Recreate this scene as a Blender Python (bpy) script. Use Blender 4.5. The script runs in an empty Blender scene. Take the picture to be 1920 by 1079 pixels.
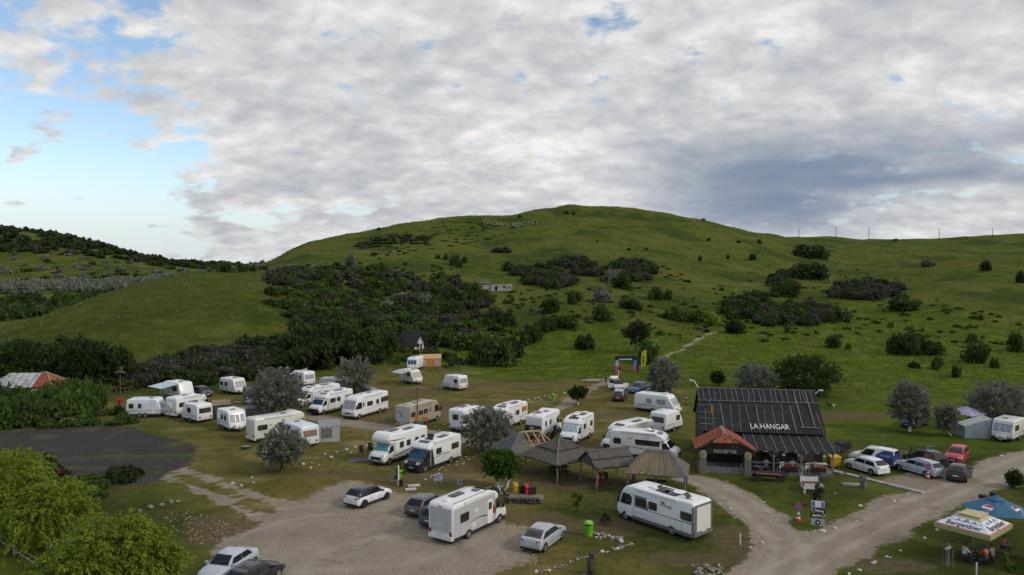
import bpy, bmesh, math, random
import numpy as np
from mathutils import Vector, Matrix

# ------------------------------------------------------------------ camera
F_PX, CX, CY, CAM_H = 1400.0, 960.0, 539.5, 20.0
PITCH = math.atan(36.5 / F_PX)
scene = bpy.context.scene
COL = scene.collection
cam_d = bpy.data.cameras.new('camera')
cam_d.sensor_width = 36.0
cam_d.lens = 36.0 * F_PX / 1920.0
cam_d.clip_start = 0.5
cam_d.clip_end = 20000.0
cam_o = bpy.data.objects.new('camera', cam_d)
cam_o.location = (0, 0, CAM_H)
cam_o.rotation_euler = (math.pi / 2 - PITCH, 0, 0)
COL.objects.link(cam_o)
scene.camera = cam_o

# ------------------------------------------------------------------ sky, sun, exposure
SUN_EL, SUN_AZ = math.radians(33), math.radians(112)   # azimuth from +Y, clockwise: right, a little behind the viewer
world = bpy.data.worlds.new('World')
scene.world = world
world.use_nodes = True
wn, wl = world.node_tree.nodes, world.node_tree.links
wn.clear()
def WN(t, **kw):
	n = wn.new(t)
	for k, v in kw.items():
		setattr(n, k, v)
	return n
def wmath(op, a, b=None, clamp=False):
	n = WN('ShaderNodeMath', operation=op, use_clamp=clamp)
	for i, v in enumerate((a, b)):
		if v is None: continue
		if isinstance(v, (int, float)): n.inputs[i].default_value = v
		else: wl.new(v, n.inputs[i])
	return n.outputs[0]
def wmix(fac, a, b):
	n = WN('ShaderNodeMix', data_type='RGBA')
	for i, v in ((0, fac), (6, a), (7, b)):
		if isinstance(v, (int, float)): n.inputs[i].default_value = v
		elif isinstance(v, tuple): n.inputs[i].default_value = (*v, 1)
		else: wl.new(v, n.inputs[i])
	return n.outputs[2]
def wramp(fac, stops, interp='EASE'):
	n = WN('ShaderNodeValToRGB')
	n.color_ramp.interpolation = interp
	el = n.color_ramp.elements
	while len(el) < len(stops): el.new(0.5)
	for e, (p, c) in zip(el, stops):
		e.position = p
		e.color = (c, c, c, 1) if isinstance(c, (int, float)) else (*c, 1)
	wl.new(fac, n.inputs[0])
	return n.outputs[0]
tc = WN('ShaderNodeTexCoord')
sep = WN('ShaderNodeSeparateXYZ')
wl.new(tc.outputs['Generated'], sep.inputs[0])
dx, dy, dz = sep.outputs
up = wmath('MAXIMUM', dz, 0.0)
# clouds lie on a layer: direction -> point on a plane overhead (softened at the horizon)
den = wmath('ADD', up, 0.36)
comb = WN('ShaderNodeCombineXYZ')
wl.new(wmath('DIVIDE', dx, den), comb.inputs[0])
wl.new(wmath('DIVIDE', dy, den), comb.inputs[1])
def wnoise(scale, detail, rough, off=(0, 0, 0), dist=0.0, stretch=(1, 1, 1)):
	mp = WN('ShaderNodeMapping')
	mp.inputs[1].default_value = off
	mp.inputs[3].default_value = stretch
	wl.new(comb.outputs[0], mp.inputs[0])
	n = WN('ShaderNodeTexNoise')
	n.inputs['Scale'].default_value = scale
	n.inputs['Detail'].default_value = detail
	n.inputs['Roughness'].default_value = rough
	n.inputs['Distortion'].default_value = dist
	wl.new(mp.outputs[0], n.inputs['Vector'])
	return n.outputs[0]
big = wnoise(1.5, 2.0, 0.5, (3.1, 1.7, 0))
med = wnoise(7.4, 5.0, 0.55, (7.3, 2.2, 0), 0.15, (1, 1.05, 1))
med_n = wnoise(7.4, 5.0, 0.55, (7.3, 2.238, 0), 0.15, (1, 1.05, 1))      # the same field a step nearer: lights the upper side of each puff
fine = wnoise(16.0, 4.0, 0.5, (1.3, 8.2, 0), 0.2, (1, 1.3, 1))
# cover: thinner in the left-hand sky, thick elsewhere
west = wmath('MULTIPLY', wmath('ADD', dx, 0.31), -1.0)              # >0 towards the left
thin = wmath('MULTIPLY', wramp(west, [(0.0, 0.0), (0.20, 1.0)]), 0.19)
low = wmath('MULTIPLY', wramp(dz, [(0.05, 0.09), (0.15, 0.0)]), wramp(wmath('MULTIPLY', wmath('ADD', dx, 0.08), -1.0), [(0.0, 0.0), (0.25, 1.0)]))
d0 = wmath('ADD', wmath('MULTIPLY', med, 0.74), wmath('MULTIPLY', fine, 0.16))
d0 = wmath('ADD', d0, wmath('MULTIPLY', big, 0.26))
d0 = wmath('SUBTRACT', wmath('SUBTRACT', d0, thin), low)
cover = wramp(d0, [(0.40, 0.0), (0.51, 1.0)])
emb = wmath('MULTIPLY', wmath('SUBTRACT', med_n, med), 0.6)
tex = wmath('ADD', wmath('MULTIPLY', med, 0.45), wmath('MULTIPLY', fine, 0.22))
shade = wmath('ADD', wmath('ADD', tex, wmath('MULTIPLY', wnoise(1.9, 3.0, 0.5, (4.4, 9.1, 0)), 0.42)), emb)
cloud_col = wramp(shade, [(0.41, (6.1, 6.0, 5.85)), (0.50, (4.9, 4.9, 4.9)), (0.59, (3.95, 4.02, 4.15)), (0.70, (3.1, 3.25, 3.6))], 'LINEAR')
# a darker rain bank low in the right-hand sky
bank = WN('ShaderNodeTexNoise')
bmp = WN('ShaderNodeMapping')
bmp.inputs[3].default_value = (2.2, 2.2, 11.0)
bmp.inputs[1].default_value = (0.3, 0.0, 0.8)
wl.new(tc.outputs['Generated'], bmp.inputs[0])
wl.new(bmp.outputs[0], bank.inputs['Vector'])
bank.inputs['Scale'].default_value = 1.0
bank.inputs['Detail'].default_value = 3.0
bank.inputs['Roughness'].default_value = 0.5
band = wmath('MULTIPLY', wramp(dz, [(0.03, 0.0), (0.065, 1.0), (0.12, 1.0), (0.19, 0.0)]),
			 wramp(dx, [(0.06, 0.0), (0.34, 1.0)]))
bankf = wmath('MULTIPLY', wmath('MULTIPLY', band, 0.95), wramp(bank.outputs[0], [(0.28, 0.0), (0.50, 1.0)]))
cloud_col = wmix(bankf, cloud_col, (1.30, 1.72, 2.45))
skyt = WN('ShaderNodeTexSky', sky_type='NISHITA')
skyt.sun_disc = False
skyt.sun_elevation = SUN_EL
skyt.sun_rotation = SUN_AZ
skyt.air_density = 1.0
skyt.dust_density = 0.2
skyt.ozone_density = 1.2
clear = wmix(wramp(dz, [(0.0, 0.9), (0.16, 0.0)]), skyt.outputs[0], (4.1, 4.6, 5.1))     # pale haze along the horizon
total = wmix(wmath('MAXIMUM', cover, wmath('MULTIPLY', bankf, 0.95)), clear, cloud_col)
bg = WN('ShaderNodeBackground')
bg.inputs[1].default_value = 0.15
wl.new(total, bg.inputs[0])
out = WN('ShaderNodeOutputWorld')
wl.new(bg.outputs[0], out.inputs[0])
world.cycles.sampling_method = 'MANUAL'
world.cycles.sample_map_resolution = 512

sun_d = bpy.data.lights.new('sun', 'SUN')
sun_d.energy = 1.5
sun_d.angle = math.radians(10)
sun_d.color = (1.0, 0.95, 0.87)
sun_o = bpy.data.objects.new('sun', sun_d)
sdir = Vector((math.sin(SUN_AZ) * math.cos(SUN_EL), math.cos(SUN_AZ) * math.cos(SUN_EL), math.sin(SUN_EL)))
sun_o.rotation_euler = (-sdir).to_track_quat('-Z', 'Y').to_euler()
sun_o.location = (-40, -40, 120)
COL.objects.link(sun_o)

vs = scene.view_settings
vs.view_transform = 'Standard'
vs.look = 'None'
vs.exposure = 0.0
vs.gamma = 1.0
vs.use_curve_mapping = False
scene.cycles.max_bounces = 5
scene.cycles.diffuse_bounces = 3
scene.cycles.glossy_bounces = 2
scene.cycles.transmission_bounces = 3
scene.cycles.transparent_max_bounces = 6
scene.cycles.use_denoising = True
# ------------------------------------------------------------------ where things stand
def ray(px, py):
	"""unit direction of the line of sight through a photograph pixel (1920 x 1079)"""
	c, s = math.cos(PITCH), math.sin(PITCH)
	u, v = px - CX, CY - py
	d = np.array([u, F_PX * c + v * s, -F_PX * s + v * c])
	return d / np.linalg.norm(d)
def pt(px, py, Y):
	d = ray(px, py)
	return np.array([0, 0, CAM_H]) + d * (Y / d[1])
def gp(px, py, z=0.0):
	"""point of the level plain seen at that pixel"""
	d = ray(px, py)
	return np.array([0, 0, CAM_H]) + d * ((z - CAM_H) / d[2])

CTRL = []
for px, prof in {
	-260: [(120, 0.), (150, 0.5), (200, 0), (300, -3), (500, 6), (650, 18), (850, 70), (1000, 60)],
	-120: [(110, 0.), (142, 1.6), (180, 0.5), (300, -3), (500, 6), (650, 18), (850, 70), (1000, 60)],
	0: [(118, 0.), (140, 1.5), 'c165,635', (200, 2), (300, -3), (500, 7), 'c600,520', 'c720,474', 'c850,431', (1000, 50)],
	80: [(120, 0.), (142, 2.5), 'c180,601', (225, 3), (310, -2), (500, 7), 'c610,518', 'c720,478', 'c850,438', (1000, 50)],
	150: [(122, 0.), (150, 4), 'c195,566', (240, 6), (310, -1), (500, 8), 'c620,516', 'c720,486', 'c850,454', (1000, 40)],
	225: [(124, 0.), (155, 5.5), 'c210,540', (260, 9), (320, 1), (500, 9), 'c650,512', 'c850,476', (1000, 30)],
	300: [(126, 0.), (160, 6.5), 'c225,522', (275, 12), (340, 4), (500, 9), 'c700,507', 'c850,495', (1000, 22)],
	380: [(128, 0.), (165, 7), 'c240,511', (285, 14.5), (360, 8), (500, 10), 'c850,500', (1000, 16), 'c1600,497'],
	450: [(130, 0.), (170, 7.2), 'c250,508', (300, 17), (380, 12), (500, 11), (850, 12), 'c1600,497'],
	500: [(134, 0.), (172, 7.0), 'c255,506', (310, 20), (380, 22), (460, 16), (850, 12)],
	545: [(140, 0.), 'c180,600', 'c260,510', 'c330,484', 'c400,470', (480, 20), (800, 14)],
	600: [(144, 0.), 'c172,638', 'c215,560', 'c300,490', 'c420,456', (520, 24), (800, 16)],
	680: [(148, 0.), 'c172,642', 'c220,560', 'c290,500', 'c350,468', 'c430,435', (540, 36), (800, 18)],
	750: [(150, 0.), 'c175,640', 'c225,560', 'c290,500', 'c350,460', 'c440,422', (560, 40), (800, 20)],
	825: [(152, 0.), 'c185,630', 'c240,550', 'c310,490', 'c370,452', 'c450,411', (560, 46), (800, 25)],
	900: [(154, 0.), 'c195,620', 'c260,540', 'c330,480', 'c390,440', 'c460,405', (560, 48), (800, 28)],
	965: [(154, 0.), 'c195,620', 'c260,540', 'c330,480', 'c400,435', 'c460,406', (500, 46), (560, 40), (800, 28)],
	1010: [(154, 0.), 'c190,625', 'c250,548', 'c330,478', 'c410,428', 'c475,391', (560, 50), (800, 30)],
	1085: [(154, 0.), 'c185,630', 'c235,560', 'c300,500', 'c370,450', 'c440,410', 'c480,384', (530, 57), (800, 30)],
	1160: [(152, 0.), 'c180,637', 'c225,572', 'c300,502', 'c380,448', 'c445,412', 'c485,388', (540, 54), (800, 30)],
	1250: [(148, 0.), 'c165,660', 'c215,600', 'c275,540', 'c350,480', 'c430,430', 'c490,399', (560, 50), (800, 30)],
	1340: [(142, 0.2), 'c200,620', 'c265,555', 'c350,494', 'c430,448', 'c505,418', (600, 40), (800, 30)],
	1450: [(138, 0.2), 'c200,620', 'c265,560', 'c350,508', 'c450,462', 'c550,438', (660, 34), (800, 28)],
	1550: [(130, 0.1), 'c190,640', 'c250,580', 'c330,530', 'c430,490', 'c530,460', 'c600,445', (720, 34), (900, 28)],
	1640: [(128, 0.1), 'c185,645', 'c240,585', 'c315,530', 'c370,512', 'c450,484', 'c540,462', 'c620,448', (740, 36), (900, 28)],
	1720: [(126, 0.1), 'c175,660', 'c220,602', 'c275,545', 'c330,509', 'c400,502', 'c480,476', 'c560,462', 'c640,451', (760, 36), (900, 28)],
	1790: [(126, 0.1), 'c175,660', 'c218,602', 'c270,543', 'c335,496', 'c390,503', 'c470,478', 'c560,456', 'c640,446', (760, 38), (900, 28)],
	1860: [(126, 0.1), 'c175,660', 'c216,602', 'c270,541', 'c340,487', 'c395,502', 'c470,476', 'c560,452', 'c650,441', (760, 42), (900, 30)],
	1940: [(126, 0.1), 'c175,660', 'c216,602', 'c270,541', 'c340,483', 'c395,498', 'c470,474', 'c560,450', 'c650,438', (760, 44), (900, 32)],
	2060: [(126, 0.1), 'c175,660', 'c216,602', 'c270,541', 'c340,480', 'c400,490', 'c560,446', 'c650,436', (760, 46), (900, 34)],
	2240: [(130, 0.1), 'c180,655', 'c230,600', 'c340,500', 'c560,446', 'c650,440', (900, 34)],
}.items():
	for q in prof:
		if isinstance(q, str):
			Y, py = q[1:].split(',')
			CTRL.append(tuple(pt(px, float(py), float(Y))))
		else:
			Y, z = q
			CTRL.append(((px - CX) / F_PX * Y, Y, z))
for X in range(-160, 161, 40):                      # the level plain of the camp
	for Y in (-40, 0, 40, 80, 108):
		CTRL.append((X * (0.6 + Y / 200), Y, 0.0))
for X in (-2600, -1500, -700, 0, 700, 1500, 2600):
	for Y in (-500, 1800, 3200):
		CTRL.append((X, Y, 8.0 if Y > 0 else 0.0))
CTRL += [(-900, 300, 10), (-900, 800, 40), (900, 300, 20), (900, 800, 40), (-600, 100, 0), (600, 100, 0)]
CTRL = np.array(CTRL)
def _hash(ix, iy, seed):
	h = (ix * 374761393 + iy * 668265263 + seed * 144665) & 0xFFFFFFFF
	h = ((h ^ (h >> 13)) * 1274126177) & 0xFFFFFFFF
	return ((h ^ (h >> 16)) & 0xFFFF) / 65535.0
def vnoise(x, y, seed=0):
	"""smooth value noise 0..1 for arrays"""
	x = np.asarray(x, float); y = np.asarray(y, float)
	ix = np.floor(x).astype(np.int64); iy = np.floor(y).astype(np.int64)
	fx = x - ix; fy = y - iy
	fx = fx * fx * (3 - 2 * fx); fy = fy * fy * (3 - 2 * fy)
	a = _hash(ix, iy, seed); b = _hash(ix + 1, iy, seed); c = _hash(ix, iy + 1, seed); d = _hash(ix + 1, iy + 1, seed)
	return (a * (1 - fx) + b * fx) * (1 - fy) + (c * (1 - fx) + d * fx) * fy
def fbm(x, y, octv=4, seed=0):
	t = 0; amp = 0.5; f = 1.0
	for k in range(octv):
		t = t + amp * vnoise(np.asarray(x) * f, np.asarray(y) * f, seed + 17 * k)
		amp *= 0.5; f *= 2.03
	return t / (1 - 0.5 ** octv)
def sstep(a, b, x):
	t = np.clip((x - a) / (b - a), 0, 1)
	return t * t * (3 - 2 * t)
# line along the foot of the hills: the plain stops here
FOOT_X = np.array([-400, -110, -60, -35, -18, 0, 15, 30, 50, 75, 110, 400.])
FOOT_Y = np.array([100, 112, 128, 138, 146, 152, 150, 140, 128, 118, 112, 100.])
def relief(x, y):
	"""small folds, gullies and bumps on top of the broad shape of the land"""
	d = y - np.interp(x, FOOT_X, FOOT_Y)
	hill = sstep(0, 40, d); far = sstep(30, 120, d)
	r = hill * (fbm(x / 26, y / 26, 3, 5) - 0.5) * 4.2 + far * (fbm(x / 55, y / 80, 2, 9) - 0.5) * 7.0 - far * 4.0 * np.abs(fbm(x / 45 + y / 160, y / 190, 2, 14) - 0.5)
	return r + hill * (fbm(x / 7, y / 4, 2, 21) - 0.5) * 0.6 + (1 - hill) * (fbm(x / 4.0, y / 4.0, 2, 31) - 0.62) * 0.05
def _phi(r2):
	return 0.5 * r2 * np.log(r2 + 1e-9)
_d = CTRL[:, 1] - np.interp(CTRL[:, 0], FOOT_X, FOOT_Y)
_f = sstep(-6, 30, _d)
_goal = np.where(_f > 0.5, (CTRL[:, 2] - relief(CTRL[:, 0], CTRL[:, 1])) / np.maximum(_f, 0.5), CTRL[:, 2])
_P = CTRL[:, :2] / 100.0
_n = len(_P)
_A = np.zeros((_n + 3, _n + 3))
_A[:_n, :_n] = _phi(((_P[:, None] - _P[None]) ** 2).sum(-1)) + np.eye(_n) * 0.012
_A[:_n, _n] = 1; _A[:_n, _n + 1:] = _P
_A[_n, :_n] = 1; _A[_n + 1:, :_n] = _P.T
_W = np.linalg.solve(_A, np.concatenate([_goal, [0, 0, 0]]))

def height(x, y, micro=True):
	x = np.atleast_1d(np.asarray(x, float)); y = np.atleast_1d(np.asarray(y, float))
	out = np.empty(x.shape)
	xf, yf, of = x.ravel(), y.ravel(), out.reshape(-1)
	for i in range(0, len(xf), 20000):
		q = np.stack([xf[i:i + 20000], yf[i:i + 20000]], 1) / 100.0
		r2 = ((q[:, None] - _P[None]) ** 2).sum(-1)
		of[i:i + 20000] = _phi(r2) @ _W[:_n] + _W[_n] + q @ _W[_n + 1:]
	out = of.reshape(x.shape)
	d = y - np.interp(x, FOOT_X, FOOT_Y)
	out = out * sstep(-6, 30, d)
	if micro: out = out + relief(x, y)
	return out
def zat(x, y):
	return float(height(x, y)[0])
def hit(px, py, y0=40.0, y1=2500.0):
	"""where the line of sight through a pixel first meets the land"""
	d = ray(px, py)
	ts = np.concatenate([np.arange(y0, 700, 9), np.arange(700, y1, 30)]) / d[1]
	for step in range(3):
		P = np.array([0, 0, CAM_H]) + ts[:, None] * d
		below = np.nonzero(P[:, 2] < height(P[:, 0], P[:, 1]))[0]
		i = below[0] if len(below) else len(ts) - 1
		if i == 0: return P[0]
		ts = np.linspace(ts[i - 1], ts[i], 9)
	p = P[i]
	p[2] = zat(p[0], p[1])
	return p
# ------------------------------------------------------------------ helpers: materials
class NT:
	def __init__(s, name):
		s.m = bpy.data.materials.new(name); s.m.use_nodes = True
		s.n, s.l = s.m.node_tree.nodes, s.m.node_tree.links
		s.n.clear()
		s.out = s.n.new('ShaderNodeOutputMaterial')
	def new(s, t, **kw):
		n = s.n.new(t)
		for k, v in kw.items(): setattr(n, k, v)
		return n
	def put(s, sock, v):
		if v is None: return
		if isinstance(v, (int, float)): sock.default_value = v
		elif isinstance(v, (tuple, list)): sock.default_value = (*v, 1) if (len(v) == 3 and sock.type == 'RGBA') else v
		else: s.l.new(v, sock)
	def math(s, op, a, b=None, clamp=False):
		n = s.new('ShaderNodeMath', operation=op, use_clamp=clamp)
		s.put(n.inputs[0], a); s.put(n.inputs[1], b)
		return n.outputs[0]
	def mix(s, f, a, b, blend='MIX'):
		n = s.new('ShaderNodeMix', data_type='RGBA', blend_type=blend)
		s.put(n.inputs[0], f); s.put(n.inputs[6], a); s.put(n.inputs[7], b)
		return n.outputs[2]
	def ramp(s, f, a, b, va=0.0, vb=1.0):
		n = s.new('ShaderNodeMapRange', interpolation_type='SMOOTHSTEP')
		s.put(n.inputs[0], f)
		for i, v in enumerate((a, b, va, vb)): n.inputs[i + 1].default_value = v
		return n.outputs[0]
	def noise(s, scale, detail=3.0, rough=0.55, vec=None, dist=0.0):
		n = s.new('ShaderNodeTexNoise')
		n.inputs['Scale'].default_value = scale
		n.inputs['Detail'].default_value = detail
		n.inputs['Roughness'].default_value = rough
		n.inputs['Distortion'].default_value = dist
		if vec is not None: s.l.new(vec, n.inputs['Vector'])
		return n.outputs[0]
	def coords(s, stretch=None, what='Object'):
		t = s.new('ShaderNodeTexCoord').outputs[what]
		if stretch is None: return t
		m = s.new('ShaderNodeMapping'); m.inputs[3].default_value = stretch
		s.l.new(t, m.inputs[0])
		return m.outputs[0]
	def attr(s, name):
		return s.new('ShaderNodeAttribute', attribute_name=name).outputs['Fac']
	def bump(s, h, strength, dist):
		b = s.new('ShaderNodeBump')
		b.inputs['Strength'].default_value = strength
		b.inputs['Distance'].default_value = dist
		s.l.new(h, b.inputs['Height'])
		return b.outputs[0]
	def principled(s, col, rough=0.6, metal=0.0, normal=None, spec=0.4, **kw):
		b = s.new('ShaderNodeBsdfPrincipled')
		s.put(b.inputs['Base Color'], col)
		s.put(b.inputs['Roughness'], rough)
		b.inputs['Metallic'].default_value = metal
		b.inputs['Specular IOR Level'].default_value = spec
		if normal is not None: s.l.new(normal, b.inputs['Normal'])
		for k, v in kw.items(): s.put(b.inputs[k.replace('_', ' ')], v)
		s.l.new(b.outputs[0], s.out.inputs[0])
		return b
MATS = {}
def M(name, col, rough=0.6, metal=0.0, var=0.15, scale=3.0, bump=0.0, spec=0.4, stretch=None, coat=0.0, col2=None):
	"""plain painted / wooden / woven surface: base colour with noise wear"""
	if name in MATS: return MATS[name]
	t = NT(name)
	v = t.coords(stretch)
	nz = t.noise(scale, 4.0, 0.6, v)
	dark = tuple(c * (1 - var) for c in col) if col2 is None else col2
	lite = tuple(min(1, c * (1 + var * 0.5)) for c in col) if col2 is None else col
	c = t.mix(t.ramp(nz, 0.35, 0.65), dark, lite)
	c = t.mix(t.ramp(t.noise(scale * 7, 2.0, 0.5, v), 0.3, 0.75, 0.0, var * 0.6), c, tuple(x * 0.7 for x in col))
	nm = t.bump(nz, bump, 0.02) if bump else None
	rr = t.ramp(nz, 0.3, 0.7, rough * 0.9, min(1, rough * 1.15))
	b = t.principled(c, rr, metal, nm, spec)
	if coat:
		b.inputs['Coat Weight'].default_value = coat
		b.inputs['Coat Roughness'].default_value = 0.08
	MATS[name] = t.m
	return t.m
def M_leaf(name, cols, trans=0.35, rough=0.55):
	"""foliage: colour differs from leaf to leaf and over the clumps"""
	if name in MATS: return MATS[name]
	t = NT(name)
	g = t.new('ShaderNodeNewGeometry')
	rnd = g.outputs['Random Per Island']
	oi = t.new('ShaderNodeObjectInfo')
	nz = t.noise(0.9, 2.0, 0.5, t.coords())
	c = t.mix(rnd, cols[0], cols[1])
	c = t.mix(t.ramp(nz, 0.38, 0.62, 0.0, 0.75), c, cols[2])
	c = t.mix(t.math('MULTIPLY', oi.outputs['Random'], 0.35), c, tuple(x * 0.6 for x in cols[1]))
	d = t.new('ShaderNodeBsdfPrincipled')
	t.put(d.inputs['Base Color'], c)
	d.inputs['Roughness'].default_value = rough
	d.inputs['Specular IOR Level'].default_value = 0.12
	tr = t.new('ShaderNodeBsdfTranslucent')
	t.put(tr.inputs[0], t.mix(0.5, c, cols[1]))
	ms = t.new('ShaderNodeMixShader')
	ms.inputs[0].default_value = trans
	t.l.new(d.outputs[0], ms.inputs[1]); t.l.new(tr.outputs[0], ms.inputs[2])
	t.l.new(ms.outputs[0], t.out.inputs[0])
	MATS[name] = t.m
	return t.m

# ------------------------------------------------------------------ helpers: objects
def mesh_of(name, verts, faces, mat=None, smooth=False, sharp=None):
	me = bpy.data.meshes.new(name)
	if isinstance(verts, np.ndarray) and isinstance(faces, np.ndarray):
		nv, nf, k = len(verts), len(faces), faces.shape[1]
		me.vertices.add(nv); me.vertices.foreach_set('co', np.ascontiguousarray(verts, dtype=np.float32).ravel())
		me.loops.add(nf * k); me.loops.foreach_set('vertex_index', np.ascontiguousarray(faces, dtype=np.int32).ravel())
		me.polygons.add(nf)
		me.polygons.foreach_set('loop_start', np.arange(0, nf * k, k, dtype=np.int32))
		me.polygons.foreach_set('loop_total', np.full(nf, k, dtype=np.int32))
		me.update(calc_edges=True)
	else:
		me.from_pydata([tuple(v) for v in verts], [], [tuple(f) for f in faces])
		me.update()
	if mat is not None: me.materials.append(mat)
	if smooth:
		me.polygons.foreach_set('use_smooth', np.ones(len(me.polygons), dtype=bool))
		if sharp: me.set_sharp_from_angle(angle=math.radians(sharp))
	return me
def link(name, data, parent=None, loc=(0, 0, 0), rz=0.0):
	o = bpy.data.objects.new(name, data)
	o.location = loc
	o.rotation_euler = (0, 0, rz)
	o.parent = parent
	COL.objects.link(o)
	return o
def empty(name, loc, rz=0.0):
	o = link(name, None, None, tuple(float(c) for c in loc), rz)
	o.empty_display_size = 0.3
	return o
def tag(o, label=None, cat=None, group=None, kind=None):
	if label: o['label'] = label
	if cat: o['category'] = cat
	if group: o['group'] = group
	if kind: o['kind'] = kind
	return o
def copy_tree(o, parent=None):
	c = o.copy()
	COL.objects.link(c)
	c.parent = parent
	for ch in list(o.children): copy_tree(ch, c)
	return c
class MB:
	"""collects shapes; build() links them as ONE mesh object"""
	def __init__(s): s.v, s.f = [], []
	def add(s, verts, faces):
		k = len(s.v)
		s.v += [tuple(float(c) for c in v) for v in verts]
		s.f += [tuple(i + k for i in f) for f in faces]
		return s
	def box(s, c, size, rz=0.0, rx=0.0, ry=0.0):
		hx, hy, hz = (q / 2 for q in size)
		R = Matrix.Rotation(rz, 3, 'Z') @ Matrix.Rotation(ry, 3, 'Y') @ Matrix.Rotation(rx, 3, 'X')
		vs_ = [Vector(c) + R @ Vector((a * hx, b * hy, d * hz)) for a in (-1, 1) for b in (-1, 1) for d in (-1, 1)]
		return s.add(vs_, [(0, 1, 3, 2), (4, 6, 7, 5), (0, 4, 5, 1), (2, 3, 7, 6), (0, 2, 6, 4), (1, 5, 7, 3)])
	def bar(s, a, b, w, h=None):
		"""square bar from a to b"""
		h = w if h is None else h
		a, b = Vector(a), Vector(b)
		d = (b - a).normalized()
		u = d.cross(Vector((0, 0, 1)))
		if u.length < 1e-3: u = Vector((1, 0, 0))
		u.normalize(); n = u.cross(d)
		vs_ = [p + u * (i * w / 2) + n * (j * h / 2) for p in (a, b) for i, j in ((-1, -1), (1, -1), (1, 1), (-1, 1))]
		return s.add(vs_, [(3, 2, 1, 0), (4, 5, 6, 7), (0, 1, 5, 4), (1, 2, 6, 5), (2, 3, 7, 6), (3, 0, 4, 7)])
	def tube(s, pts, radii, n=7, cap=True):
		pts = [Vector(p) for p in pts]
		if isinstance(radii, (int, float)): radii = [radii] * len(pts)
		base = len(s.v)
		for i, p in enumerate(pts):
			d = (pts[min(i + 1, len(pts) - 1)] - pts[max(i - 1, 0)]).normalized()
			u = d.cross(Vector((0.13, 0.99, 0.05)))
			if u.length < 0.05: u = d.cross(Vector((1, 0, 0)))
			u.normalize(); w = d.cross(u)
			for k in range(n):
				a = 2 * math.pi * k / n
				s.v.append(tuple(p + (u * math.cos(a) + w * math.sin(a)) * radii[i]))
		for i in range(len(pts) - 1):
			for k in range(n):
				a0 = base + i * n + k; a1 = base + i * n + (k + 1) % n
				s.f.append((a0, a1, a1 + n, a0 + n))
		if cap:
			s.f.append(tuple(base + k for k in reversed(range(n))))
			s.f.append(tuple(base + (len(pts) - 1) * n + k for k in range(n)))
		return s
	def prism(s, poly, y0, y1):
		"""polygon in (x, z) extruded along y"""
		n = len(poly)
		vs_ = [(x, y0, z) for x, z in poly] + [(x, y1, z) for x, z in poly]
		fs = [tuple(range(n)), tuple(range(2 * n - 1, n - 1, -1))]
		fs += [((i + 1) % n, i, i + n, (i + 1) % n + n) for i in range(n)]
		return s.add(vs_, fs)
	def lathe(s, prof, c=(0, 0, 0), n=12):
		"""(radius, z) profile turned about the vertical"""
		base = len(s.v)
		for r, z in prof:
			for k in range(n):
				a = 2 * math.pi * k / n
				s.v.append((c[0] + r * math.cos(a), c[1] + r * math.sin(a), c[2] + z))
		for i in range(len(prof) - 1):
			for k in range(n):
				a0 = base + i * n + k; a1 = base + i * n + (k + 1) % n
				s.f.append((a0, a1, a1 + n, a0 + n))
		s.f.append(tuple(base + k for k in reversed(range(n))))
		s.f.append(tuple(base + (len(prof) - 1) * n + k for k in range(n)))
		return s
	def build(s, name, mat, parent=None, smooth=False, sharp=35):
		me = mesh_of(name, s.v, s.f, mat, smooth, sharp)
		bm = bmesh.new(); bm.from_mesh(me)
		bmesh.ops.recalc_face_normals(bm, faces=bm.faces)
		bm.to_mesh(me); bm.free()
		if smooth: me.set_sharp_from_angle(angle=math.radians(sharp))
		return link(name, me, parent)
_text_cache = {}
def text_mesh(*k):
	k = tuple(k) + (0.0, 0.0)[:5 - len(k)]
	if k not in _text_cache: _text_cache[k] = _make_text(*k)
	return _text_cache[k].copy()
def _make_text(txt, size, depth, bold=0.0, shear=0.0):
	cu = bpy.data.curves.new('lettering', 'FONT')
	cu.body = txt; cu.size = size; cu.extrude = depth; cu.offset = bold; cu.shear = shear
	cu.align_x = 'CENTER'; cu.align_y = 'CENTER'; cu.resolution_u = 2
	o = bpy.data.objects.new('lettering_source', cu)
	COL.objects.link(o)
	dg = bpy.context.evaluated_depsgraph_get()
	me = bpy.data.meshes.new_from_object(o.evaluated_get(dg))
	bpy.data.objects.remove(o)
	bpy.data.curves.remove(cu)
	return me
def lettering(name, txt, size, depth, mat, parent, M4, bold=0.0, shear=0.0, width=None):
	"""raised letters; M4 maps the text plane (x right, y up, z out) into the parent's space"""
	me = text_mesh(txt, size, depth, bold, shear)
	if width:
		xs = [v.co.x for v in me.vertices]
		k = width / (max(xs) - min(xs))
		me.transform(Matrix.Diagonal((k, 1, 1, 1)))
	me.transform(M4)
	me.materials.clear(); me.materials.append(mat)
	return link(name, me, parent)
def frame4(o, x, y):
	"""4x4 matrix with origin o, x axis and y axis given"""
	x = Vector(x).normalized(); y = Vector(y); z = x.cross(y).normalized(); y = z.cross(x)
	m = Matrix((x, y, z)).transposed().to_4x4()
	m.translation = Vector(o)
	return m

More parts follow.
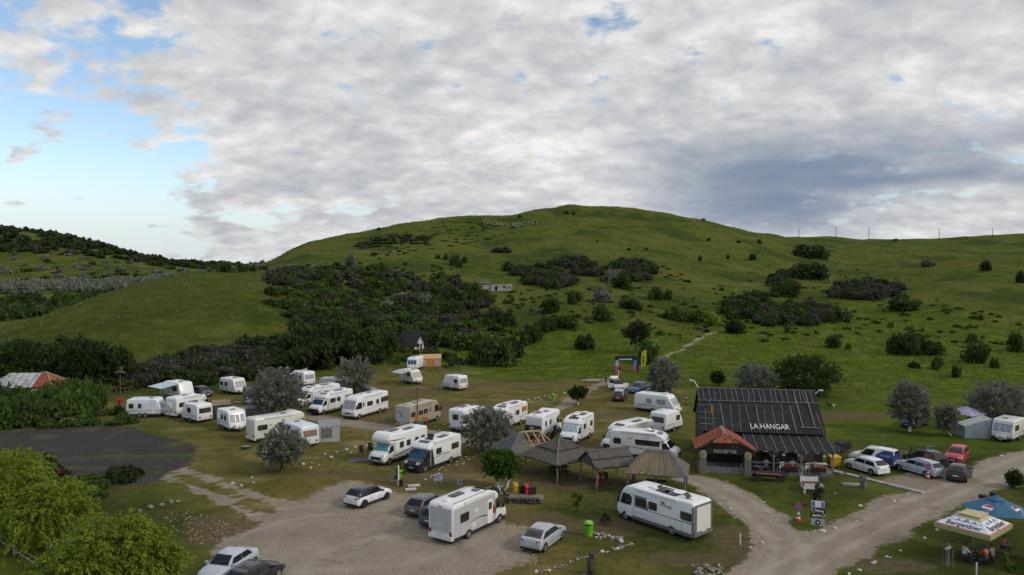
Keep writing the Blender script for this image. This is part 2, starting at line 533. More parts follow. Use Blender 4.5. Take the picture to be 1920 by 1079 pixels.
# ------------------------------------------------------------------ helpers: foliage
def leaf_cloud(rng, blobs, n, leaf, outward=0.5, shell=0.55, aspect=1.7, droop=0.0):
	"""n small leaf faces spread through ellipsoid blobs (cx, cy, cz, rx, ry, rz)"""
	B = np.array(blobs, float)
	w = (B[:, 3] * B[:, 4] + B[:, 4] * B[:, 5] + B[:, 3] * B[:, 5]); w /= w.sum()
	k = rng.choice(len(B), n, p=w)
	d = rng.normal(size=(n, 3)); d /= np.linalg.norm(d, axis=1)[:, None]
	r = shell + (1.06 - shell) * rng.random(n) ** 0.6
	c = B[k, :3] + d * B[k, 3:] * r[:, None]
	nr = rng.normal(size=(n, 3)); nr /= np.linalg.norm(nr, axis=1)[:, None]
	nn = d * outward + nr * (1 - outward) + np.array([0, 0, 0.25]); nn /= np.linalg.norm(nn, axis=1)[:, None]
	t = rng.normal(size=(n, 3)) + np.array([0, 0, -droop])
	t -= nn * (t * nn).sum(1)[:, None]; t /= np.linalg.norm(t, axis=1)[:, None] + 1e-9
	b = np.cross(nn, t)
	L = leaf * (0.6 + 0.8 * rng.random(n))[:, None]
	a, bb = t * L * aspect * 0.5, b * L * 0.5
	V = np.stack([c - a, c + bb - a * 0.1, c + a, c - bb - a * 0.1], 1).reshape(-1, 3)
	Fc = np.arange(4 * n).reshape(-1, 4)
	return V, Fc
def dome_blobs(rng, n, w=1.0, h=1.0, r=(0.3, 0.5)):
	"""lumps under a dome one unit in radius and h high"""
	out = []
	for i in range(n):
		a = rng.random() * 2 * math.pi; q = math.sqrt(rng.random()) * 0.72
		rr = r[0] + (r[1] - r[0]) * rng.random()
		top = h * math.sqrt(max(0.08, 1 - q * q)) - rr * 0.75
		z = max(rr * 0.55, top * (0.45 + 0.55 * rng.random()))
		out.append((w * q * math.cos(a), w * q * math.sin(a), z, rr, rr, rr * 0.85))
	return out
LEAF = {
	'green': ((0.060, 0.105, 0.020), (0.105, 0.165, 0.032), (0.044, 0.078, 0.018)),
	'dark': ((0.034, 0.054, 0.018), (0.062, 0.090, 0.026), (0.024, 0.038, 0.014)),
	'deep': ((0.042, 0.078, 0.018), (0.076, 0.125, 0.026), (0.030, 0.055, 0.015)),
	'brown': ((0.070, 0.070, 0.052), (0.110, 0.108, 0.084), (0.046, 0.052, 0.034)),
	'silver': ((0.150, 0.170, 0.130), (0.260, 0.280, 0.225), (0.095, 0.110, 0.080)),
	'olive': ((0.165, 0.180, 0.135), (0.275, 0.290, 0.230), (0.105, 0.118, 0.085)),
	'lime': ((0.150, 0.215, 0.020), (0.270, 0.330, 0.038), (0.105, 0.165, 0.018)),
	'fresh': ((0.050, 0.105, 0.015), (0.085, 0.155, 0.024), (0.036, 0.078, 0.014)),
	'rust': ((0.060, 0.034, 0.026), (0.095, 0.052, 0.036), (0.036, 0.026, 0.020)),
}
def leafmat(k): return M_leaf('leaves_' + k, LEAF[k])

# letters are cut while the scene is still small
for _k in (('carthago', 0.34, 0.006, 0.004), ('NARCISSIN', 0.2, 0.004), ('LA HANGAR', 1.0, 0.03, -0.004), ('RECEPTIE', 0.42, 0.02, 0.004), ('Camping', 0.26, 0.006, 0.003, 0.25), ('Bazilou', 0.26, 0.006, 0.003, 0.25),
		   ('Bergenbier', 0.62, 0.006, 0.004), ('pepsi', 0.26, 0.004, 0.003)) + tuple((c, 1.0, 0.12, 0.012) for c in 'VULCANIOROS'):
	text_mesh(*_k)
# ------------------------------------------------------------------ people and the dog
def skinned(name, V, E, R, mat, levels=1):
	"""one continuous surface grown round a skeleton of joints"""
	me = bpy.data.meshes.new(name + '_bones'); me.from_pydata(V, E, [])
	o = bpy.data.objects.new(name + '_bones', me); COL.objects.link(o)
	m = o.modifiers.new('skin', 'SKIN'); m.use_smooth_shade = True
	sk = me.skin_vertices[0].data if me.skin_vertices else None
	if sk is None:
		bm = bmesh.new(); bm.from_mesh(me); bm.verts.layers.skin.verify(); bm.to_mesh(me); bm.free(); sk = me.skin_vertices[0].data
	for i, r in enumerate(R):
		sk[i].radius = (r, r) if isinstance(r, float) else r
		sk[i].use_root = (i == 0)
	s = o.modifiers.new('sub', 'SUBSURF'); s.levels = levels; s.render_levels = levels
	dg = bpy.context.evaluated_depsgraph_get()
	out = bpy.data.meshes.new_from_object(o.evaluated_get(dg))
	bpy.data.objects.remove(o); bpy.data.meshes.remove(me)
	out.materials.clear(); out.materials.append(mat)
	out.polygons.foreach_set('use_smooth', np.ones(len(out.polygons), dtype=bool))
	return out
SKIN = M('skin', (0.40, 0.25, 0.18), 0.55, var=0.12, scale=6)
# joints: pelvis origin height, facing -y
def pose_joints(pose):
	if pose == 'stand':
		J = dict(pel=(0, 0, .95), chest=(0, .01, 1.28), neck=(0, 0, 1.48), head=(0, -.02, 1.60), crown=(0, -.01, 1.72))
		for s, n in ((-1, 'r'), (1, 'l')):
			J.update({n + 'sh': (s * .18, .01, 1.42), n + 'el': (s * .24, .03, 1.14), n + 'wr': (s * .25, -.06, .90), n + 'ha': (s * .25, -.09, .82),
					  n + 'hip': (s * .09, 0, .90), n + 'kn': (s * .10, -.02, .50), n + 'an': (s * .11, .02, .09), n + 'to': (s * .12, -.15, .04)})
	elif pose == 'sit':
		J = dict(pel=(0, 0, .52), chest=(0, -.04, .86), neck=(0, -.06, 1.06), head=(0, -.10, 1.18), crown=(0, -.10, 1.30))
		for s, n in ((-1, 'r'), (1, 'l')):
			J.update({n + 'sh': (s * .18, -.05, 1.00), n + 'el': (s * .25, -.16, .76), n + 'wr': (s * .18, -.40, .78), n + 'ha': (s * .16, -.48, .79),
					  n + 'hip': (s * .10, -.02, .50), n + 'kn': (s * .13, -.44, .50), n + 'an': (s * .13, -.42, .09), n + 'to': (s * .13, -.58, .04)})
	else:                                                            # bending forward
		J = dict(pel=(0, 0, .90), chest=(0, -.26, 1.08), neck=(0, -.44, 1.12), head=(0, -.54, 1.08), crown=(0, -.64, 1.04))
		for s, n in ((-1, 'r'), (1, 'l')):
			J.update({n + 'sh': (s * .18, -.38, 1.08), n + 'el': (s * .22, -.42, .80), n + 'wr': (s * .18, -.55, .62), n + 'ha': (s * .17, -.59, .55),
					  n + 'hip': (s * .09, .02, .86), n + 'kn': (s * .11, -.08, .48), n + 'an': (s * .12, .05, .09), n + 'to': (s * .13, -.12, .04)})
	return J
RAD = dict(pel=.135, chest=.145, neck=.052, head=.096, crown=.07, sh=.062, el=.045, wr=.030, ha=.034, hip=.088, kn=.058, an=.042, to=.036)
def rad(k): return RAD[k] if k in RAD else RAD[k[1:]]
_pm = {}
def pose_meshes(pose):
	if pose in _pm: return _pm[pose]
	J = pose_joints(pose)
	def grow(nm, keys, edges, grow_, mat, fingers=False):
		V = [J[k] for k in keys]; E = [(keys.index(a), keys.index(b)) for a, b in edges]; R = [float(rad(k) + grow_) for k in keys]
		if fingers:
			for n in 'rl':
				h, w = Vector(J[n + 'ha']), Vector(J[n + 'wr']); d = (h - w).normalized(); sd = Vector((1, 0, 0)); sgn = -1 if n == 'r' else 1
				up_ = d.cross(sd).normalized()
				for k, (off, ln) in enumerate(((-.028, .07), (-.009, .082), (.010, .078), (.029, .06))):
					b0 = h + sd * off + d * .02
					V += [tuple(b0 + d * ln * .5), tuple(b0 + d * ln + up_ * .015)]; i = len(V)
					E += [(keys.index(n + 'ha'), i - 2), (i - 2, i - 1)]; R += [.0095, .008]
				V += [tuple(h - sd * sgn * .045 + d * .005), tuple(h - sd * sgn * .055 + d * .045)]; i = len(V)
				E += [(keys.index(n + 'ha'), i - 2), (i - 2, i - 1)]; R += [.011, .009]
			# nose and ears
			hd, cr = Vector(J['head']), Vector(J['crown']); f = Vector((0, -1, 0)) if pose != 'bend' else Vector((0, -.4, -.9))
			V += [tuple(hd + f * .105)]; E += [(keys.index('head'), len(V) - 1)]; R += [.016]
		return skinned(nm, V, E, R, mat)
	base = ['pel', 'chest', 'neck', 'head', 'crown'] + [n + k for n in 'rl' for k in ('sh', 'el', 'wr', 'ha', 'hip', 'kn', 'an', 'to')]
	ed = [('pel', 'chest'), ('chest', 'neck'), ('neck', 'head'), ('head', 'crown')]
	for n in 'rl': ed += [('chest', n + 'sh'), (n + 'sh', n + 'el'), (n + 'el', n + 'wr'), (n + 'wr', n + 'ha'), ('pel', n + 'hip'), (n + 'hip', n + 'kn'), (n + 'kn', n + 'an'), (n + 'an', n + 'to')]
	body = grow('body', base, ed, 0.0, SKIN, True)
	sk = ['pel', 'chest'] + [n + k for n in 'rl' for k in ('sh', 'el')]
	shirt = grow('shirt', sk, [('pel', 'chest')] + [q for n in 'rl' for q in (('chest', n + 'sh'), (n + 'sh', n + 'el'))], 0.016, SKIN)
	tk = ['pel'] + [n + k for n in 'rl' for k in ('hip', 'kn', 'an')]
	trou = grow('trousers', tk, [q for n in 'rl' for q in (('pel', n + 'hip'), (n + 'hip', n + 'kn'), (n + 'kn', n + 'an'))], 0.014, SKIN)
	_pm[pose] = (body, shirt, trou, J)
	return _pm[pose]
for _q in ('stand', 'sit', 'bend'): pose_meshes(_q)
DV = [(0, 0, .52), (.20, 0, .53), (.42, 0, .56), (.58, 0, .70), (.70, 0, .76), (.84, 0, .71), (-.20, 0, .53), (-.38, 0, .60), (-.55, .03, .72)]
DE = [(0, 1), (1, 2), (2, 3), (3, 4), (4, 5), (0, 6), (6, 7), (7, 8)]
DR = [.125, .14, .14, .08, .085, .045, .11, .04, .025]
for s in (-1, 1):
	n = len(DV); DV += [(.40, s * .09, .40), (.40, s * .09, .22), (.41, s * .09, .05), (.47, s * .09, .02)]; DE += [(2, n), (n, n + 1), (n + 1, n + 2), (n + 2, n + 3)]; DR += [.055, .035, .028, .03]
	n = len(DV); DV += [(-.16, s * .09, .38), (-.30, s * .09, .22), (-.26, s * .09, .05), (-.20, s * .09, .02)]; DE += [(6, n), (n, n + 1), (n + 1, n + 2), (n + 2, n + 3)]; DR += [.065, .035, .028, .03]
	n = len(DV); DV += [(.66, s * .07, .86)]; DE += [(4, n)]; DR += [.025]
DOGM = NT('dog_coat')
_sx = DOGM.new('ShaderNodeSeparateXYZ'); DOGM.l.new(DOGM.coords(), _sx.inputs[0])
DOGM.principled(DOGM.mix(DOGM.ramp(DOGM.math('ADD', _sx.outputs[0], DOGM.math('MULTIPLY', DOGM.noise(4.0, 2.0, 0.5, DOGM.coords()), 0.2)), 0.0, 0.1), (0.5, 0.48, 0.44), (0.012, 0.012, 0.013)), 0.8)
DOG_ME = skinned('body', DV, DE, [float(r) for r in DR], DOGM.m)
# ------------------------------------------------------------------ ground
def sd_poly(P, poly):
	"""signed distance to a polygon, negative inside (arrays)"""
	x, y = P[:, 0], P[:, 1]
	d = np.full(len(x), 1e9); inside = np.zeros(len(x), bool)
	n = len(poly)
	for i in range(n):
		ax, ay = poly[i]; bx, by = poly[(i + 1) % n]
		ex, ey = bx - ax, by - ay
		t = np.clip(((x - ax) * ex + (y - ay) * ey) / (ex * ex + ey * ey + 1e-12), 0, 1)
		d = np.minimum(d, (x - ax - ex * t) ** 2 + (y - ay - ey * t) ** 2)
		c = ((ay > y) != (by > y)) & (x < (bx - ax) * (y - ay) / (by - ay + 1e-12) + ax)
		inside ^= c
	d = np.sqrt(d)
	return np.where(inside, -d, d)
def sd_line(P, line, half):
	"""distance to a polyline band with half width(s)"""
	x, y = P[:, 0], P[:, 1]
	d = np.full(len(x), 1e9)
	for i in range(len(line) - 1):
		(ax, ay), (bx, by) = line[i], line[i + 1]
		ex, ey = bx - ax, by - ay
		t = np.clip(((x - ax) * ex + (y - ay) * ey) / (ex * ex + ey * ey + 1e-12), 0, 1)
		h = half if isinstance(half, (int, float)) else half[i] * (1 - t) + half[i + 1] * t
		d = np.minimum(d, np.hypot(x - ax - ex * t, y - ay - ey * t) - h)
	return d
def G2(*pxs): return [tuple(gp(*p)[:2]) for p in pxs]
def smooth_line(pts, n=6):
	P = [np.array(p) for p in pts]; out = []
	for i in range(len(P) - 1):
		p0, p1, p2, p3 = P[max(i - 1, 0)], P[i], P[i + 1], P[min(i + 2, len(P) - 1)]
		for k in range(n):
			t = k / n
			out.append(tuple(0.5 * ((2 * p1) + (-p0 + p2) * t + (2 * p0 - 5 * p1 + 4 * p2 - p3) * t * t + (-p0 + 3 * p1 - 3 * p2 + p3) * t ** 3)))
	out.append(tuple(P[-1]))
	return out
YARD = smooth_line(G2((470, 992), (520, 965), (570, 940), (615, 915), (665, 900), (735, 925), (800, 928), (890, 960), (965, 985), (1000, 1012), (988, 1045),
		   (945, 1064), (905, 1085), (860, 1150), (600, 1220), (400, 1180), (470, 1079), (430, 1045), (405, 1035), (425, 1015), (470, 992)), 4)
ROAD = smooth_line(G2((1330, 1240), (1415, 1110), (1500, 1058), (1600, 1003), (1700, 955), (1780, 920), (1850, 893), (1935, 861), (2100, 815), (2400, 770)))
BRANCH = smooth_line(G2((1300, 899), (1345, 915), (1400, 948), (1448, 988), (1478, 1030), (1470, 1075), (1440, 1120)))
CARPARK = smooth_line(G2((1650, 905), (1670, 893), (1710, 878), (1770, 872), (1830, 884), (1850, 897), (1800, 922), (1750, 930), (1700, 918), (1650, 905)), 3)
TRACK_A = smooth_line(G2((262, 882), (320, 898), (385, 924), (440, 950), (500, 978), (560, 990)))
TRACK_B = smooth_line(G2((290, 870), (350, 885), (420, 908), (480, 929), (560, 955)))
CAMP_TRACK = smooth_line(G2((420, 766), (500, 772), (575, 780), (640, 791), (700, 800), (760, 806), (820, 817), (900, 832), (980, 842), (1050, 848), (1120, 850)))
FOOTPATH = smooth_line(G2((1050, 768), (1068, 752), (1090, 738), (1112, 727), (1135, 717), (1150, 708)))
TARLOT = smooth_line(G2((-160, 815), (0, 808), (90, 810), (190, 797), (250, 803), (310, 828), (345, 850), (320, 872), (262, 880), (268, 897), (200, 903), (140, 900), (60, 905), (-60, 895), (-160, 815)), 3)
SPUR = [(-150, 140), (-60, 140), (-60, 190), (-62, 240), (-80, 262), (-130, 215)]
HILL_TRACK = [tuple(hit(*p)[:2]) for p in ((1365, 560), (1395, 535), (1415, 522), (1400, 510), (1380, 498))]
HILL_TRACK2 = [tuple(hit(*p)[:2]) for p in ((1585, 462), (1572, 470), (1560, 482), (1500, 520), (1462, 548))]
HILLPATH = [tuple(hit(*p)[:2]) for p in ((1236, 676), (1262, 662), (1290, 648), (1318, 633), (1345, 622))]
CAMP = G2((150, 760), (230, 742), (420, 738), (610, 705), (720, 690), (790, 690), (860, 688), (890, 712), (1110, 716), (1300, 728), (1330, 760), (1320, 900), (1300, 1200), (1100, 1300), (300, 1300), (380, 1000), (280, 880), (380, 850), (260, 800))
def surface_attrs(P):
	"""what covers the ground at each point: bare gravel / dry mown grass / lush grass / old tar"""
	w = fbm(P[:, 0] / 2.2, P[:, 1] / 2.2, 3, 3) - 0.5
	w2 = fbm(P[:, 0] / 7, P[:, 1] / 7, 3, 8) - 0.5
	def soft(d, inner, outer): return 1 - sstep(-inner, outer, d + w * 1.6)
	yard = soft(sd_poly(P, YARD), 2.2, 2.6)
	road = soft(np.minimum(sd_line(P, ROAD, 2.5), sd_line(P, BRANCH, [1.7] * 6 + [1.8] * 18 + [2.4] * 13)), 0.9, 1.1)
	park = soft(sd_poly(P, CARPARK), 1.4, 1.6) * 0.7
	trk = soft(np.minimum(sd_line(P, TRACK_A, 0.45), sd_line(P, TRACK_B, 0.45)), 0.3, 0.55)
	camp = soft(sd_line(P, CAMP_TRACK, 1.5), 1.2, 2.2) * 0.85
	foot = soft(np.minimum(sd_line(P, FOOTPATH, 0.9), sd_line(P, HILLPATH, 0.5)), 0.4, 0.9) * 0.75
	hilltrk = np.maximum(soft(sd_line(P, HILL_TRACK, 0.5), 0.3, 0.9), soft(sd_line(P, HILL_TRACK2, 0.4), 0.3, 0.8)) * 0.55
	bare = np.maximum.reduce([yard, road, park, trk, camp, foot, hilltrk])
	dry = (1 - sstep(-6, 8, sd_poly(P, CAMP) + w2 * 14))
	worn = np.zeros(len(P))                                       # trodden brown earth beside the parked vehicles
	for (px, py, rx, ry) in ((690, 792, 13, 5), (800, 770, 16, 7), (610, 790, 10, 4), (880, 820, 9, 4), (780, 900, 9, 4), (1060, 835, 10, 3.5), (560, 800, 7, 3),
							 (730, 735, 14, 7), (960, 722, 16, 3), (860, 760, 9, 4), (1000, 975, 5, 3), (1110, 905, 9, 3), (1400, 1020, 4, 6), (1660, 850, 6, 3),
							 (1180, 870, 7, 3), (930, 880, 8, 4), (1130, 990, 6, 3), (1290, 1050, 5, 2), (640, 890, 6, 2), (1640, 1060, 5, 2), (1580, 990, 2, 3),
							 (1120, 780, 8, 4), (1600, 780, 9, 5), (450, 990, 5, 6), (400, 985, 4, 4)):
		c = gp(px, py)
		worn = np.maximum(worn, 1 - sstep(0.3, 1.15, np.hypot((P[:, 0] - c[0]) / rx, (P[:, 1] - c[1]) / ry) + w * 0.7))
	lush = 1 - sstep(-3, 12, np.minimum(sd_poly(P, G2((820, 694), (1110, 714), (1260, 700), (1330, 690), (1240, 650), (900, 650))),
										np.minimum(sd_poly(P, G2((1580, 800), (1900, 800), (1900, 760), (1600, 760))),
												   sd_poly(P, G2((1400, 720), (1340, 640), (1600, 610), (1960, 650), (1960, 740), (1700, 735))))) + w2 * 10)
	lawn_and_shade = np.zeros(len(P))
	for q in (((1300, 900), (1570, 892), (1720, 945), (1530, 1012), (1460, 950)), ((1570, 1090), (1700, 1020), (1830, 935), (1960, 900), (2000, 1100)), ((60, 930), (260, 905), (400, 960), (380, 1090), (0, 1200)),
			  ((1080, 880), (1330, 900), (1420, 1000), (1400, 1060), (1130, 1060), (960, 960))):
		lawn_and_shade = np.maximum(lawn_and_shade, 1 - sstep(-3, 2.5, sd_poly(P, G2(*q)) + w2 * 9 + w * 3))
	lawn_and_shade = np.maximum(lawn_and_shade, 0.7 * (1 - sstep(-20, 15, sd_poly(P, SPUR) + w2 * 40)))  # left spur: cloud shade painted in as darker grass colour
	tar = 1 - sstep(-2.0, 2.8, sd_poly(P, TARLOT) + w2 * 6 + w * 2)
	rut = np.zeros(len(P))
	for ln in (ROAD, BRANCH):
		d = sd_line(P, ln, 0.0)
		rut = np.maximum(rut, 1 - sstep(0.15, 0.5, np.abs(d - 0.95) + w * 0.4))
	for px0, py0, r_ in ((760, 1030, 9), (640, 1000, 7), (820, 1060, 6)):
		c = gp(px0, py0); d = np.hypot((P[:, 0] - c[0]) / 1.5, P[:, 1] - c[1])
		rut = np.maximum(rut, 0.7 * (1 - sstep(0.2, 0.6, np.abs(d - r_) + w * 0.8)))
	return dict(lawn_and_shade=lawn_and_shade, rut=rut, bare=bare, dry=dry, worn=worn, lush=lush, tar=tar)
def set_attrs(me, A):
	for k, v in A.items():
		a = me.attributes.new(k, 'FLOAT', 'POINT')
		a.data.foreach_set('value', np.ascontiguousarray(v, dtype=np.float32))

def ground_material():
	t = NT('grassland')
	v = t.coords()
	n_fine = t.noise(5.0, 5.0, 0.7, v)
	n_tuft = t.noise(1.6, 4.0, 0.65, v)
	n_mid = t.noise(0.30, 4.0, 0.6, v)
	n_wide = t.noise(0.045, 4.0, 0.55, v)
	streak = t.noise(0.22, 4.0, 0.6, t.coords((0.35, 1.0, 0.35)))
	# hill and meadow grass
	g = t.mix(t.ramp(n_mid, 0.32, 0.68), (0.042, 0.066, 0.009), (0.086, 0.112, 0.016))
	g = t.mix(t.ramp(n_wide, 0.44, 0.62, 0.0, 0.85), g, (0.106, 0.108, 0.022))
	g = t.mix(t.ramp(t.noise(0.03, 5.0, 0.62, t.coords((1, 1, 2.5))), 0.49, 0.60, 0.0, 0.9), g, (0.030, 0.052, 0.009))
	g = t.mix(t.ramp(streak, 0.52, 0.75, 0.0, 0.6), g, (0.140, 0.155, 0.036))
	g = t.mix(t.ramp(n_tuft, 0.50, 0.72, 0.0, 0.7), g, (0.034, 0.054, 0.015))
	g = t.mix(t.ramp(n_fine, 0.52, 0.78, 0.0, 0.45), g, (0.140, 0.160, 0.042))
	# lush, wetter grass
	lu = t.mix(t.ramp(n_mid, 0.35, 0.65), (0.054, 0.088, 0.008), (0.100, 0.132, 0.014))
	lu = t.mix(t.ramp(n_tuft, 0.5, 0.74, 0.0, 0.6), lu, (0.036, 0.070, 0.012))
	lu = t.mix(t.ramp(streak, 0.55, 0.75, 0.0, 0.6), lu, (0.142, 0.150, 0.028))
	c = t.mix(t.attr('lush'), g, lu)
	# mown, sun-dried camp grass with thatch showing
	dr = t.mix(t.ramp(n_mid, 0.34, 0.66), (0.092, 0.086, 0.020), (0.160, 0.126, 0.040))
	dr = t.mix(t.ramp(n_tuft, 0.46, 0.70, 0.0, 0.75), dr, (0.052, 0.064, 0.020))
	dr = t.mix(t.ramp(streak, 0.52, 0.70, 0.0, 0.85), dr, (0.225, 0.188, 0.085))
	dr = t.mix(t.ramp(n_fine, 0.5, 0.8, 0.0, 0.5), dr, (0.200, 0.170, 0.095))
	c = t.mix(t.math('MULTIPLY', t.attr('dry'), t.ramp(t.math('ADD', t.attr('dry'), t.math('MULTIPLY', n_mid, 0.9)), 0.55, 1.1)), c, dr)
	# dense dark lawn; on the left spur this colour is painted cloud shade
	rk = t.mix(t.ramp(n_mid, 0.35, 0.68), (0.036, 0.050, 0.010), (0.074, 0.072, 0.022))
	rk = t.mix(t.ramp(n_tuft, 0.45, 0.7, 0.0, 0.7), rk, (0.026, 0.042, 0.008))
	c = t.mix(t.math('MULTIPLY', t.attr('lawn_and_shade'), t.ramp(n_tuft, 0.2, 0.6, 0.65, 0.95)), c, rk)
	# trodden earth
	wo = t.mix(t.ramp(n_tuft, 0.3, 0.7), (0.088, 0.062, 0.036), (0.150, 0.112, 0.070))
	c = t.mix(t.ramp(t.math('ADD', t.math('MULTIPLY', t.attr('worn'), 0.9), t.math('MULTIPLY', n_tuft, 0.6)), 0.64, 1.06, 0.0, 0.7), c, wo)
	# gravel: stones of many greys and tans on pale dust
	vor = t.new('ShaderNodeTexVoronoi'); vor.inputs['Scale'].default_value = 13.0
	t.l.new(v, vor.inputs['Vector'])
	gr = t.mix(t.ramp(n_mid, 0.3, 0.7), (0.258, 0.208, 0.154), (0.320, 0.264, 0.203))
	gr = t.mix(t.ramp(t.noise(0.5, 3.0, 0.6, t.coords((0.5, 1.4, 1))), 0.5, 0.72, 0.0, 0.6), gr, (0.220, 0.208, 0.190))
	sepc = t.new('ShaderNodeSeparateColor'); t.l.new(vor.outputs['Color'], sepc.inputs[0])
	gr = t.mix(t.math('MULTIPLY', t.ramp(sepc.outputs[0], 0.6, 0.95), 0.55), gr, (0.120, 0.102, 0.085))
	gr = t.mix(t.math('MULTIPLY', t.ramp(sepc.outputs[1], 0.75, 0.98), 0.5), gr, (0.400, 0.365, 0.310))
	gr = t.mix(t.ramp(t.noise(11.0, 4.0, 0.7, v), 0.5, 0.75, 0.0, 0.55), gr, (0.125, 0.104, 0.080))
	gr = t.mix(t.ramp(n_wide, 0.48, 0.62, 0.0, 0.35), gr, (0.175, 0.135, 0.095))
	gr = t.mix(t.math('MULTIPLY', t.attr('rut'), t.ramp(n_mid, 0.35, 0.6, 0.35, 0.9)), gr, (0.340, 0.300, 0.245))
	gr = t.mix(t.ramp(t.noise(0.35, 5.0, 0.65, v), 0.55, 0.7, 0.0, 0.5), gr, (0.150, 0.118, 0.084))
	bfac = t.ramp(t.math('ADD', t.attr('bare'), t.math('MULTIPLY', t.math('SUBTRACT', n_tuft, 0.5), 1.0)), 0.38, 0.66)
	bfac = t.math('MULTIPLY', bfac, t.ramp(t.attr('bare'), 0.02, 0.2))
	c = t.mix(bfac, c, gr)
	# old tar / cinder with weeds growing through
	ta = t.mix(t.ramp(n_fine, 0.35, 0.7), (0.036, 0.034, 0.030), (0.080, 0.074, 0.067))
	ta = t.mix(t.ramp(t.noise(0.22, 5.0, 0.65, t.coords((0.55, 1.3, 1))), 0.55, 0.68, 0.0, 0.8), ta, lu)
	ta = t.mix(t.ramp(n_mid, 0.5, 0.7, 0.0, 0.5), ta, (0.095, 0.088, 0.080))
	tfac = t.ramp(t.math('ADD', t.attr('tar'), t.math('MULTIPLY', t.math('SUBTRACT', n_tuft, 0.5), 0.8)), 0.35, 0.62)
	tfac = t.math('MULTIPLY', tfac, t.ramp(t.attr('tar'), 0.02, 0.2))
	c = t.mix(tfac, c, ta)
	h = t.math('ADD', t.math('MULTIPLY', n_tuft, 0.6), t.math('MULTIPLY', n_fine, 0.4))
	t.principled(c, 0.95, 0.0, t.bump(h, 0.55, 0.16), 0.03)
	return t.m
GROUND = ground_material()

def axis(lo, fine0, fine1, hi, step, grow):
	a = list(np.arange(fine0, fine1 + 1e-6, step))
	s = step
	while a[-1] < hi: s = min(s * grow, 220); a.append(a[-1] + s)
	s = step
	while a[0] > lo: s = min(s * grow, 220); a.insert(0, a[0] - s)
	return np.array(a)
gx = axis(-4200, -80, 86, 4200, 1.0, 1.06)
gy = axis(-160, 42, 158, 6000, 0.95, 1.03)
GX, GY = np.meshgrid(gx, gy)
gP = np.stack([GX.ravel(), GY.ravel()], 1)
gZ = height(GX, GY).ravel()
nx, ny = len(gx), len(gy)
idx = np.arange(nx * ny).reshape(ny, nx)
gF = np.stack([idx[:-1, :-1].ravel(), idx[:-1, 1:].ravel(), idx[1:, 1:].ravel(), idx[1:, :-1].ravel()], 1)
me = mesh_of('ground', np.concatenate([gP, gZ[:, None]], 1), gF, GROUND, True)
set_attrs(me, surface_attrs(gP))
tag(link('ground', me), kind='structure')
_gz2 = gZ.reshape(ny, nx)
def height(x, y, micro=True):
	"""from here on: the height of the ground sheet itself"""
	x = np.atleast_1d(np.asarray(x, float)); y = np.atleast_1d(np.asarray(y, float))
	i = np.clip(np.searchsorted(gx, x) - 1, 0, nx - 2); j = np.clip(np.searchsorted(gy, y) - 1, 0, ny - 2)
	u = np.clip((x - gx[i]) / (gx[i + 1] - gx[i]), 0, 1); v = np.clip((y - gy[j]) / (gy[j + 1] - gy[j]), 0, 1)
	return (_gz2[j, i] * (1 - u) + _gz2[j, i + 1] * u) * (1 - v) + (_gz2[j + 1, i] * (1 - u) + _gz2[j + 1, i + 1] * u) * v

def sheet(name, fd, box, step, lift):
	"""an uneven-edged surface laid on the ground where fd(P) < 0"""
	xs = np.arange(box[0], box[1], step); ys = np.arange(box[2], box[3], step)
	X, Y = np.meshgrid(xs, ys)
	jx = (vnoise(X * 3.1, Y * 3.3, 41) - 0.5) * step * 0.7; jy = (vnoise(X * 2.9, Y * 3.7, 43) - 0.5) * step * 0.7
	P = np.stack([(X + jx).ravel(), (Y + jy).ravel()], 1)
	d = fd(P) + (fbm(P[:, 0] / 1.3, P[:, 1] / 1.3, 3, 61) - 0.5) * 1.5
	nx, ny = len(xs), len(ys)
	I = np.arange(nx * ny).reshape(ny, nx)
	Fq = np.stack([I[:-1, :-1].ravel(), I[:-1, 1:].ravel(), I[1:, 1:].ravel(), I[1:, :-1].ravel()], 1)
	keep = (d[Fq] < 0).sum(1) >= 3
	Fq = Fq[keep]
	used = np.unique(Fq); remap = np.full(nx * ny, -1); remap[used] = np.arange(len(used))
	Pu = P[used]
	Z = height(Pu[:, 0], Pu[:, 1]) + lift
	me = mesh_of(name, np.concatenate([Pu, Z[:, None]], 1), remap[Fq], GROUND, True)
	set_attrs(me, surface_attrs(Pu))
	return tag(link(name, me), kind='structure')
def bbox(line, m):
	a = np.array(line); return (a[:, 0].min() - m, a[:, 0].max() + m, a[:, 1].min() - m, a[:, 1].max() + m)
def clipbox(b): return (max(b[0], -90), min(b[1], 96), max(b[2], 34), min(b[3], 150))
sheet('gravel_yard', lambda P: sd_poly(P, YARD), clipbox(bbox(YARD, 3)), 0.5, 0.012)
sheet('gravel_road', lambda P: np.minimum(sd_line(P, ROAD, 2.5), sd_line(P, BRANCH, [1.7] * 6 + [1.8] * 18 + [2.4] * 13)), clipbox(bbox(ROAD + BRANCH, 4)), 0.5, 0.016)
sheet('dirt_car_park', lambda P: sd_poly(P, CARPARK), clipbox(bbox(CARPARK, 3)), 0.5, 0.009)
sheet('wheel_track', lambda P: sd_line(P, TRACK_A, 0.35), clipbox(bbox(TRACK_A, 3)), 0.4, 0.008)
sheet('wheel_track', lambda P: sd_line(P, TRACK_B, 0.35), clipbox(bbox(TRACK_B, 3)), 0.4, 0.0095)
sheet('dirt_track', lambda P: sd_line(P, CAMP_TRACK, 1.5), clipbox(bbox(CAMP_TRACK, 3)), 0.5, 0.008)
sheet('footpath', lambda P: sd_line(P, FOOTPATH, 0.9), clipbox(bbox(FOOTPATH, 3)), 0.4, 0.009)
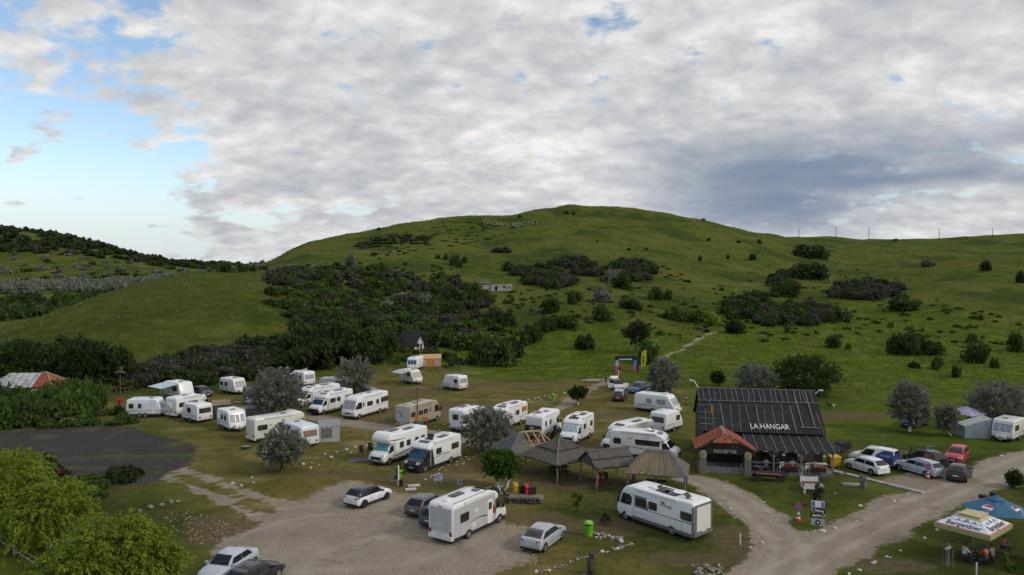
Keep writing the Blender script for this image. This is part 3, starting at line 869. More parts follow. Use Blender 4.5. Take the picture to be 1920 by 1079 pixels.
sheet('old_tar_lot', lambda P: sd_poly(P, TARLOT) - 0.3 + (fbm(P[:, 0] / 7, P[:, 1] / 7, 3, 8) - 0.5) * 6, clipbox(bbox(TARLOT, 3)), 0.6, 0.012)
# ------------------------------------------------------------------ vegetation
rngs = np.random.default_rng(11)
BUSH = []                                                  # unit bushes: radius 1, height 1
for i in range(5):
	r = np.random.default_rng(100 + i)
	BUSH.append(leaf_cloud(r, dome_blobs(r, 15, 1.0, 1.0, (0.24, 0.44)), 900, 0.125, 0.35, 0.45, 1.9))
BUSH_LO = []                                               # the same, coarser, for growth far away
for i in range(4):
	r = np.random.default_rng(140 + i)
	BUSH_LO.append(leaf_cloud(r, dome_blobs(r, 9, 1.0, 1.0, (0.32, 0.5)), 230, 0.25, 0.35, 0.4))
BUSH_FAR = []
for i in range(4):
	r = np.random.default_rng(160 + i)
	BUSH_FAR.append(leaf_cloud(r, dome_blobs(r, 8, 1.0, 1.0, (0.34, 0.5)), 110, 0.36, 0.35, 0.4))
BUSH_MID = []
for i in range(4):
	r = np.random.default_rng(120 + i)
	BUSH_MID.append(leaf_cloud(r, dome_blobs(r, 12, 1.0, 1.0, (0.26, 0.46)), 460, 0.17, 0.35, 0.45, 1.7))
_bm = {}
def bush_mesh(i, kind, lo=False):
	k = (i, kind, lo)
	if k not in _bm:
		V, Fc = (BUSH_LO if lo else BUSH)[i]
		_bm[k] = mesh_of('bush', V, Fc, leafmat(kind))
	return _bm[k]
def bush(px, py, w, h, kind, label, group=None, name='bush', cat='bush'):
	"""one bush: foot at a pixel, width and height in photo pixels at that distance"""
	p = hit(px, py)
	s = p[1] / F_PX
	i = rngs.integers(0, 5)
	o = link(name, bush_mesh(int(i), kind), None, (p[0], p[1] + w * s * 0.3, p[2] - 0.12 * h * s), rngs.random() * 6.28)
	o.scale = (w * s * 0.53, w * s * 0.53 * (0.8 + 0.4 * rngs.random()), h * s * 1.1)
	return tag(o, label, cat, group)
SH = 'scattered bushes on the hillside'
for a in [
	# right-hand hill
	(1535, 487, 74, 34, 'dark', 'dark round bush highest on the right slope below the pole line'),
	(1519, 526, 88, 40, 'dark', 'wide dark bush just below the highest bush of the right slope'),
	(1486, 560, 46, 42, 'deep', 'tall grey-green bush between the dark thickets of the right slope'),
	(1706, 582, 62, 32, 'deep', 'loose green bush at the right end of the big domed thicket'),
	(1380, 627, 42, 32, 'dark', 'dark round bush beside the upper end of the hill path'),
	(1340, 610, 52, 30, 'lime', 'pale lime green bush beside the hill path'),
	(1292, 606, 56, 26, 'green', 'green bush left of the pale lime bush on the slope'),
	(1310, 602, 30, 22, 'deep', 'low dark green bush touching the pale lime bush'),
	(1268, 598, 20, 20, 'deep', 'small round bush on the slope left of the hill path'),
	(1250, 600, 19, 20, 'deep', 'small round bush, left of two above the hill path'),
	(1742, 501, 26, 13, 'brown', 'small brown bush on the skyline of the right knoll'),
	(1854, 509, 22, 24, 'dark', 'lone upright bush on the crest of the right knoll'),
	(1918, 531, 18, 27, 'dark', 'dark bush at the right picture edge on the knoll'),
	(1568, 654, 30, 30, 'deep', 'green bush alone in the meadow behind the hangar roof'),
	(1592, 656, 13, 14, 'green', 'tiny bush just right of the lone meadow bush'),
	(1700, 668, 60, 55, 'deep', 'tall leafy bush, largest of the meadow clump on the right'),
	(1730, 664, 34, 44, 'deep', 'green bush in the middle of the right meadow clump'),
	(1762, 668, 40, 32, 'deep', 'rounded green bush at the right of the meadow clump'),
	(1718, 691, 24, 14, 'dark', 'low dark bush in front of the meadow clump'),
	(1762, 695, 20, 30, 'green', 'slender bush below the right meadow clump'),
	(1798, 709, 25, 27, 'deep', 'bush with a bare stem low in the right meadow'),
	(1838, 682, 46, 46, 'deep', 'large leafy bush towards the right edge of the meadow'),
	(1868, 692, 18, 24, 'deep', 'small bush right of the large leafy meadow bush'),
	(1826, 646, 22, 26, 'green', 'light green bush above the large leafy meadow bush'),
	(1912, 662, 30, 46, 'deep', 'tall bush cut by the right picture edge in the meadow'),
	(1476, 625, 13, 22, 'green', 'thin upright bush in front of the long dark thicket'),
	(1590, 606, 14, 13, 'deep', 'small bush at the right end of the long dark thicket'),
	# middle of the main hill
	(940, 475, 44, 15, 'brown', 'flat dark brown bush alone high on the main hill'),
	(1150, 531, 46, 30, 'silver', 'upper of two silver-grey bushes in the middle of the hill'),
	(1132, 568, 38, 32, 'silver', 'lower of two silver-grey bushes in the middle of the hill'),
	(1166, 543, 42, 36, 'deep', 'green bush right of the silver-grey hillside bushes'),
	(1080, 572, 36, 30, 'deep', 'dark green bush left of the lower silver-grey bush'),
	(1035, 588, 42, 36, 'deep', 'round dark bush below the brown thicket of the hill'),
	(1132, 604, 46, 34, 'deep', 'green bush below the lower silver-grey bush'),
	(1182, 582, 60, 24, 'deep', 'low wide bush right of the lower silver-grey bush'),
	(1230, 564, 28, 30, 'deep', 'small tree-like bush halfway up the slope'),
	(1255, 564, 22, 22, 'deep', 'small bush beside the tree-like one halfway up'),
	(1062, 618, 52, 30, 'deep', 'bush right of centre in the lower row on the slope'),
	(1026, 626, 40, 34, 'deep', 'bush in the middle of the lower row on the slope'),
	(1000, 646, 56, 40, 'deep', 'wide dark bush at the left of the lower slope row'),
	(945, 614, 48, 34, 'dark', 'dark bush on the slope right of the great thicket'),
	(1098, 656, 40, 36, 'deep', 'dark twin-topped bush low on the slope above the tall grass'),
	(920, 688, 104, 62, 'deep', 'broad green bush mass at the foot of the main hill'),
	(880, 660, 90, 44, 'green', 'light green bush above the broad mass at the hill foot'),
	(960, 672, 50, 42, 'dark', 'dark bush at the right of the broad hill-foot mass'),
	(820, 650, 80, 36, 'deep', 'bush behind the white hut with the dark roof'),
	(838, 676, 24, 18, 'dark', 'small dark bush just right of the white hut'),
	(1222, 684, 50, 52, 'green', 'pale green bush behind the yellow feather flag'),
	(850, 498, 26, 24, 'deep', 'round bush, largest of the small group high on the hill'),
	(862, 503, 16, 18, 'deep', 'small bush below the group high on the main hill'),
	(835, 488, 11, 14, 'deep', 'tiny bush at the left of the small group on the hill'),
	(872, 494, 12, 16, 'deep', 'slim bush at the right of the small group on the hill'),
	(820, 486, 11, 10, 'dark', 'tiny dark bush left of the small group on the hill'),
	(655, 503, 24, 32, 'olive', 'grey-green tree-like bush on the left flank of the hill'),
	(798, 575, 34, 26, 'silver', 'small silver bush inside the great green thicket'),
]:
	bush(*a)
for px, py, w, h, lb in [
	(1314, 490, 9, 11, 'tiny bush, left of a row of three on the upper right slope'), (1365, 486, 8, 10, 'tiny bush in the middle of a row of three on the upper right slope'),
	(1413, 488, 15, 14, 'small dark bush, right of a row of three on the upper right slope'), (1425, 458, 10, 11, 'tiny bush just under the skyline left of the pole line'),
	(1330, 453, 9, 7, 'tiny flat bush below the falling right skyline'), (1212, 470, 8, 6, 'tiny bush in open grass right of the summit fall line'),
	(1062, 402, 12, 7, 'small flat bush just below the summit'), (1076, 403, 8, 6, 'tiny bush right of the flat one below the summit'),
	(1180, 470, 8, 6, 'tiny bush in open grass below the summit'), (1120, 455, 6, 5, 'tiny speck of a bush under the summit slope'),
	(710, 432, 8, 6, 'tiny bush on the left skyline of the hill'), (933, 404, 9, 6, 'small bush on the skyline above the hillside letters'),
	(975, 409, 8, 7, 'small dark bush just above the hillside letters'), (1680, 452, 12, 5, 'low bush on the skyline between the third and fourth pole'),
	(1566, 444, 20, 6, 'low bush at the foot of the second skyline pole'), (1740, 448, 10, 6, 'low bush on the skyline left of the fourth pole'),
	(1320, 414, 8, 5, 'tiny bush on the right skyline of the main hill'), (1437, 436, 6, 6, 'tiny bush on the skyline left of the first pole'),
	(700, 480, 12, 8, 'small bush below the dark scrub band of the left shoulder'), (760, 498, 10, 8, 'small bush between scrub band and great thicket'), (1385, 456, 9, 6, 'tiny bush left of the one below the pole line')]:
	bush(px, py, w, h, 'dark', lb, SH)

# growth that reads as one mass: thickets, hedges, woods
def mass(name, label, cat, polys, n, size, hgt, kinds, lo=False, seed=0, y=None, sink=0.15, rise=0.0):
	r = np.random.default_rng(seed)
	Vs = {k: [] for k in kinds}; Fs = {k: [] for k in kinds}; cnt = {k: 0 for k in kinds}
	keys = list(kinds); pr = np.array([kinds[k] for k in keys], float); pr /= pr.sum()
	pool = {False: BUSH, True: BUSH_LO, 'mid': BUSH_MID, 'far': BUSH_FAR}[lo]
	pts = []
	A = [np.array(p, float) for p in polys]
	guard = 0
	while len(pts) < n and guard < n * 60:
		guard += 1
		P = A[r.integers(0, len(A))]
		q = P.min(0) + (P.max(0) - P.min(0)) * r.random(2)
		if sd_poly(q[None], [tuple(a) for a in P])[0] > 0: continue
		pts.append(q)
	for q in pts:
		if y is None: p = hit(q[0], q[1])
		else: p = np.array([q[0], q[1], zat(q[0], q[1])])
		k = keys[r.choice(len(keys), p=pr)]
		V, Fc = pool[r.integers(0, len(pool))]
		s = size[0] + (size[1] - size[0]) * r.random()
		h = hgt[0] + (hgt[1] - hgt[0]) * r.random()
		a = r.random() * 6.28; ca, sa = math.cos(a), math.sin(a)
		W = V * np.array([s, s * (0.8 + 0.4 * r.random()), h])
		W = np.stack([W[:, 0] * ca - W[:, 1] * sa + p[0], W[:, 0] * sa + W[:, 1] * ca + p[1], W[:, 2] + p[2] - sink * h + rise * h * r.random()], 1)
		Vs[k].append(W); Fs[k].append(Fc + cnt[k]); cnt[k] += len(W)
	allV, allF, mi, off = [], [], [], 0
	used = [k for k in keys if cnt[k]]
	for j, k in enumerate(used):
		v = np.concatenate(Vs[k]); f = np.concatenate(Fs[k])
		allV.append(v); allF.append(f + off); off += len(v); mi.append(np.full(len(f), j, dtype=np.int32))
	me = mesh_of(name, np.concatenate(allV), np.concatenate(allF), leafmat(used[0]))
	for k in used[1:]: me.materials.append(leafmat(k))
	me.polygons.foreach_set('material_index', np.concatenate(mi)); me.update()
	return tag(link(name, me), label, cat, None, 'stuff')
mass('thicket', 'great green and brown thicket on the left flank of the main hill', 'thicket',
	 [[(505, 520), (560, 508), (640, 506), (760, 515), (850, 522), (930, 560), (965, 600), (900, 630), (830, 640), (740, 655), (640, 640), (560, 610), (510, 570)]],
	 340, (1.9, 4.3), (2.0, 4.4), {'green': 4, 'deep': 4, 'dark': 3, 'brown': 4, 'fresh': 1, 'olive': 0.25}, 'mid', seed=1)
mass('thicket', 'grey-brown thorn thicket on the ridge shoulder left of the hill', 'thicket',
	 [[(500, 514), (560, 500), (640, 508), (610, 522), (530, 526)]], 75, (1.6, 3.0), (1.3, 2.6), {'brown': 5, 'olive': 1, 'dark': 2}, 'mid', seed=2)
mass('thicket', 'dark scrub band along the upper left shoulder of the main hill', 'thicket',
	 [[(640, 465), (700, 448), (760, 440), (815, 448), (800, 458), (740, 458), (670, 470)]], 48, (1.6, 3.2), (0.8, 1.8), {'dark': 4, 'brown': 3, 'deep': 2}, True, seed=3)
mass('thicket', 'brown and green thicket across the middle of the main hill', 'thicket',
	 [[(950, 505), (1010, 500), (1070, 520), (1080, 538), (1030, 542), (965, 525)], [(1035, 490), (1090, 486), (1130, 500), (1150, 520), (1100, 520), (1050, 505)],
	  [(1150, 492), (1210, 492), (1232, 510), (1210, 528), (1165, 525)]], 150, (2.0, 3.8), (2.2, 4.2), {'brown': 5, 'deep': 4, 'dark': 3}, 'mid', seed=4)
mass('thicket', 'large domed grey-brown thicket on the right slope', 'thicket',
	 [[(1545, 556), (1580, 535), (1640, 528), (1690, 540), (1705, 556), (1650, 563), (1580, 563)]], 85, (1.8, 3.2), (2.4, 4.0), {'brown': 6, 'dark': 3}, 'mid', seed=5)
mass('thicket', 'long dark thicket at the foot of the right slope', 'thicket',
	 [[(1412, 606), (1440, 580), (1510, 572), (1570, 585), (1580, 600), (1520, 612), (1440, 612)]], 95, (1.7, 3.0), (2.2, 4.0), {'dark': 4, 'brown': 3, 'deep': 2, 'green': 1}, 'mid', seed=6)
mass('thicket', 'dark green thicket left of the long one on the right slope', 'thicket',
	 [[(1352, 582), (1380, 560), (1430, 550), (1450, 575), (1420, 598), (1370, 600)], [(1440, 520), (1475, 508), (1480, 545), (1450, 560)]], 75, (1.7, 3.0), (2.0, 3.8), {'dark': 4, 'deep': 4}, 'mid', seed=7)
mass('thicket', 'dark thorn thicket along the foot of the left spur', 'thicket',
	 [[(215, 712), (300, 690), (380, 668), (480, 645), (540, 650), (560, 690), (480, 714), (360, 728), (240, 734)]], 135, (1.8, 3.4), (2.4, 4.2), {'dark': 4, 'brown': 4, 'deep': 1}, 'mid', seed=8)
mass('wood', 'dark trees in the hollow left of the white hut', 'wood',
	 [[(530, 690), (560, 640), (640, 640), (720, 655), (738, 682), (640, 690), (560, 706)]], 120, (2.0, 3.6), (3.2, 4.8), {'dark': 6, 'deep': 2}, 'mid', seed=9, rise=1.0)
mass('wood', 'dark leafy trees behind the tiled house', 'wood',
	 [[(-60, 715), (0, 690), (110, 690), (200, 700), (225, 725), (150, 722), (0, 716)]], 64, (1.8, 3.2), (3.0, 4.6), {'dark': 3, 'deep': 4}, 'mid', seed=10, rise=0.9)
mass('hedge', 'overgrown green hedge in front of the tiled house', 'hedge',
	 [[(-40, 775), (0, 750), (100, 742), (180, 752), (188, 778), (150, 790), (60, 800), (-40, 805)]], 140, (1.2, 2.4), (2.7, 4.3), {'deep': 4, 'green': 4, 'fresh': 1}, 'mid', seed=12)
mass('weeds', 'tall green weeds beside the old tar lot', 'weeds',
	 [[(190, 780), (260, 768), (270, 790), (210, 800)], [(60, 795), (180, 790), (200, 797), (80, 806)], [(100, 905), (190, 905), (200, 940), (120, 935)]], 60, (0.6, 1.3), (0.7, 1.5), {'green': 3, 'deep': 2, 'fresh': 2}, 'mid', seed=13)
mass('brush_pile', 'dark reddish pile of cut branches at the edge of the tar lot', 'brush pile',
	 [[(35, 872), (75, 868), (125, 892), (110, 905), (80, 897)], [(185, 905), (225, 888), (262, 893), (225, 910)]], 30, (0.7, 1.5), (0.7, 1.5), {'rust': 3, 'dark': 2}, 'mid', seed=14)
mass('scrub', 'low loose scrub fringing the great thicket on the main hill', 'scrub',
	 [[(500, 535), (570, 505), (700, 490), (860, 505), (1000, 560), (1010, 640), (860, 690), (740, 690), (620, 600)]], 330, (0.6, 1.7), (0.5, 1.5), {'green': 5, 'deep': 3, 'fresh': 3, 'brown': 1}, 'far', seed=31)
mass('scrub', 'low loose scrub between the bushes on the middle of the hill', 'scrub',
	 [[(960, 490), (1240, 480), (1330, 560), (1420, 620), (1240, 640), (1020, 620)]], 170, (0.5, 1.5), (0.4, 1.2), {'green': 5, 'deep': 3, 'fresh': 2, 'brown': 2}, 'far', seed=32)
mass('scrub', 'low loose scrub dotted over the right slope', 'scrub',
	 [[(1330, 540), (1460, 480), (1640, 500), (1760, 560), (1920, 600), (1920, 680), (1600, 640), (1400, 640)]], 170, (0.5, 1.4), (0.4, 1.2), {'green': 5, 'deep': 4, 'brown': 1}, 'far', seed=33)
mass('scrub', 'dark low heath high on the left shoulder of the hill', 'scrub',
	 [[(640, 470), (720, 440), (880, 415), (1000, 412), (960, 440), (820, 470), (700, 490)]], 120, (0.6, 2.0), (0.25, 0.7), {'dark': 4, 'deep': 4, 'brown': 2}, 'far', seed=34)
# far side of the valley, left
def xy_poly(*p): return [[(a, b) for a, b in p]]
mass('forest', 'dark green wood filling the valley behind the left spur', 'forest', xy_poly((-300, 330), (-215, 250), (-160, 275), (-150, 320), (-175, 420), (-320, 430)),
	 280, (3.5, 6.0), (5.0, 8.5), {'deep': 5, 'dark': 4, 'green': 1}, True, 15, 'xy')
mass('grove', 'pale silver grove across the valley floor on the left', 'grove', xy_poly((-420, 470), (-260, 455), (-205, 480), (-240, 540), (-420, 540)),
	 340, (2.8, 5.0), (4.0, 6.5), {'silver': 5, 'olive': 3}, 'far', 16, 'xy')
mass('scrub', 'silver and green scrub on the far valley meadow', 'scrub', xy_poly((-620, 560), (-330, 570), (-240, 660), (-330, 740), (-700, 740)),
	 190, (2.5, 5.0), (2.5, 5.0), {'olive': 4, 'deep': 3, 'silver': 2}, 'far', 17, 'xy')
mass('forest', 'dark wooded ridge on the left skyline', 'forest', xy_poly((-760, 690), (-560, 715), (-420, 735), (-290, 775), (-270, 900), (-420, 930), (-800, 930)),
	 760, (4.5, 9.0), (4.0, 8.0), {'dark': 7, 'brown': 1}, 'far', 18, 'xy')
mass('wood', 'silver and green trees on the saddle between spur and hill', 'wood',
	 [[(375, 505), (400, 500), (480, 496), (500, 500), (490, 512), (400, 512)]], 40, (1.3, 2.2), (2.2, 4.0), {'olive': 3, 'deep': 4}, True, 19)
mass('forest', 'far dark wood closing the valley on the horizon', 'forest', xy_poly((-900, 1380), (-500, 1380), (-460, 1560), (-900, 1560)),
	 90, (12, 20), (6, 10), {'dark': 3, 'deep': 2}, True, 20, 'xy')

# trees of the camp
BARK = M('bark', (0.085, 0.070, 0.055), 0.9, var=0.4, scale=6, bump=0.6, stretch=(1, 1, 0.3))
LIMEWASH = M('limewash', (0.72, 0.71, 0.68), 0.85, var=0.2, scale=8)
def shoots(r, W, H, c0, n, leaf, droop, lean, flat=1.0):
	"""crown of leafy shoots that spring outward from the limbs; uneven outline, gaps between the sprays"""
	per = 24
	m = max(8, n // per)
	d = r.normal(size=(m, 3)); d /= np.linalg.norm(d, axis=1)[:, None]
	K = r.normal(size=(6, 3)) * 2.2; ph = r.random(6) * 6.28
	lump = 1 + 0.13 * np.cos(d @ K.T + ph).sum(1) / 1.6
	R = np.array([W / 2, W / 2, (H - c0) / 2])
	cen = np.array([lean * 0.6, 0, c0 + (H - c0) / 2])
	f = 0.25 + 0.60 * r.random(m) ** 0.55
	S = cen + d * R * (f * lump)[:, None]
	D = d + np.array([0, 0, 0.45 if droop < 1 else 0.15]) + r.normal(size=(m, 3)) * 0.35
	D /= np.linalg.norm(D, axis=1)[:, None]
	Ln = (0.16 + 0.16 * r.random(m)) * W * 0.8
	t = r.random((m, per)) ** 0.8
	P = S[:, None] + D[:, None] * (Ln[:, None] * t)[..., None]
	P[..., 2] -= droop * 0.42 * Ln[:, None] * t ** 2
	P = P.reshape(-1, 3) + r.normal(size=(m * per, 3)) * leaf * 0.75
	P[:, 2] = np.maximum(P[:, 2], 0.05)
	T = np.repeat(D, per, axis=0)
	T[:, 2] -= (droop * 0.84 * t).ravel()
	T += r.normal(size=T.shape) * 0.55
	T /= np.linalg.norm(T, axis=1)[:, None]
	N = r.normal(size=T.shape) + np.array([0, 0, 0.7]); N -= T * (N * T).sum(1)[:, None]; N /= np.linalg.norm(N, axis=1)[:, None] + 1e-9
	B = np.cross(N, T)
	L_ = leaf * (0.6 + 0.8 * r.random(len(P)))[:, None]
	a, b = T * L_ * 1.35, B * L_ * 0.5
	V = np.stack([P - a, P + b, P + a, P - b], 1).reshape(-1, 3)
	return V, np.arange(len(V)).reshape(-1, 4)
def tree(px, py, w, h, kind, label, n=3600, leaf=0.26, trunk=0.18, crown_from=0.22, stems=1, wash=False, name='tree', seed=0, droop=0.3, lean=0.0, group=None, flat=1.0):
	"""w, h in photo pixels at the tree's distance; foot at the pixel"""
	p = hit(px, py)
	s = p[1] / F_PX
	W, H = w * s, h * s
	r = np.random.default_rng(seed + 500)
	t = empty(name, p)
	tag(t, label, 'tree', group)
	c0 = H * crown_from
	tips = []
	for k in range(stems):
		b = MB()
		a0 = r.random() * 6.28 if stems == 1 else 6.28 * k / stems
		off = 0.0 if stems == 1 else 0.35
		base = Vector((off * math.cos(a0), off * math.sin(a0), -0.15))
		mid = Vector((base.x * 2.2 + lean * 0.4, base.y * 2.2, c0 * 0.9))
		top = Vector((base.x * 3.5 + lean + (r.random() - .5) * W * 0.12, base.y * 3.5, H * 0.72))
		b.tube([base, base * 0.5 + mid * 0.5, mid, mid * 0.5 + top * 0.5, top], [trunk * 1.25, trunk, trunk * 0.85, trunk * 0.55, trunk * 0.2], 7)
		for j in range(7 if stems == 1 else 4):
			a = 6.28 * j / 7 + r.random()
			q = 0.25 + 0.35 * r.random()
			st = mid.lerp(top, 0.1 + 0.7 * r.random())
			en = Vector((math.cos(a) * W * q, math.sin(a) * W * q, c0 + (H - c0) * (0.25 + 0.5 * r.random())))
			b.tube([st, st.lerp(en, 0.5) + Vector((0, 0, 0.12 * H * r.random())), en], [trunk * 0.45, trunk * 0.3, trunk * 0.1], 5)
		b.build('trunk', BARK, t, True)
		if wash:
			MB().tube([base + Vector((0, 0, 0.15)), base * 0.5 + mid * 0.5 - Vector((0, 0, 0.02)), base * 0.2 + mid * 0.8], [trunk * 1.3, trunk * 1.08, trunk * 0.98], 8).build('limewash_band', LIMEWASH, t, True)
	V, Fc = shoots(r, W, H, c0, n, leaf, droop, lean, flat)
	link('crown', mesh_of('crown', V, Fc, leafmat(kind)), t)
	return t
tree(520, 786, 100, 88, 'olive', 'large silver-green tree behind the white motorhomes on the left', 9000, 0.15, 0.2, 0.1, stems=2, seed=1)
tree(528, 886, 78, 84, 'olive', 'silver-green tree in front of the caravan with the striped tent', 7000, 0.12, 0.13, 0.14, seed=2)
tree(668, 740, 66, 66, 'olive', 'silvery tree beside the grey car at the back of the camp', 5200, 0.15, 0.14, 0.1, seed=3)
tree(915, 850, 92, 84, 'olive', 'dark silver-green tree beside the slatted pavilion', 7500, 0.13, 0.16, 0.12, stems=2, seed=4)
tree(1243, 741, 54, 66, 'olive', 'round silver tree beside the blue car', 5600, 0.15, 0.14, 0.02, seed=5, flat=1.2)
tree(1417, 742, 66, 58, 'silver', 'pale silver tree directly behind the hangar roof', 5200, 0.16, 0.14, 0.05, seed=6)
tree(1706, 810, 70, 88, 'olive', 'silver-green tree with white trunk over the parked dark car', 6500, 0.14, 0.14, 0.16, wash=True, seed=7)
tree(1783, 818, 40, 62, 'olive', 'slim silver-green tree left of the lilac pavilion', 3600, 0.13, 0.1, 0.2, wash=True, seed=8, lean=-0.8)
tree(1865, 800, 98, 78, 'olive', 'broad silver tree behind the caravan at the right edge', 8000, 0.15, 0.16, 0.05, stems=2, seed=9)
tree(940, 920, 66, 72, 'fresh', 'bright green tree with whitewashed stems near the bins', 6500, 0.13, 0.1, 0.40, stems=3, wash=True, seed=10)
tree(1084, 760, 34, 34, 'dark', 'small dark round tree with white trunk by the footpath', 2200, 0.16, 0.09, 0.3, wash=True, seed=11)
tree(1512, 738, 118, 62, 'deep', 'large dark green tree clump behind the hangar', 8500, 0.2, 0.2, 0.02, stems=3, seed=12)
tree(1347, 724, 22, 24, 'deep', 'small dark tree behind the left end of the hangar', 900, 0.28, 0.07, 0.3, seed=13)
tree(1192, 662, 44, 58, 'dark', 'dark pine-like tree with bare trunk above the finish arch', 3000, 0.22, 0.16, 0.3, seed=14)
tree(166, 724, 78, 92, 'dark', 'dark tree standing tallest behind the left lamp post', 6500, 0.2, 0.22, 0.02, seed=15)
tree(1903, 916, 22, 30, 'dark', 'small dark clipped tree at the right edge beside the road', 700, 0.2, 0.06, 0.3, seed=16)
tree(1083, 960, 18, 34, 'green', 'young sapling on the grass in front of the thatched shelters', 150, 0.12, 0.035, 0.35, seed=17)
tree(1136, 984, 15, 20, 'deep', 'tiny sapling on the grass left of the big coach-built motorhome', 90, 0.12, 0.03, 0.35, seed=18)
tree(1534, 952, 15, 46, 'dark', 'slender young conifer behind the stack of signs', 420, 0.12, 0.06, 0.04, seed=19, flat=1.6)
tree(1892, 1090, 26, 52, 'green', 'young staked sapling at the lower right picture edge', 200, 0.12, 0.04, 0.35, seed=20, wash=True)
tree(749, 908, 12, 38, 'deep', 'thin leafy sapling beside the green litter bin', 240, 0.12, 0.04, 0.1, seed=21)
for k, (px, py, w, h) in enumerate([(20, 1000, 150, 150), (90, 1030, 150, 125), (115, 975, 80, 70), (215, 1110, 170, 150), (150, 1140, 150, 120), (275, 1110, 120, 100), (55, 1012, 100, 104), (40, 950, 90, 110)]):
	names_ = ['tall lime green willow at the left picture edge', 'lime green willow behind the broken fence rail', 'small lime willow at the back of the willow row', 'largest lime willow next to the green litter bin',
			  'lime willow at the bottom of the picture', 'rightmost low lime willow beside the green litter bin', 'lime willow over the grey fence rail', 'rearmost lime willow beside the brush pile']
	tree(px, py, w, h, 'lime', names_[k], 11500 if w > 100 else 7000, 0.098, 0.14, 0.2, wash=True, name='willow_tree', seed=30 + k, droop=1.4, group='willows in the lower left corner')
for k, (px, py, w, h, lb) in enumerate([
	(38, 712, 60, 70, 'leafy tree behind the pale half of the house roof'), (100, 712, 70, 60, 'leafy tree behind the tiled half of the house roof')]):
	tree(px, py, w, h, 'deep', lb, 5000, 0.2, 0.18, 0.02, seed=50 + k)

# loose tufts of uncut grass
def tufts(name, label, polys_xy, n, hgt, mat, seed):
	r = np.random.default_rng(seed)
	A = np.array(polys_xy); lo, hi = A.min(0), A.max(0)
	P = lo + (hi - lo) * r.random((n * 2, 2))
	d = sd_poly(P, [tuple(a) for a in A])
	at = surface_attrs(P)
	keep = (d < 0) & (np.maximum(at['bare'], at['tar']) < 0.25) & (fbm(P[:, 0] / 3, P[:, 1] / 3, 3, seed) > 0.44)
	P = P[keep][:n]; n = len(P)
	Z = height(P[:, 0], P[:, 1])
	Vs = []
	for b in range(3):
		a = r.random(n) * 6.28
		h = hgt * (0.5 + r.random(n)); w = h * 0.22
		ox, oy = (r.random(n) - .5) * hgt * 1.2, (r.random(n) - .5) * hgt * 1.2
		lx, ly = (r.random(n) - .5) * h * 0.8, (r.random(n) - .5) * h * 0.8
		x, y = P[:, 0] + ox, P[:, 1] + oy
		Vs.append(np.stack([np.stack([x - np.cos(a) * w, y - np.sin(a) * w, Z - 0.03], 1), np.stack([x + np.cos(a) * w, y + np.sin(a) * w, Z - 0.03], 1), np.stack([x + lx, y + ly, Z + h], 1)], 1).reshape(-1, 3))
	V = np.concatenate(Vs)
	return tag(link(name, mesh_of(name, V, np.arange(len(V)).reshape(-1, 3), mat)), label, 'grass', None, 'stuff')
GR1 = M_leaf('grass_blades', ((0.150, 0.155, 0.045), (0.240, 0.215, 0.085), (0.120, 0.135, 0.036)), 0.5)
GR2 = M_leaf('grass_blades_lush', ((0.105, 0.150, 0.022), (0.180, 0.215, 0.040), (0.085, 0.125, 0.018)), 0.5)
tufts('grass', 'short uneven grass of the camp ground', [(-75, 42), (75, 42), (95, 100), (80, 148), (-80, 148)], 32000, 0.10, GR1, 71)
tufts('grass', 'tall wild grass on the meadow and hill foot', [(-60, 145), (0, 140), (40, 118), (130, 112), (170, 230), (-40, 235), (-120, 200), (-110, 140)], 30000, 0.30, GR2, 72)
tufts('grass', 'rough grass over the hill slopes', [(-190, 150), (240, 150), (330, 600), (-170, 470)], 26000, 0.42, GR2, 73)
GR3 = M_leaf('grass_blades_dry', ((0.190, 0.175, 0.060), (0.280, 0.250, 0.110), (0.150, 0.150, 0.050)), 0.5)
tufts('grass', 'pale dry seed-head grass in drifts on the slopes', [(-190, 150), (240, 150), (330, 600), (-170, 470)], 16000, 0.5, GR3, 75)
# ------------------------------------------------------------------ vehicles
def glassmat(name, col, rough=0.08):
	if name in MATS: return MATS[name]
	t = NT(name)
	nz = t.noise(1.3, 2.0, 0.5, t.coords())
	c = t.mix(t.ramp(nz, 0.4, 0.6), col, tuple(x * 1.6 + 0.004 for x in col))
	t.principled(c, rough, 0.0, None, 0.6)
	MATS[name] = t.m
	return t.m
GLASS = glassmat('dark_glass', (0.012, 0.013, 0.014))
ACRYL = glassmat('smoked_acrylic', (0.030, 0.028, 0.026), 0.14)
BLIND = M('drawn_blind', (0.36, 0.38, 0.40), 0.45, var=0.3, scale=5, spec=0.25)
LILAC = M('curtained_pane', (0.34, 0.34, 0.44), 0.2, var=0.3, scale=4, spec=0.6)
SCREEN = M('foil_screen', (0.40, 0.52, 0.54), 0.25, var=0.35, scale=4, spec=0.6)
TEAL = M('teal_foil_screen', (0.13, 0.36, 0.40), 0.25, var=0.5, scale=5, spec=0.6)
WINBLUE = glassmat('blue_tinted_glass', (0.020, 0.045, 0.095))
RUBBER = M('tyre_rubber', (0.018, 0.018, 0.018), 0.85, var=0.3)
RIM = M('alloy_rim', (0.42, 0.42, 0.43), 0.35, 0.6, var=0.3, scale=9)
RIMDARK = M('dark_rim', (0.03, 0.03, 0.03), 0.4, 0.3)
PLASTIC = M('black_plastic', (0.022, 0.022, 0.024), 0.55, var=0.3)
GREYPL = M('grey_plastic', (0.16, 0.16, 0.165), 0.5, var=0.2)
LAMPC = M('clear_lamp', (0.55, 0.56, 0.58), 0.12, 0.1, spec=0.7)
LAMPR = M('red_lamp', (0.30, 0.012, 0.012), 0.2, spec=0.6)
PLATE = M('number_plate', (0.62, 0.62, 0.60), 0.4)
STEEL = M('galvanised_steel', (0.36, 0.37, 0.38), 0.45, 0.7, var=0.3)
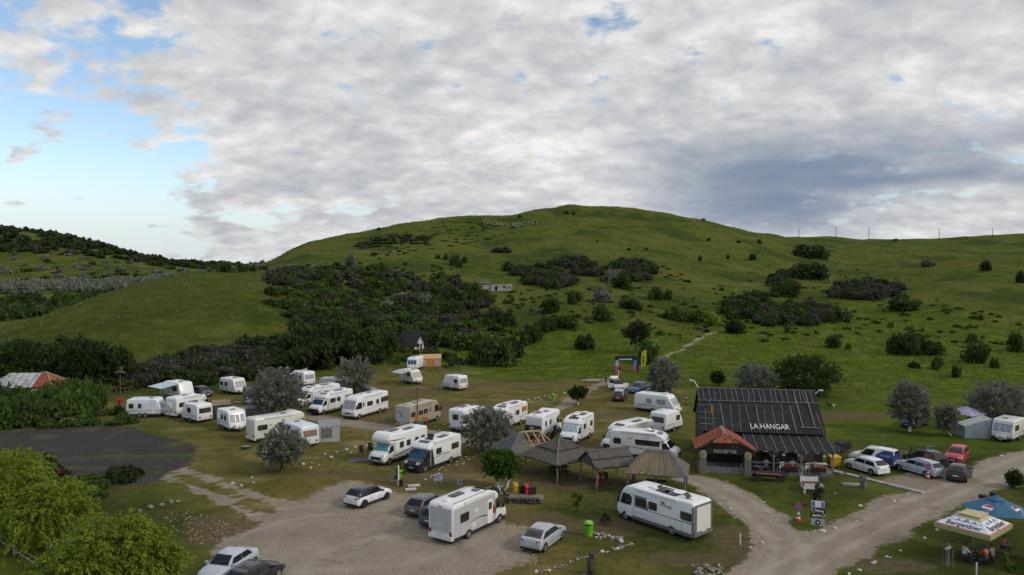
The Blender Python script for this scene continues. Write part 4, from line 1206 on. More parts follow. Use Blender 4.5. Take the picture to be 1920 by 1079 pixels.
PANEL = M('solar_panel', (0.016, 0.018, 0.026), 0.2, 0.1, spec=0.6)
def paint(name, col, rough=0.3, dusty=0.35):
	"""vehicle paint: clear coat, dust and rain streaks low down"""
	if name in MATS: return MATS[name]
	t = NT(name)
	v = t.coords()
	sepv = t.new('ShaderNodeSeparateXYZ'); t.l.new(v, sepv.inputs[0])
	streak = t.noise(5.0, 4.0, 0.6, t.coords((1, 1, 0.18)))
	film = t.noise(1.2, 4.0, 0.6, v)
	low = t.ramp(sepv.outputs[2], 1.1, 0.3, 0.0, 1.0)
	f = t.math('MULTIPLY', t.math('ADD', t.math('MULTIPLY', low, 0.6), 0.22), t.ramp(streak, 0.36, 0.72))
	c = t.mix(t.math('MULTIPLY', f, dusty), col, (0.22, 0.19, 0.15))
	c = t.mix(t.ramp(film, 0.4, 0.7, 0.0, 0.10), c, tuple(x * 0.72 for x in col))
	b = t.principled(c, t.ramp(film, 0.35, 0.65, rough * 0.9, rough * 1.3), 0.0, None, 0.45)
	b.inputs['Coat Weight'].default_value = 0.35
	b.inputs['Coat Roughness'].default_value = 0.12
	MATS[name] = t.m
	return t.m
WHITE = paint('white_gelcoat', (0.78, 0.78, 0.77))
CREAM = paint('cream_gelcoat', (0.70, 0.68, 0.62))
COOL = paint('cool_white_gelcoat', (0.66, 0.71, 0.76))
LGREY = paint('light_grey_paint', (0.47, 0.475, 0.48))
CHAMP = paint('champagne_paint', (0.36, 0.31, 0.235))
def decal(name, col): return M('decal_' + name, col, 0.4, var=0.2, scale=6)
D_BLACK, D_GREY, D_BLUE, D_RED = decal('black', (0.03, 0.03, 0.032)), decal('grey', (0.24, 0.25, 0.27)), decal('blue', (0.16, 0.25, 0.42)), decal('red', (0.30, 0.04, 0.045))
D_ORANGE = decal('orange', (0.48, 0.13, 0.05))
D_LINE = decal('seam', (0.20, 0.20, 0.20))

def fillet(poly, rad, seg=3):
	"""round the corners of a polygon"""
	n = len(poly); out = []
	rads = rad if isinstance(rad, (list, tuple)) else [rad] * n
	for i in range(n):
		p, a, b = Vector(poly[i]), Vector(poly[i - 1]), Vector(poly[(i + 1) % n])
		r = min(rads[i], (a - p).length * 0.45, (b - p).length * 0.45)
		if r < 0.01: out.append(tuple(p)); continue
		p0, p1 = p + (a - p).normalized() * r, p + (b - p).normalized() * r
		for k in range(seg + 1):
			t = k / seg
			out.append(tuple(p0 * (1 - t) ** 2 + p * 2 * t * (1 - t) + p1 * t * t))
	return out
def inset(poly, d):
	n = len(poly)
	area = sum(poly[i - 1][0] * poly[i][1] - poly[i][0] * poly[i - 1][1] for i in range(n))
	sg = 1 if area > 0 else -1
	out = []
	for i in range(n):
		p, a, b = Vector(poly[i]), Vector(poly[i - 1]), Vector(poly[(i + 1) % n])
		u, v = (p - a).normalized(), (b - p).normalized()
		nn = Vector((-u.y, u.x)) + Vector((-v.y, v.x))
		if nn.length < 1e-6: nn = Vector((-u.y, u.x))
		nn.normalize()
		k = max(0.35, nn.dot(Vector((-u.y, u.x))))
		out.append(tuple(p + nn * (sg * d / k)))
	return out
def shell(poly, W, r):
	"""body of width W with the (x, z) outline poly and rounded long edges"""
	rings = []
	for y, d in ((-W / 2, r), (-W / 2 + r * 0.13, r * 0.5), (-W / 2 + r * 0.5, r * 0.13), (-W / 2 + r, 0)):
		rings.append([(x, y, z) for x, z in (inset(poly, d) if d else poly)])
	rings += [[(x, -y, z) for x, y, z in q] for q in reversed(rings)]
	b = MB(); n = len(poly)
	v = [p for q in rings for p in q]
	f = [tuple(range(n)), tuple(range(7 * n, 8 * n))]
	for k in range(7):
		for i in range(n):
			f.append((k * n + i, k * n + (i + 1) % n, (k + 1) * n + (i + 1) % n, (k + 1) * n + i))
	return b.add(v, f)
def side_plate(root, name, poly, W, s, mat, out=0.006, th=0.02, rad=0.06, parent=None):
	"""flat piece on side s (+1 left, -1 right), outline in (x, z)"""
	q = fillet(poly, rad, 2) if rad else poly
	y = s * (W / 2 + out)
	return MB().prism(q, y - s * th, y).build(name, mat, parent or root)
def rect(x0, x1, z0, z1): return [(x0, z0), (x1, z0), (x1, z1), (x0, z1)]
def window(root, x0, x1, z0, z1, W, s, mat=None, skew=0.0):
	q = [(x0, z0), (x1, z0), (x1 - skew, z1), (x0 - skew if skew < 0 else x0, z1)]
	w = side_plate(root, 'window', q, W, s, mat or ACRYL, 0.022, 0.03, 0.09)
	side_plate(root, 'window_frame', inset(fillet(q, 0.09, 2), -0.045), W, s, GREYPL, 0.010, 0.03, 0, parent=w)
	return w
def end_plate(root, name, A, B, y0, y1, mat, out=0.02, th=0.03, frame=True, parent=None, inset_top=0.0):
	"""piece on a front or rear face that runs from A to B in (x, z)"""
	A, B = Vector(A), Vector(B)
	d = (B - A).normalized(); n = Vector((d.y, -d.x))
	if n.x * (A.x + B.x) < 0: n = -n
	def slab(a, b, ya, yb, o0, o1, it=0.0):
		v = []
		for o in (o0, o1):
			pa, pb = a + n * o, b + n * o
			v += [(pa.x, ya, pa.y), (pa.x, yb, pa.y), (pb.x, yb - it, pb.y), (pb.x, ya + it, pb.y)]
		return MB().add(v, [(0, 1, 2, 3), (7, 6, 5, 4), (0, 4, 5, 1), (1, 5, 6, 2), (2, 6, 7, 3), (3, 7, 4, 0)])
	w = slab(A, B, y0, y1, out - th, out, inset_top).build(name, mat, parent or root)
	if frame:
		e = 0.05
		slab(A - d * e, B + d * e, y0 - e, y1 + e, out - th - 0.01, out - 0.012, inset_top).build('window_frame', GREYPL, w)
	return w
_wheel = {}
def wheel(root, x, y, R=0.33, wd=0.21, rim=None):
	rim = rim or RIM
	k = (round(R, 2), round(wd, 2), rim.name)
	if k not in _wheel:
		n = 18; b = MB()
		prof = [(R * 0.62, -wd / 2), (R * 0.93, -wd / 2), (R, -wd * 0.3), (R, wd * 0.3), (R * 0.93, wd / 2), (R * 0.62, wd / 2)]
		v = [(r * math.cos(2 * math.pi * i / n), yy, r * math.sin(2 * math.pi * i / n)) for r, yy in prof for i in range(n)]
		f = [(j * n + i, j * n + (i + 1) % n, (j + 1) * n + (i + 1) % n, (j + 1) * n + i) for j in range(5) for i in range(n)]
		f.append(tuple(5 * n + i for i in range(n))); f.append(tuple(range(n)))
		tm = b.add(v, f)
		me = mesh_of('tyre', tm.v, tm.f, RUBBER, True, 40)
		b2 = MB()
		for sgn in (-1, 1):
			yy = sgn * (wd / 2 + 0.004)
			c0 = len(b2.v)
			b2.add([(0, yy + sgn * 0.012, 0)] + [(R * 0.2 * math.cos(2 * math.pi * i / 10), yy + sgn * 0.012, R * 0.2 * math.sin(2 * math.pi * i / 10)) for i in range(10)], [(0, i + 1, (i + 1) % 10 + 1) for i in range(10)])
			for j in range(5):                                      # five spokes and an outer ring
				a = 2 * math.pi * j / 5
				u, w_ = Vector((math.cos(a), 0, math.sin(a))), Vector((-math.sin(a), 0, math.cos(a)))
				b2.add([u * R * 0.15 - w_ * R * 0.12 + Vector((0, yy + sgn * .012, 0)), u * R * 0.15 + w_ * R * 0.12 + Vector((0, yy + sgn * .012, 0)),
						u * R * 0.60 + w_ * R * 0.15 + Vector((0, yy, 0)), u * R * 0.60 - w_ * R * 0.15 + Vector((0, yy, 0))], [(0, 1, 2, 3)])
			ring = [(r * math.cos(2 * math.pi * i / n), yy, r * math.sin(2 * math.pi * i / n)) for r in (R * 0.54, R * 0.64) for i in range(n)]
			b2.add(ring, [(i, (i + 1) % n, n + (i + 1) % n, n + i) for i in range(n)])
		_wheel[k] = (me, mesh_of('rim', b2.v, b2.f, rim))
	w = link('wheel', _wheel[k][0], root, (x, y, R))
	link('rim', _wheel[k][1], w)
	return w
def arch(root, x, W, s, R, mat=None):
	n = 12
	q = [(x + R * math.cos(math.pi * i / n), 0.30 + R * math.sin(math.pi * i / n)) for i in range(n + 1)]
	return side_plate(root, 'wheel_arch', q, W, s, mat or PLASTIC, 0.004, 0.03, 0)
def roof_box(root, name, x, y, z, sx, sy, sz, mat, r=0.04):
	q = fillet(rect(x - sx / 2, x + sx / 2, z - 0.02, z + sz), r, 2)
	b = shell(q, sy, min(r, sy * 0.3))
	b.v = [(a, c + y, d) for a, c, d in b.v]
	return b.build(name, mat, root, True)
def seams(root, W, s, rects, mat=None):
	"""outlines of lockers and doors on a side"""
	for (x0, x1, z0, z1) in rects:
		b = MB(); t = 0.018; y = s * (W / 2 + 0.004)
		for a, c, d, e in ((x0, x1, z0, z0 + t), (x0, x1, z1 - t, z1), (x0, x0 + t, z0, z1), (x1 - t, x1, z0, z1)):
			b.prism(rect(a, c, d, e), y - s * 0.01, y)
		b.build('locker_door', mat or D_LINE, root)

def place(name, spec, label, cat, corner, ws, we, endside, end, L, W, group=None, z=0.4):
	"""stand a vehicle by its nearest lower corner; ws, we: how wide its side and its end look"""
	C = gp(corner[0], corner[1], z)
	al = math.atan2(C[0], C[1])
	r = np.array([math.cos(al), -math.sin(al)]); aw = np.array([math.sin(al), math.cos(al)])
	if endside == 'L': r = -r
	def px_of(p): return F_PX * p[0] / p[1]
	best = (9.0, 0.5)
	for k in range(2, 89):                                          # turn it until side and end show in that ratio
		a_ = math.radians(k)
		e_, s_ = r * math.cos(a_) + aw * math.sin(a_), -r * math.sin(a_) + aw * math.cos(a_)
		wa, wb_ = abs(px_of(C[:2] + s_ * L) - px_of(C[:2])), abs(px_of(C[:2] + e_ * W) - px_of(C[:2]))
		er = abs(wb_ / (wa + wb_) - we / (ws + we))
		if er < best[0]: best = (er, a_)
	ph = best[1]
	e = r * math.cos(ph) + aw * math.sin(ph)
	sd = -r * math.sin(ph) + aw * math.cos(ph)
	k = (ws + we) * C[1] / F_PX / (L * math.sin(ph) + W * math.cos(ph))
	f = -sd if end == 'front' else sd
	c = C[:2] + sd * L / 2 + e * W / 2
	rz = math.atan2(f[1], f[0])
	z0 = zat(c[0], c[1])
	print('%-14s k=%.2f Y=%.0f' % (name, k, C[1]))
	t = empty(name, (c[0], c[1], z0), rz)
	tag(t, label, cat, group)
	# which of its own sides faces the camera: +1 left (+y), -1 right
	left = np.array([-f[1], f[0]])
	vis = 1 if np.dot(left, -c) > 0 else -1
	spec(t, L, W, vis)
	return t

# --- caravans
def caravan(H=2.5, body=None, front=0.55, rear=0.12, wins=((0.62, 0.84, 0), (0.2, 0.36, 0)), door=(0.40, 0.52), endwin=BLIND, winmat=None, stripe=D_GREY, tandem=False, rearwin=True, frontwin=True, vents=2, lower=None, frontmat=None, r=0.16):
	def build(t, L, W, vis):
		bl = L - 1.0                                               # the drawbar takes the first metre
		MB().box((-0.5, 0, 0.31), (bl - 0.5, W - 0.35, 0.26)).build('chassis', PLASTIC, t)
		x0, x1 = -L / 2, L / 2 - 1.0
		z0 = 0.42
		mat = body or WHITE
		out = [(x0 + 0.05, z0), (x1 - 0.16, z0), (x1, 0.62), (x1 - 0.06, 1.15), (x1 - front, H - 0.12), (x1 - front - 0.35, H), (x0 + rear + 0.3, H), (x0 + rear, H - 0.1), (x0, 1.2), (x0, z0 + 0.15)]
		q = fillet(out, [0.05, 0.1, 0.14, 0.3, 0.3, 0.3, 0.3, 0.25, 0.3, 0.1], 3)
		shell(q, W, r).build('body', mat, t, True, 40)
		if lower: side_plate(t, 'skirt', [(x0 + 0.12, z0 + 0.04), (x1 - 0.2, z0 + 0.04), (x1 - 0.1, 0.95), (x0 + 0.1, 0.95)], W, vis, lower, 0.004, 0.02, 0.05)
		for a, b_, _ in wins:
			for s in (1, -1): window(t, x0 + bl * a, x0 + bl * b_, 1.30, 1.88, W, s, winmat)
		if door:
			side_plate(t, 'door', rect(x0 + bl * door[0], x0 + bl * door[1], z0 + 0.1, 2.22), W, vis, mat, 0.012, 0.03, 0.08)
			seams(t, W + 0.02, vis, [(x0 + bl * door[0] - 0.02, x0 + bl * door[1] + 0.02, z0 + 0.08, 2.25)])
		if stripe:
			side_plate(t, 'stripe', rect(x0 + 0.25, x1 - 0.3, 0.98, 1.04), W, vis, stripe, 0.005, 0.02, 0)
			side_plate(t, 'stripe', rect(x0 + 0.25, x1 - 0.3, 0.84, 0.88), W, vis, stripe, 0.005, 0.02, 0)
		if frontwin:
			A, B = Vector((x1 - 0.06, 1.15)), Vector((x1 - front, H - 0.12))
			end_plate(t, 'front_window', A.lerp(B, 0.08), A.lerp(B, 0.68), -W * 0.38, W * 0.38, endwin, 0.012, 0.03)
			for yy in (-W * 0.13, W * 0.13):
				end_plate(t, 'window_bar', A.lerp(B, 0.08), A.lerp(B, 0.68), yy - 0.03, yy + 0.03, mat, 0.02, 0.02, False)
		if rearwin:
			A, B = Vector((x0, 1.2)), Vector((x0 + rear, H - 0.1))
			end_plate(t, 'rear_window', A.lerp(B, 0.12), A.lerp(B, 0.62), -W * 0.36, W * 0.36, endwin, 0.012, 0.03)
		for s in (-1, 1):
			end_plate(t, 'tail_light', (x0, 0.66), (x0, 0.88), s * W * 0.34 - 0.14, s * W * 0.34 + 0.14, LAMPR, 0.012, 0.03, False)
		end_plate(t, 'number_plate', (x0, 0.68), (x0, 0.82), -0.26, 0.26, PLATE, 0.012, 0.03, False)
		xa = x0 + bl * 0.47
		for dx_ in ((-0.38, 0.38) if tandem else (0.0,)):
			for s in (1, -1):
				arch(t, xa + dx_, W, s, 0.36)
				wheel(t, xa + dx_, s * (W / 2 - 0.09), 0.31, 0.19)
		b = MB()
		for s in (-1, 1): b.bar((x1 - 0.4, s * W * 0.32, 0.42), (L / 2 - 0.05, 0, 0.42), 0.07)
		b.bar((L / 2 - 0.5, 0, 0.1), (L / 2 - 0.5, 0, 0.75), 0.06)
		b.build('drawbar', STEEL, t)
		MB().lathe([(0.1, -0.06), (0.1, 0.06)], (L / 2 - 0.5, 0, 0.1), 10).build('jockey_wheel', RUBBER, t)
		b = MB().prism(fillet(rect(x1 - 0.02, x1 + 0.45, 0.45, 0.85), 0.1, 2), -W * 0.22, W * 0.22).build('gas_locker', mat, t, True)
		for i in range(vents):
			roof_box(t, 'roof_vent', x0 + bl * (0.3 + 0.35 * i), 0.1 * (-1) ** i, H, 0.5, 0.5, 0.09, GREYPL if i else mat)
		for s in (-1, 1):
			for xx in (x0 + 0.5, x1 - 0.5):
				MB().bar((xx, s * W * 0.36, 0.02), (xx, s * W * 0.36, 0.45), 0.05).build('corner_steady', STEEL, t)
	return build

# --- motorhomes
def motorhome(style='low', H=2.85, body=None, cab=None, screen=GLASS, wins=((0.12, 0.30), (0.45, 0.58)), door=(0.62, 0.70), skirt=None, endpanel=None, graphics=(), vents=2, solar=1, dome=False, lockers=((0.05, 0.16, 0.55, 1.2),),
			  rearwin=None, garage=False, box=True, winz=(1.45, 2.0), sidepanel=None, extra=None, nose=None, rails=False, topwin=False):
	def build(t, L, W, vis):
		mat = body or WHITE; cmat = cab or mat
		MB().box((0, 0, 0.30), (L - 0.5, W - 0.3, 0.28)).build('chassis', PLASTIC, t)
		x0, x1 = -L / 2, L / 2
		zb = 0.42
		if style == 'aclass':
			out = [(x0 + 0.1, zb), (x1 - 0.3, zb - 0.08), (x1 - 0.02, 0.55), (x1, 0.95), (x1 - 0.14, 1.28), (x1 - 0.62, H - 0.42), (x1 - 1.0, H - 0.08), (x1 - 1.6, H), (x0 + 0.25, H), (x0 + 0.03, H - 0.15), (x0, zb + 0.4)]
			q = fillet(out, [0.1, 0.15, 0.15, 0.2, 0.15, 0.3, 0.4, 0.3, 0.2, 0.15, 0.2], 3)
			shell(q, W, 0.16).build('body', mat, t, True, 40)
			A, B = Vector((x1 - 0.14, 1.28)), Vector((x1 - 0.62, H - 0.42))
			end_plate(t, 'windscreen', A.lerp(B, 0.06), A.lerp(B, 0.97), -W * 0.43, W * 0.43, screen, 0.012, 0.03, False, None, 0.08)
			for s in (1, -1):
				side_plate(t, 'cab_window', [(x1 - 1.55, 1.32), (x1 - 0.42, 1.32), (x1 - 0.72, 2.18), (x1 - 1.5, 2.18)], W, s, GLASS, 0.014, 0.03, 0.07)
				mr = MB().box((x1 - 0.35, s * (W / 2 + 0.16), 1.62), (0.12, 0.2, 0.42)); mr.bar((x1 - 0.4, s * (W / 2 - 0.02), 1.85), (x1 - 0.35, s * (W / 2 + 0.16), 1.8), 0.05)
				mr.build('mirror', PLASTIC, t)
				end_plate(t, 'headlight', (x1 - 0.012, 0.74), (x1 - 0.03, 0.98), s * W * 0.35 - 0.2, s * W * 0.35 + 0.2, LAMPC, 0.012, 0.04, False)
			end_plate(t, 'grille', (x1 - 0.01, 0.72), (x1 - 0.02, 0.9), -W * 0.22, W * 0.22, PLASTIC, 0.010, 0.03, False)
			end_plate(t, 'number_plate', (x1 - 0.02, 0.52), (x1 - 0.01, 0.63), -0.26, 0.26, PLATE, 0.014, 0.03, False)
			xb = x1 - 1.6
		else:
			xc = x1 - 1.75                                         # where the cab joins the coach body
			if style == 'alcove':
				out = [(x0, zb), (xc, zb), (xc, 1.98), (xc + 0.55, 2.02), (xc + 1.02, 2.22), (xc + 1.08, 2.55), (xc + 0.75, H + 0.12), (xc + 0.1, H + 0.22), (xc - 0.7, H), (x0 + 0.2, H), (x0, H - 0.2)]
				q = fillet(out, [0.1, 0.05, 0.02, 0.05, 0.25, 0.25, 0.35, 0.35, 0.3, 0.2, 0.2], 3)
			elif style == 'low':
				hn = nose or 2.3
				out = [(x0, zb), (xc, zb), (xc, 2.0), (xc + 0.38, 2.04), (xc + 0.48, hn - 0.05), (xc + 0.1, hn + 0.28), (xc - 0.75, H), (x0 + 0.2, H), (x0, H - 0.2)]
				q = fillet(out, [0.1, 0.05, 0.02, 0.05, 0.15, 0.25, 0.5, 0.2, 0.2], 3)
			else:
				out = [(x0, zb), (xc, zb), (xc, 2.0), (xc + 0.05, H - 0.1), (xc - 0.4, H), (x0 + 0.2, H), (x0, H - 0.2)]
				q = fillet(out, 0.12, 3)
			shell(q, W, 0.13).build('body', mat, t, True, 40)
			cw = min(W - 0.12, 2.04)
			cq = fillet([(xc - 0.05, 0.40), (x1 - 0.2, 0.36), (x1, 0.5), (x1 - 0.02, 0.92), (x1 - 0.22, 1.14), (x1 - 0.72, 1.32), (xc + 0.52, 2.03), (xc - 0.05, 2.06)], [0, 0.1, 0.12, 0.15, 0.2, 0.1, 0.15, 0], 3)
			shell(cq, cw, 0.15).build('cab', cmat, t, True, 40)
			A, B = Vector((x1 - 0.72, 1.32)), Vector((xc + 0.52, 2.03))
			end_plate(t, 'windscreen', A.lerp(B, 0.05), A.lerp(B, 0.93), -cw * 0.44, cw * 0.44, screen, 0.012, 0.03, False, None, 0.09)
			for s in (1, -1):
				side_plate(t, 'cab_window', [(xc + 0.14, 1.28), (x1 - 0.86, 1.28), (xc + 0.60, 1.9), (xc + 0.14, 1.9)], cw, s, GLASS, 0.014, 0.03, 0.06)
				seams(t, cw, s, [(xc + 0.1, x1 - 0.72, 0.5, 1.26)])
				mr = MB().box((x1 - 0.85, s * (cw / 2 + 0.2), 1.42), (0.12, 0.2, 0.34)); mr.bar((x1 - 0.9, s * (cw / 2 - 0.02), 1.3), (x1 - 0.85, s * (cw / 2 + 0.16), 1.32), 0.07)
				mr.build('mirror', PLASTIC, t)
				end_plate(t, 'headlight', (x1 - 0.02, 0.9), (x1 - 0.2, 1.12), s * cw * 0.36 - 0.17, s * cw * 0.36 + 0.17, LAMPC, 0.012, 0.05, False)
			end_plate(t, 'grille', (x1 - 0.004, 0.58), (x1 - 0.018, 0.88), -cw * 0.32, cw * 0.32, PLASTIC, 0.012, 0.03, False)
			end_plate(t, 'number_plate', (x1, 0.5), (x1 - 0.003, 0.6), -0.26, 0.26, PLATE, 0.02, 0.03, False)
			b = MB().prism(fillet([(x1 - 0.3, 0.30), (x1 + 0.03, 0.34), (x1 + 0.05, 0.52), (x1 - 0.3, 0.52)], 0.05, 2), -cw * 0.49, cw * 0.49).build('bumper', PLASTIC if cab else GREYPL, t)
			xb = xc
		bl = xb - x0
		if sidepanel:
			side_plate(t, 'side_panel', rect(x0 + 0.12, xb - 0.05, zb + 0.12, H - 0.3), W, vis, sidepanel, 0.003, 0.02, 0.08)
		for a, b_ in wins:
			for s in (1, -1): window(t, x0 + bl * a, x0 + bl * b_, winz[0], winz[1], W, s)
		if door:
			da, db = x0 + bl * door[0], x0 + bl * door[1]
			d = side_plate(t, 'door', rect(da, db, zb + 0.05, 2.3), W, vis, mat, 0.012, 0.03, 0.08)
			side_plate(t, 'door_window', rect(da + 0.14, db - 0.14, 1.5, 2.05), W, vis, ACRYL, 0.02, 0.03, 0.06, parent=d)
			seams(t, W + 0.02, vis, [(da - 0.02, db + 0.02, zb + 0.03, 2.33)])
		if lockers: seams(t, W, vis, [(x0 + bl * a, x0 + bl * b_, c, d) for a, b_, c, d in lockers])
		for g in graphics:
			side_plate(t, 'graphic', [(x0 + bl * a, zz) for a, zz in g[0]], W, vis, g[1], g[2] if len(g) > 2 else 0.007, 0.02, 0.0)
		if skirt:
			for s in (1, -1):
				side_plate(t, 'skirt', rect(x0 + 0.06, xb - 0.02, zb - 0.08, zb + 0.16), W, s, skirt, 0.012, 0.05, 0.03)
		# rear
		if endpanel: end_plate(t, 'rear_panel', (x0 - 0.001, 0.85), (x0 - 0.001, H - 0.3), -W * 0.42, W * 0.42, endpanel, 0.008, 0.03, False)
		if rearwin is not None: end_plate(t, 'rear_window', (x0, 1.5), (x0, 2.1), rearwin[0] * W, rearwin[1] * W, ACRYL, 0.015, 0.03)
		for s in (-1, 1):
			end_plate(t, 'tail_light', (x0, 0.68), (x0, 0.98), s * W * 0.41 - 0.11, s * W * 0.41 + 0.11, LAMPR, 0.015, 0.03, False)
		end_plate(t, 'number_plate', (x0, 0.62), (x0, 0.74), -0.26, 0.26, PLATE, 0.06, 0.03, False)
		MB().prism(fillet(rect(x0 - 0.04, x0 + 0.2, 0.36, 0.58), 0.05, 2), -W * 0.48, W * 0.48).build('rear_bumper', skirt or mat, t)
		# wheels
		for xx in (x1 - 0.98, x0 + L * 0.27):
			ww = W if (style == 'aclass' or xx < xb) else min(W - 0.12, 2.04)
			for s in (1, -1):
				arch(t, xx, ww, s, 0.42)
				wheel(t, xx, s * (ww / 2 - 0.1), 0.34, 0.21)
		# roof
		for i in range(vents):
			roof_box(t, 'roof_vent', x0 + bl * (0.16 + 0.62 / max(1, vents - 1) * i), 0.12 * (-1) ** i, H, 0.55, 0.55, 0.1, (mat, GREYPL)[i % 2])
		for i in range(solar):
			roof_box(t, 'solar_panel', x0 + bl * (0.45 + 0.28 * i), 0.4 * (-1) ** i, H + 0.04, 1.3, 0.62, 0.03, PANEL, 0.01)
		if style == 'low':
			A, B = Vector((xb + 0.1, (nose or 2.3) + 0.28)), Vector((xb - 0.75, H))
			end_plate(t, 'skylight', A.lerp(B, 0.18), A.lerp(B, 0.78), -W * 0.27, W * 0.27, GLASS, 0.014, 0.03, False)
		if dome:
			MB().lathe([(0.34, 0), (0.36, 0.12), (0.28, 0.26), (0.12, 0.32)], (x0 + bl * 0.72, 0, H), 14).build('satellite_dome', mat, t, True)
		if box:
			q = fillet(rect(x0 + bl * 0.25, x0 + bl * 0.92, H - 0.16, H - 0.02), 0.05, 2)
			y = vis * (W / 2)
			MB().prism(q, y - vis * 0.02, y + vis * 0.11).build('awning_box', mat, t)
		if rails:
			b = MB()
			for s in (-1, 1): b.bar((x0 + 0.3, s * (W / 2 - 0.2), H + 0.08), (xb - 0.9, s * (W / 2 - 0.2), H + 0.08), 0.04)
			b.build('roof_rails', STEEL, t)
		if extra: extra(t, L, W, vis, x0, xb, H)
	return build

# --- cars
def car(paint_, H=1.46, kind='hatch', wheelR=0.32, roof=None, rim=None, glass=None, trim=True, belt=0.93, hood=0.92, rails=False, extra=None, sideglass=None, lower=None):
	roofm = roof or paint_; gl = glass or GLASS
	# x fractions of the length, rear to front: rear glass foot, roof rear, roof front, windscreen foot ; boot height
	SH = {'hatch': (-0.475, -0.33, 0.055, 0.235, 0.98), 'suv': (-0.475, -0.34, 0.05, 0.215, 1.04), 'sedan': (-0.36, -0.20, 0.06, 0.235, 1.0), 'estate': (-0.48, -0.40, 0.055, 0.235, 0.98),
		  'van': (-0.49, -0.47, 0.10, 0.27, 1.0), 'lift': (-0.43, -0.20, 0.06, 0.235, 1.02)}[kind]
	def build(t, L, W, vis):
		xr0, xr1, xf1, xf0 = (L * q for q in SH[:4]); boot = SH[4]
		MB().box((0, 0, 0.22), (L * 0.86, W * 0.8, 0.16)).build('underbody', PLASTIC, t)
		hw = W / 2
		prof = [(-0.5, 0.62), (-0.497, 0.86), (-0.485, boot - 0.05), (-0.46, boot), (xr0 / L, boot), (-0.2, belt + 0.05), (0.1, belt + 0.03), (xf0 / L, belt + 0.03), (xf0 / L + 0.07, hood + 0.03), (0.40, hood - 0.07), (0.46, hood - 0.16), (0.487, hood - 0.30), (0.5, 0.52)]
		b = MB(); rings = []
		for f, z in prof:
			e = max(0.0, abs(f) - 0.36) / 0.14
			w = hw * (1 - 0.13 * e ** 2.2)
			zu = 0.24 + 0.08 * e
			zm = min(0.62, z - 0.04)
			ring = [(w * 0.90, zu), (w * 0.98, zu + 0.10), (w, zm), (w * 0.985, max(zm + 0.01, z - 0.10)), (w * 0.90, z - 0.015), (w * 0.6, z + 0.012), (0, z + 0.022)]
			full = [(L * f, y, zz) for y, zz in ring] + [(L * f, -y, zz) for y, zz in reversed(ring[:-1])]
			rings.append(full)
		m = len(rings[0])
		v = [p for r_ in rings for p in r_]
		fs = []
		for k in range(len(rings) - 1):
			for i in range(m):
				fs.append((k * m + i, k * m + (i + 1) % m, (k + 1) * m + (i + 1) % m, (k + 1) * m + i))
		fs += [tuple(range(m)), tuple(range((len(rings) - 1) * m, len(rings) * m))]
		b.add(v, fs).build('body', paint_, t, True, 42)
		wb, wt = hw * 0.915, hw * 0.70
		zb = belt - 0.04
		cab = MB(); rr = []
		st = [(xr0, 0.0), ((xr0 + xr1) / 2, 0.58), (xr1, 0.93), (xr1 + 0.25 * (xf1 - xr1), 0.985), (xr1 * 0.4 + xf1 * 0.6, 1.0), (xf1, 0.955), ((xf1 + xf0) / 2, 0.55), (xf0, 0.0)]
		zr = H
		for x, q in st:
			zt = zb + 0.06 + (zr - zb - 0.06) * q
			k = (zt - zb) / (zr - zb)
			we_ = wb + (wt - wb) * k
			ring = [(wb, zb - 0.04), (we_ + 0.02, max(zb - 0.03, zt - 0.10 * q)), (we_ - 0.06, zt), (0, zt + 0.025 * q)]
			rr.append([(x, y, zz) for y, zz in ring] + [(x, -y, zz) for y, zz in reversed(ring[:-1])])
		m2 = 7
		v = [p for r_ in rr for p in r_]
		fs = [(k * m2 + i, k * m2 + (i + 1) % m2, (k + 1) * m2 + (i + 1) % m2, (k + 1) * m2 + i) for k in range(7) for i in range(m2)]
		fs += [tuple(range(m2)), tuple(range(7 * m2, 8 * m2))]
		cab.add(v, fs).build('roof', roofm, t, True, 42)
		def glass_strip(name, rows, mat):
			"""front or rear screen laid over the curved end of the cabin; rows of (x, z, half width)"""
			sgn = 1 if rows[0][0] > 0 else -1
			g_ = MB(); vv = []
			for x, z, w in rows:
				for o, dz_ in ((0.004, 0.0), (0.03, 0.02)):
					vv += [(x + sgn * o, -w, z + dz_), (x + sgn * o, w, z + dz_)]
			fs_ = []
			for k in range(len(rows) - 1):
				a_ = 4 * k
				fs_ += [(a_ + 2, a_ + 3, a_ + 7, a_ + 6), (a_ + 1, a_, a_ + 4, a_ + 5), (a_, a_ + 2, a_ + 6, a_ + 4), (a_ + 3, a_ + 1, a_ + 5, a_ + 7)]
			e_ = 4 * (len(rows) - 1)
			fs_ += [(0, 1, 3, 2), (e_ + 1, e_, e_ + 2, e_ + 3)]
			return g_.add(vv, fs_).build(name, mat, t, True, 60)
		def at(q, x0_, x1_):
			zt = zb + 0.06 + (zr - zb - 0.06) * q
			k = (zt - zb) / (zr - zb)
			return zt, wb + (wt - wb) * k
		def edge(xs, q):                                            # x along a sloped end of the cabin at relative height q
			pts_ = [(0.0, xs[0]), (xs[2], (xs[0] + xs[1]) / 2), (xs[3], xs[1])]
			return float(np.interp(q, [p[0] for p in pts_], [p[1] for p in pts_]))
		F_ = (xf0, xf1, 0.55, 0.955); R_ = (xr0, xr1, 0.58, 0.93)
		for nm, E, q0, q1 in (('windscreen', F_, 0.08, 0.86), ('rear_window', R_, 0.14 if kind != 'van' else 0.2, 0.84)):
			rows = []
			for q in (q0, E[2], q1):
				zz, w2 = at(q, 0, 0)
				rows.append((edge(E, q), zz, w2 * 0.87))
			glass_strip(nm, rows, gl)
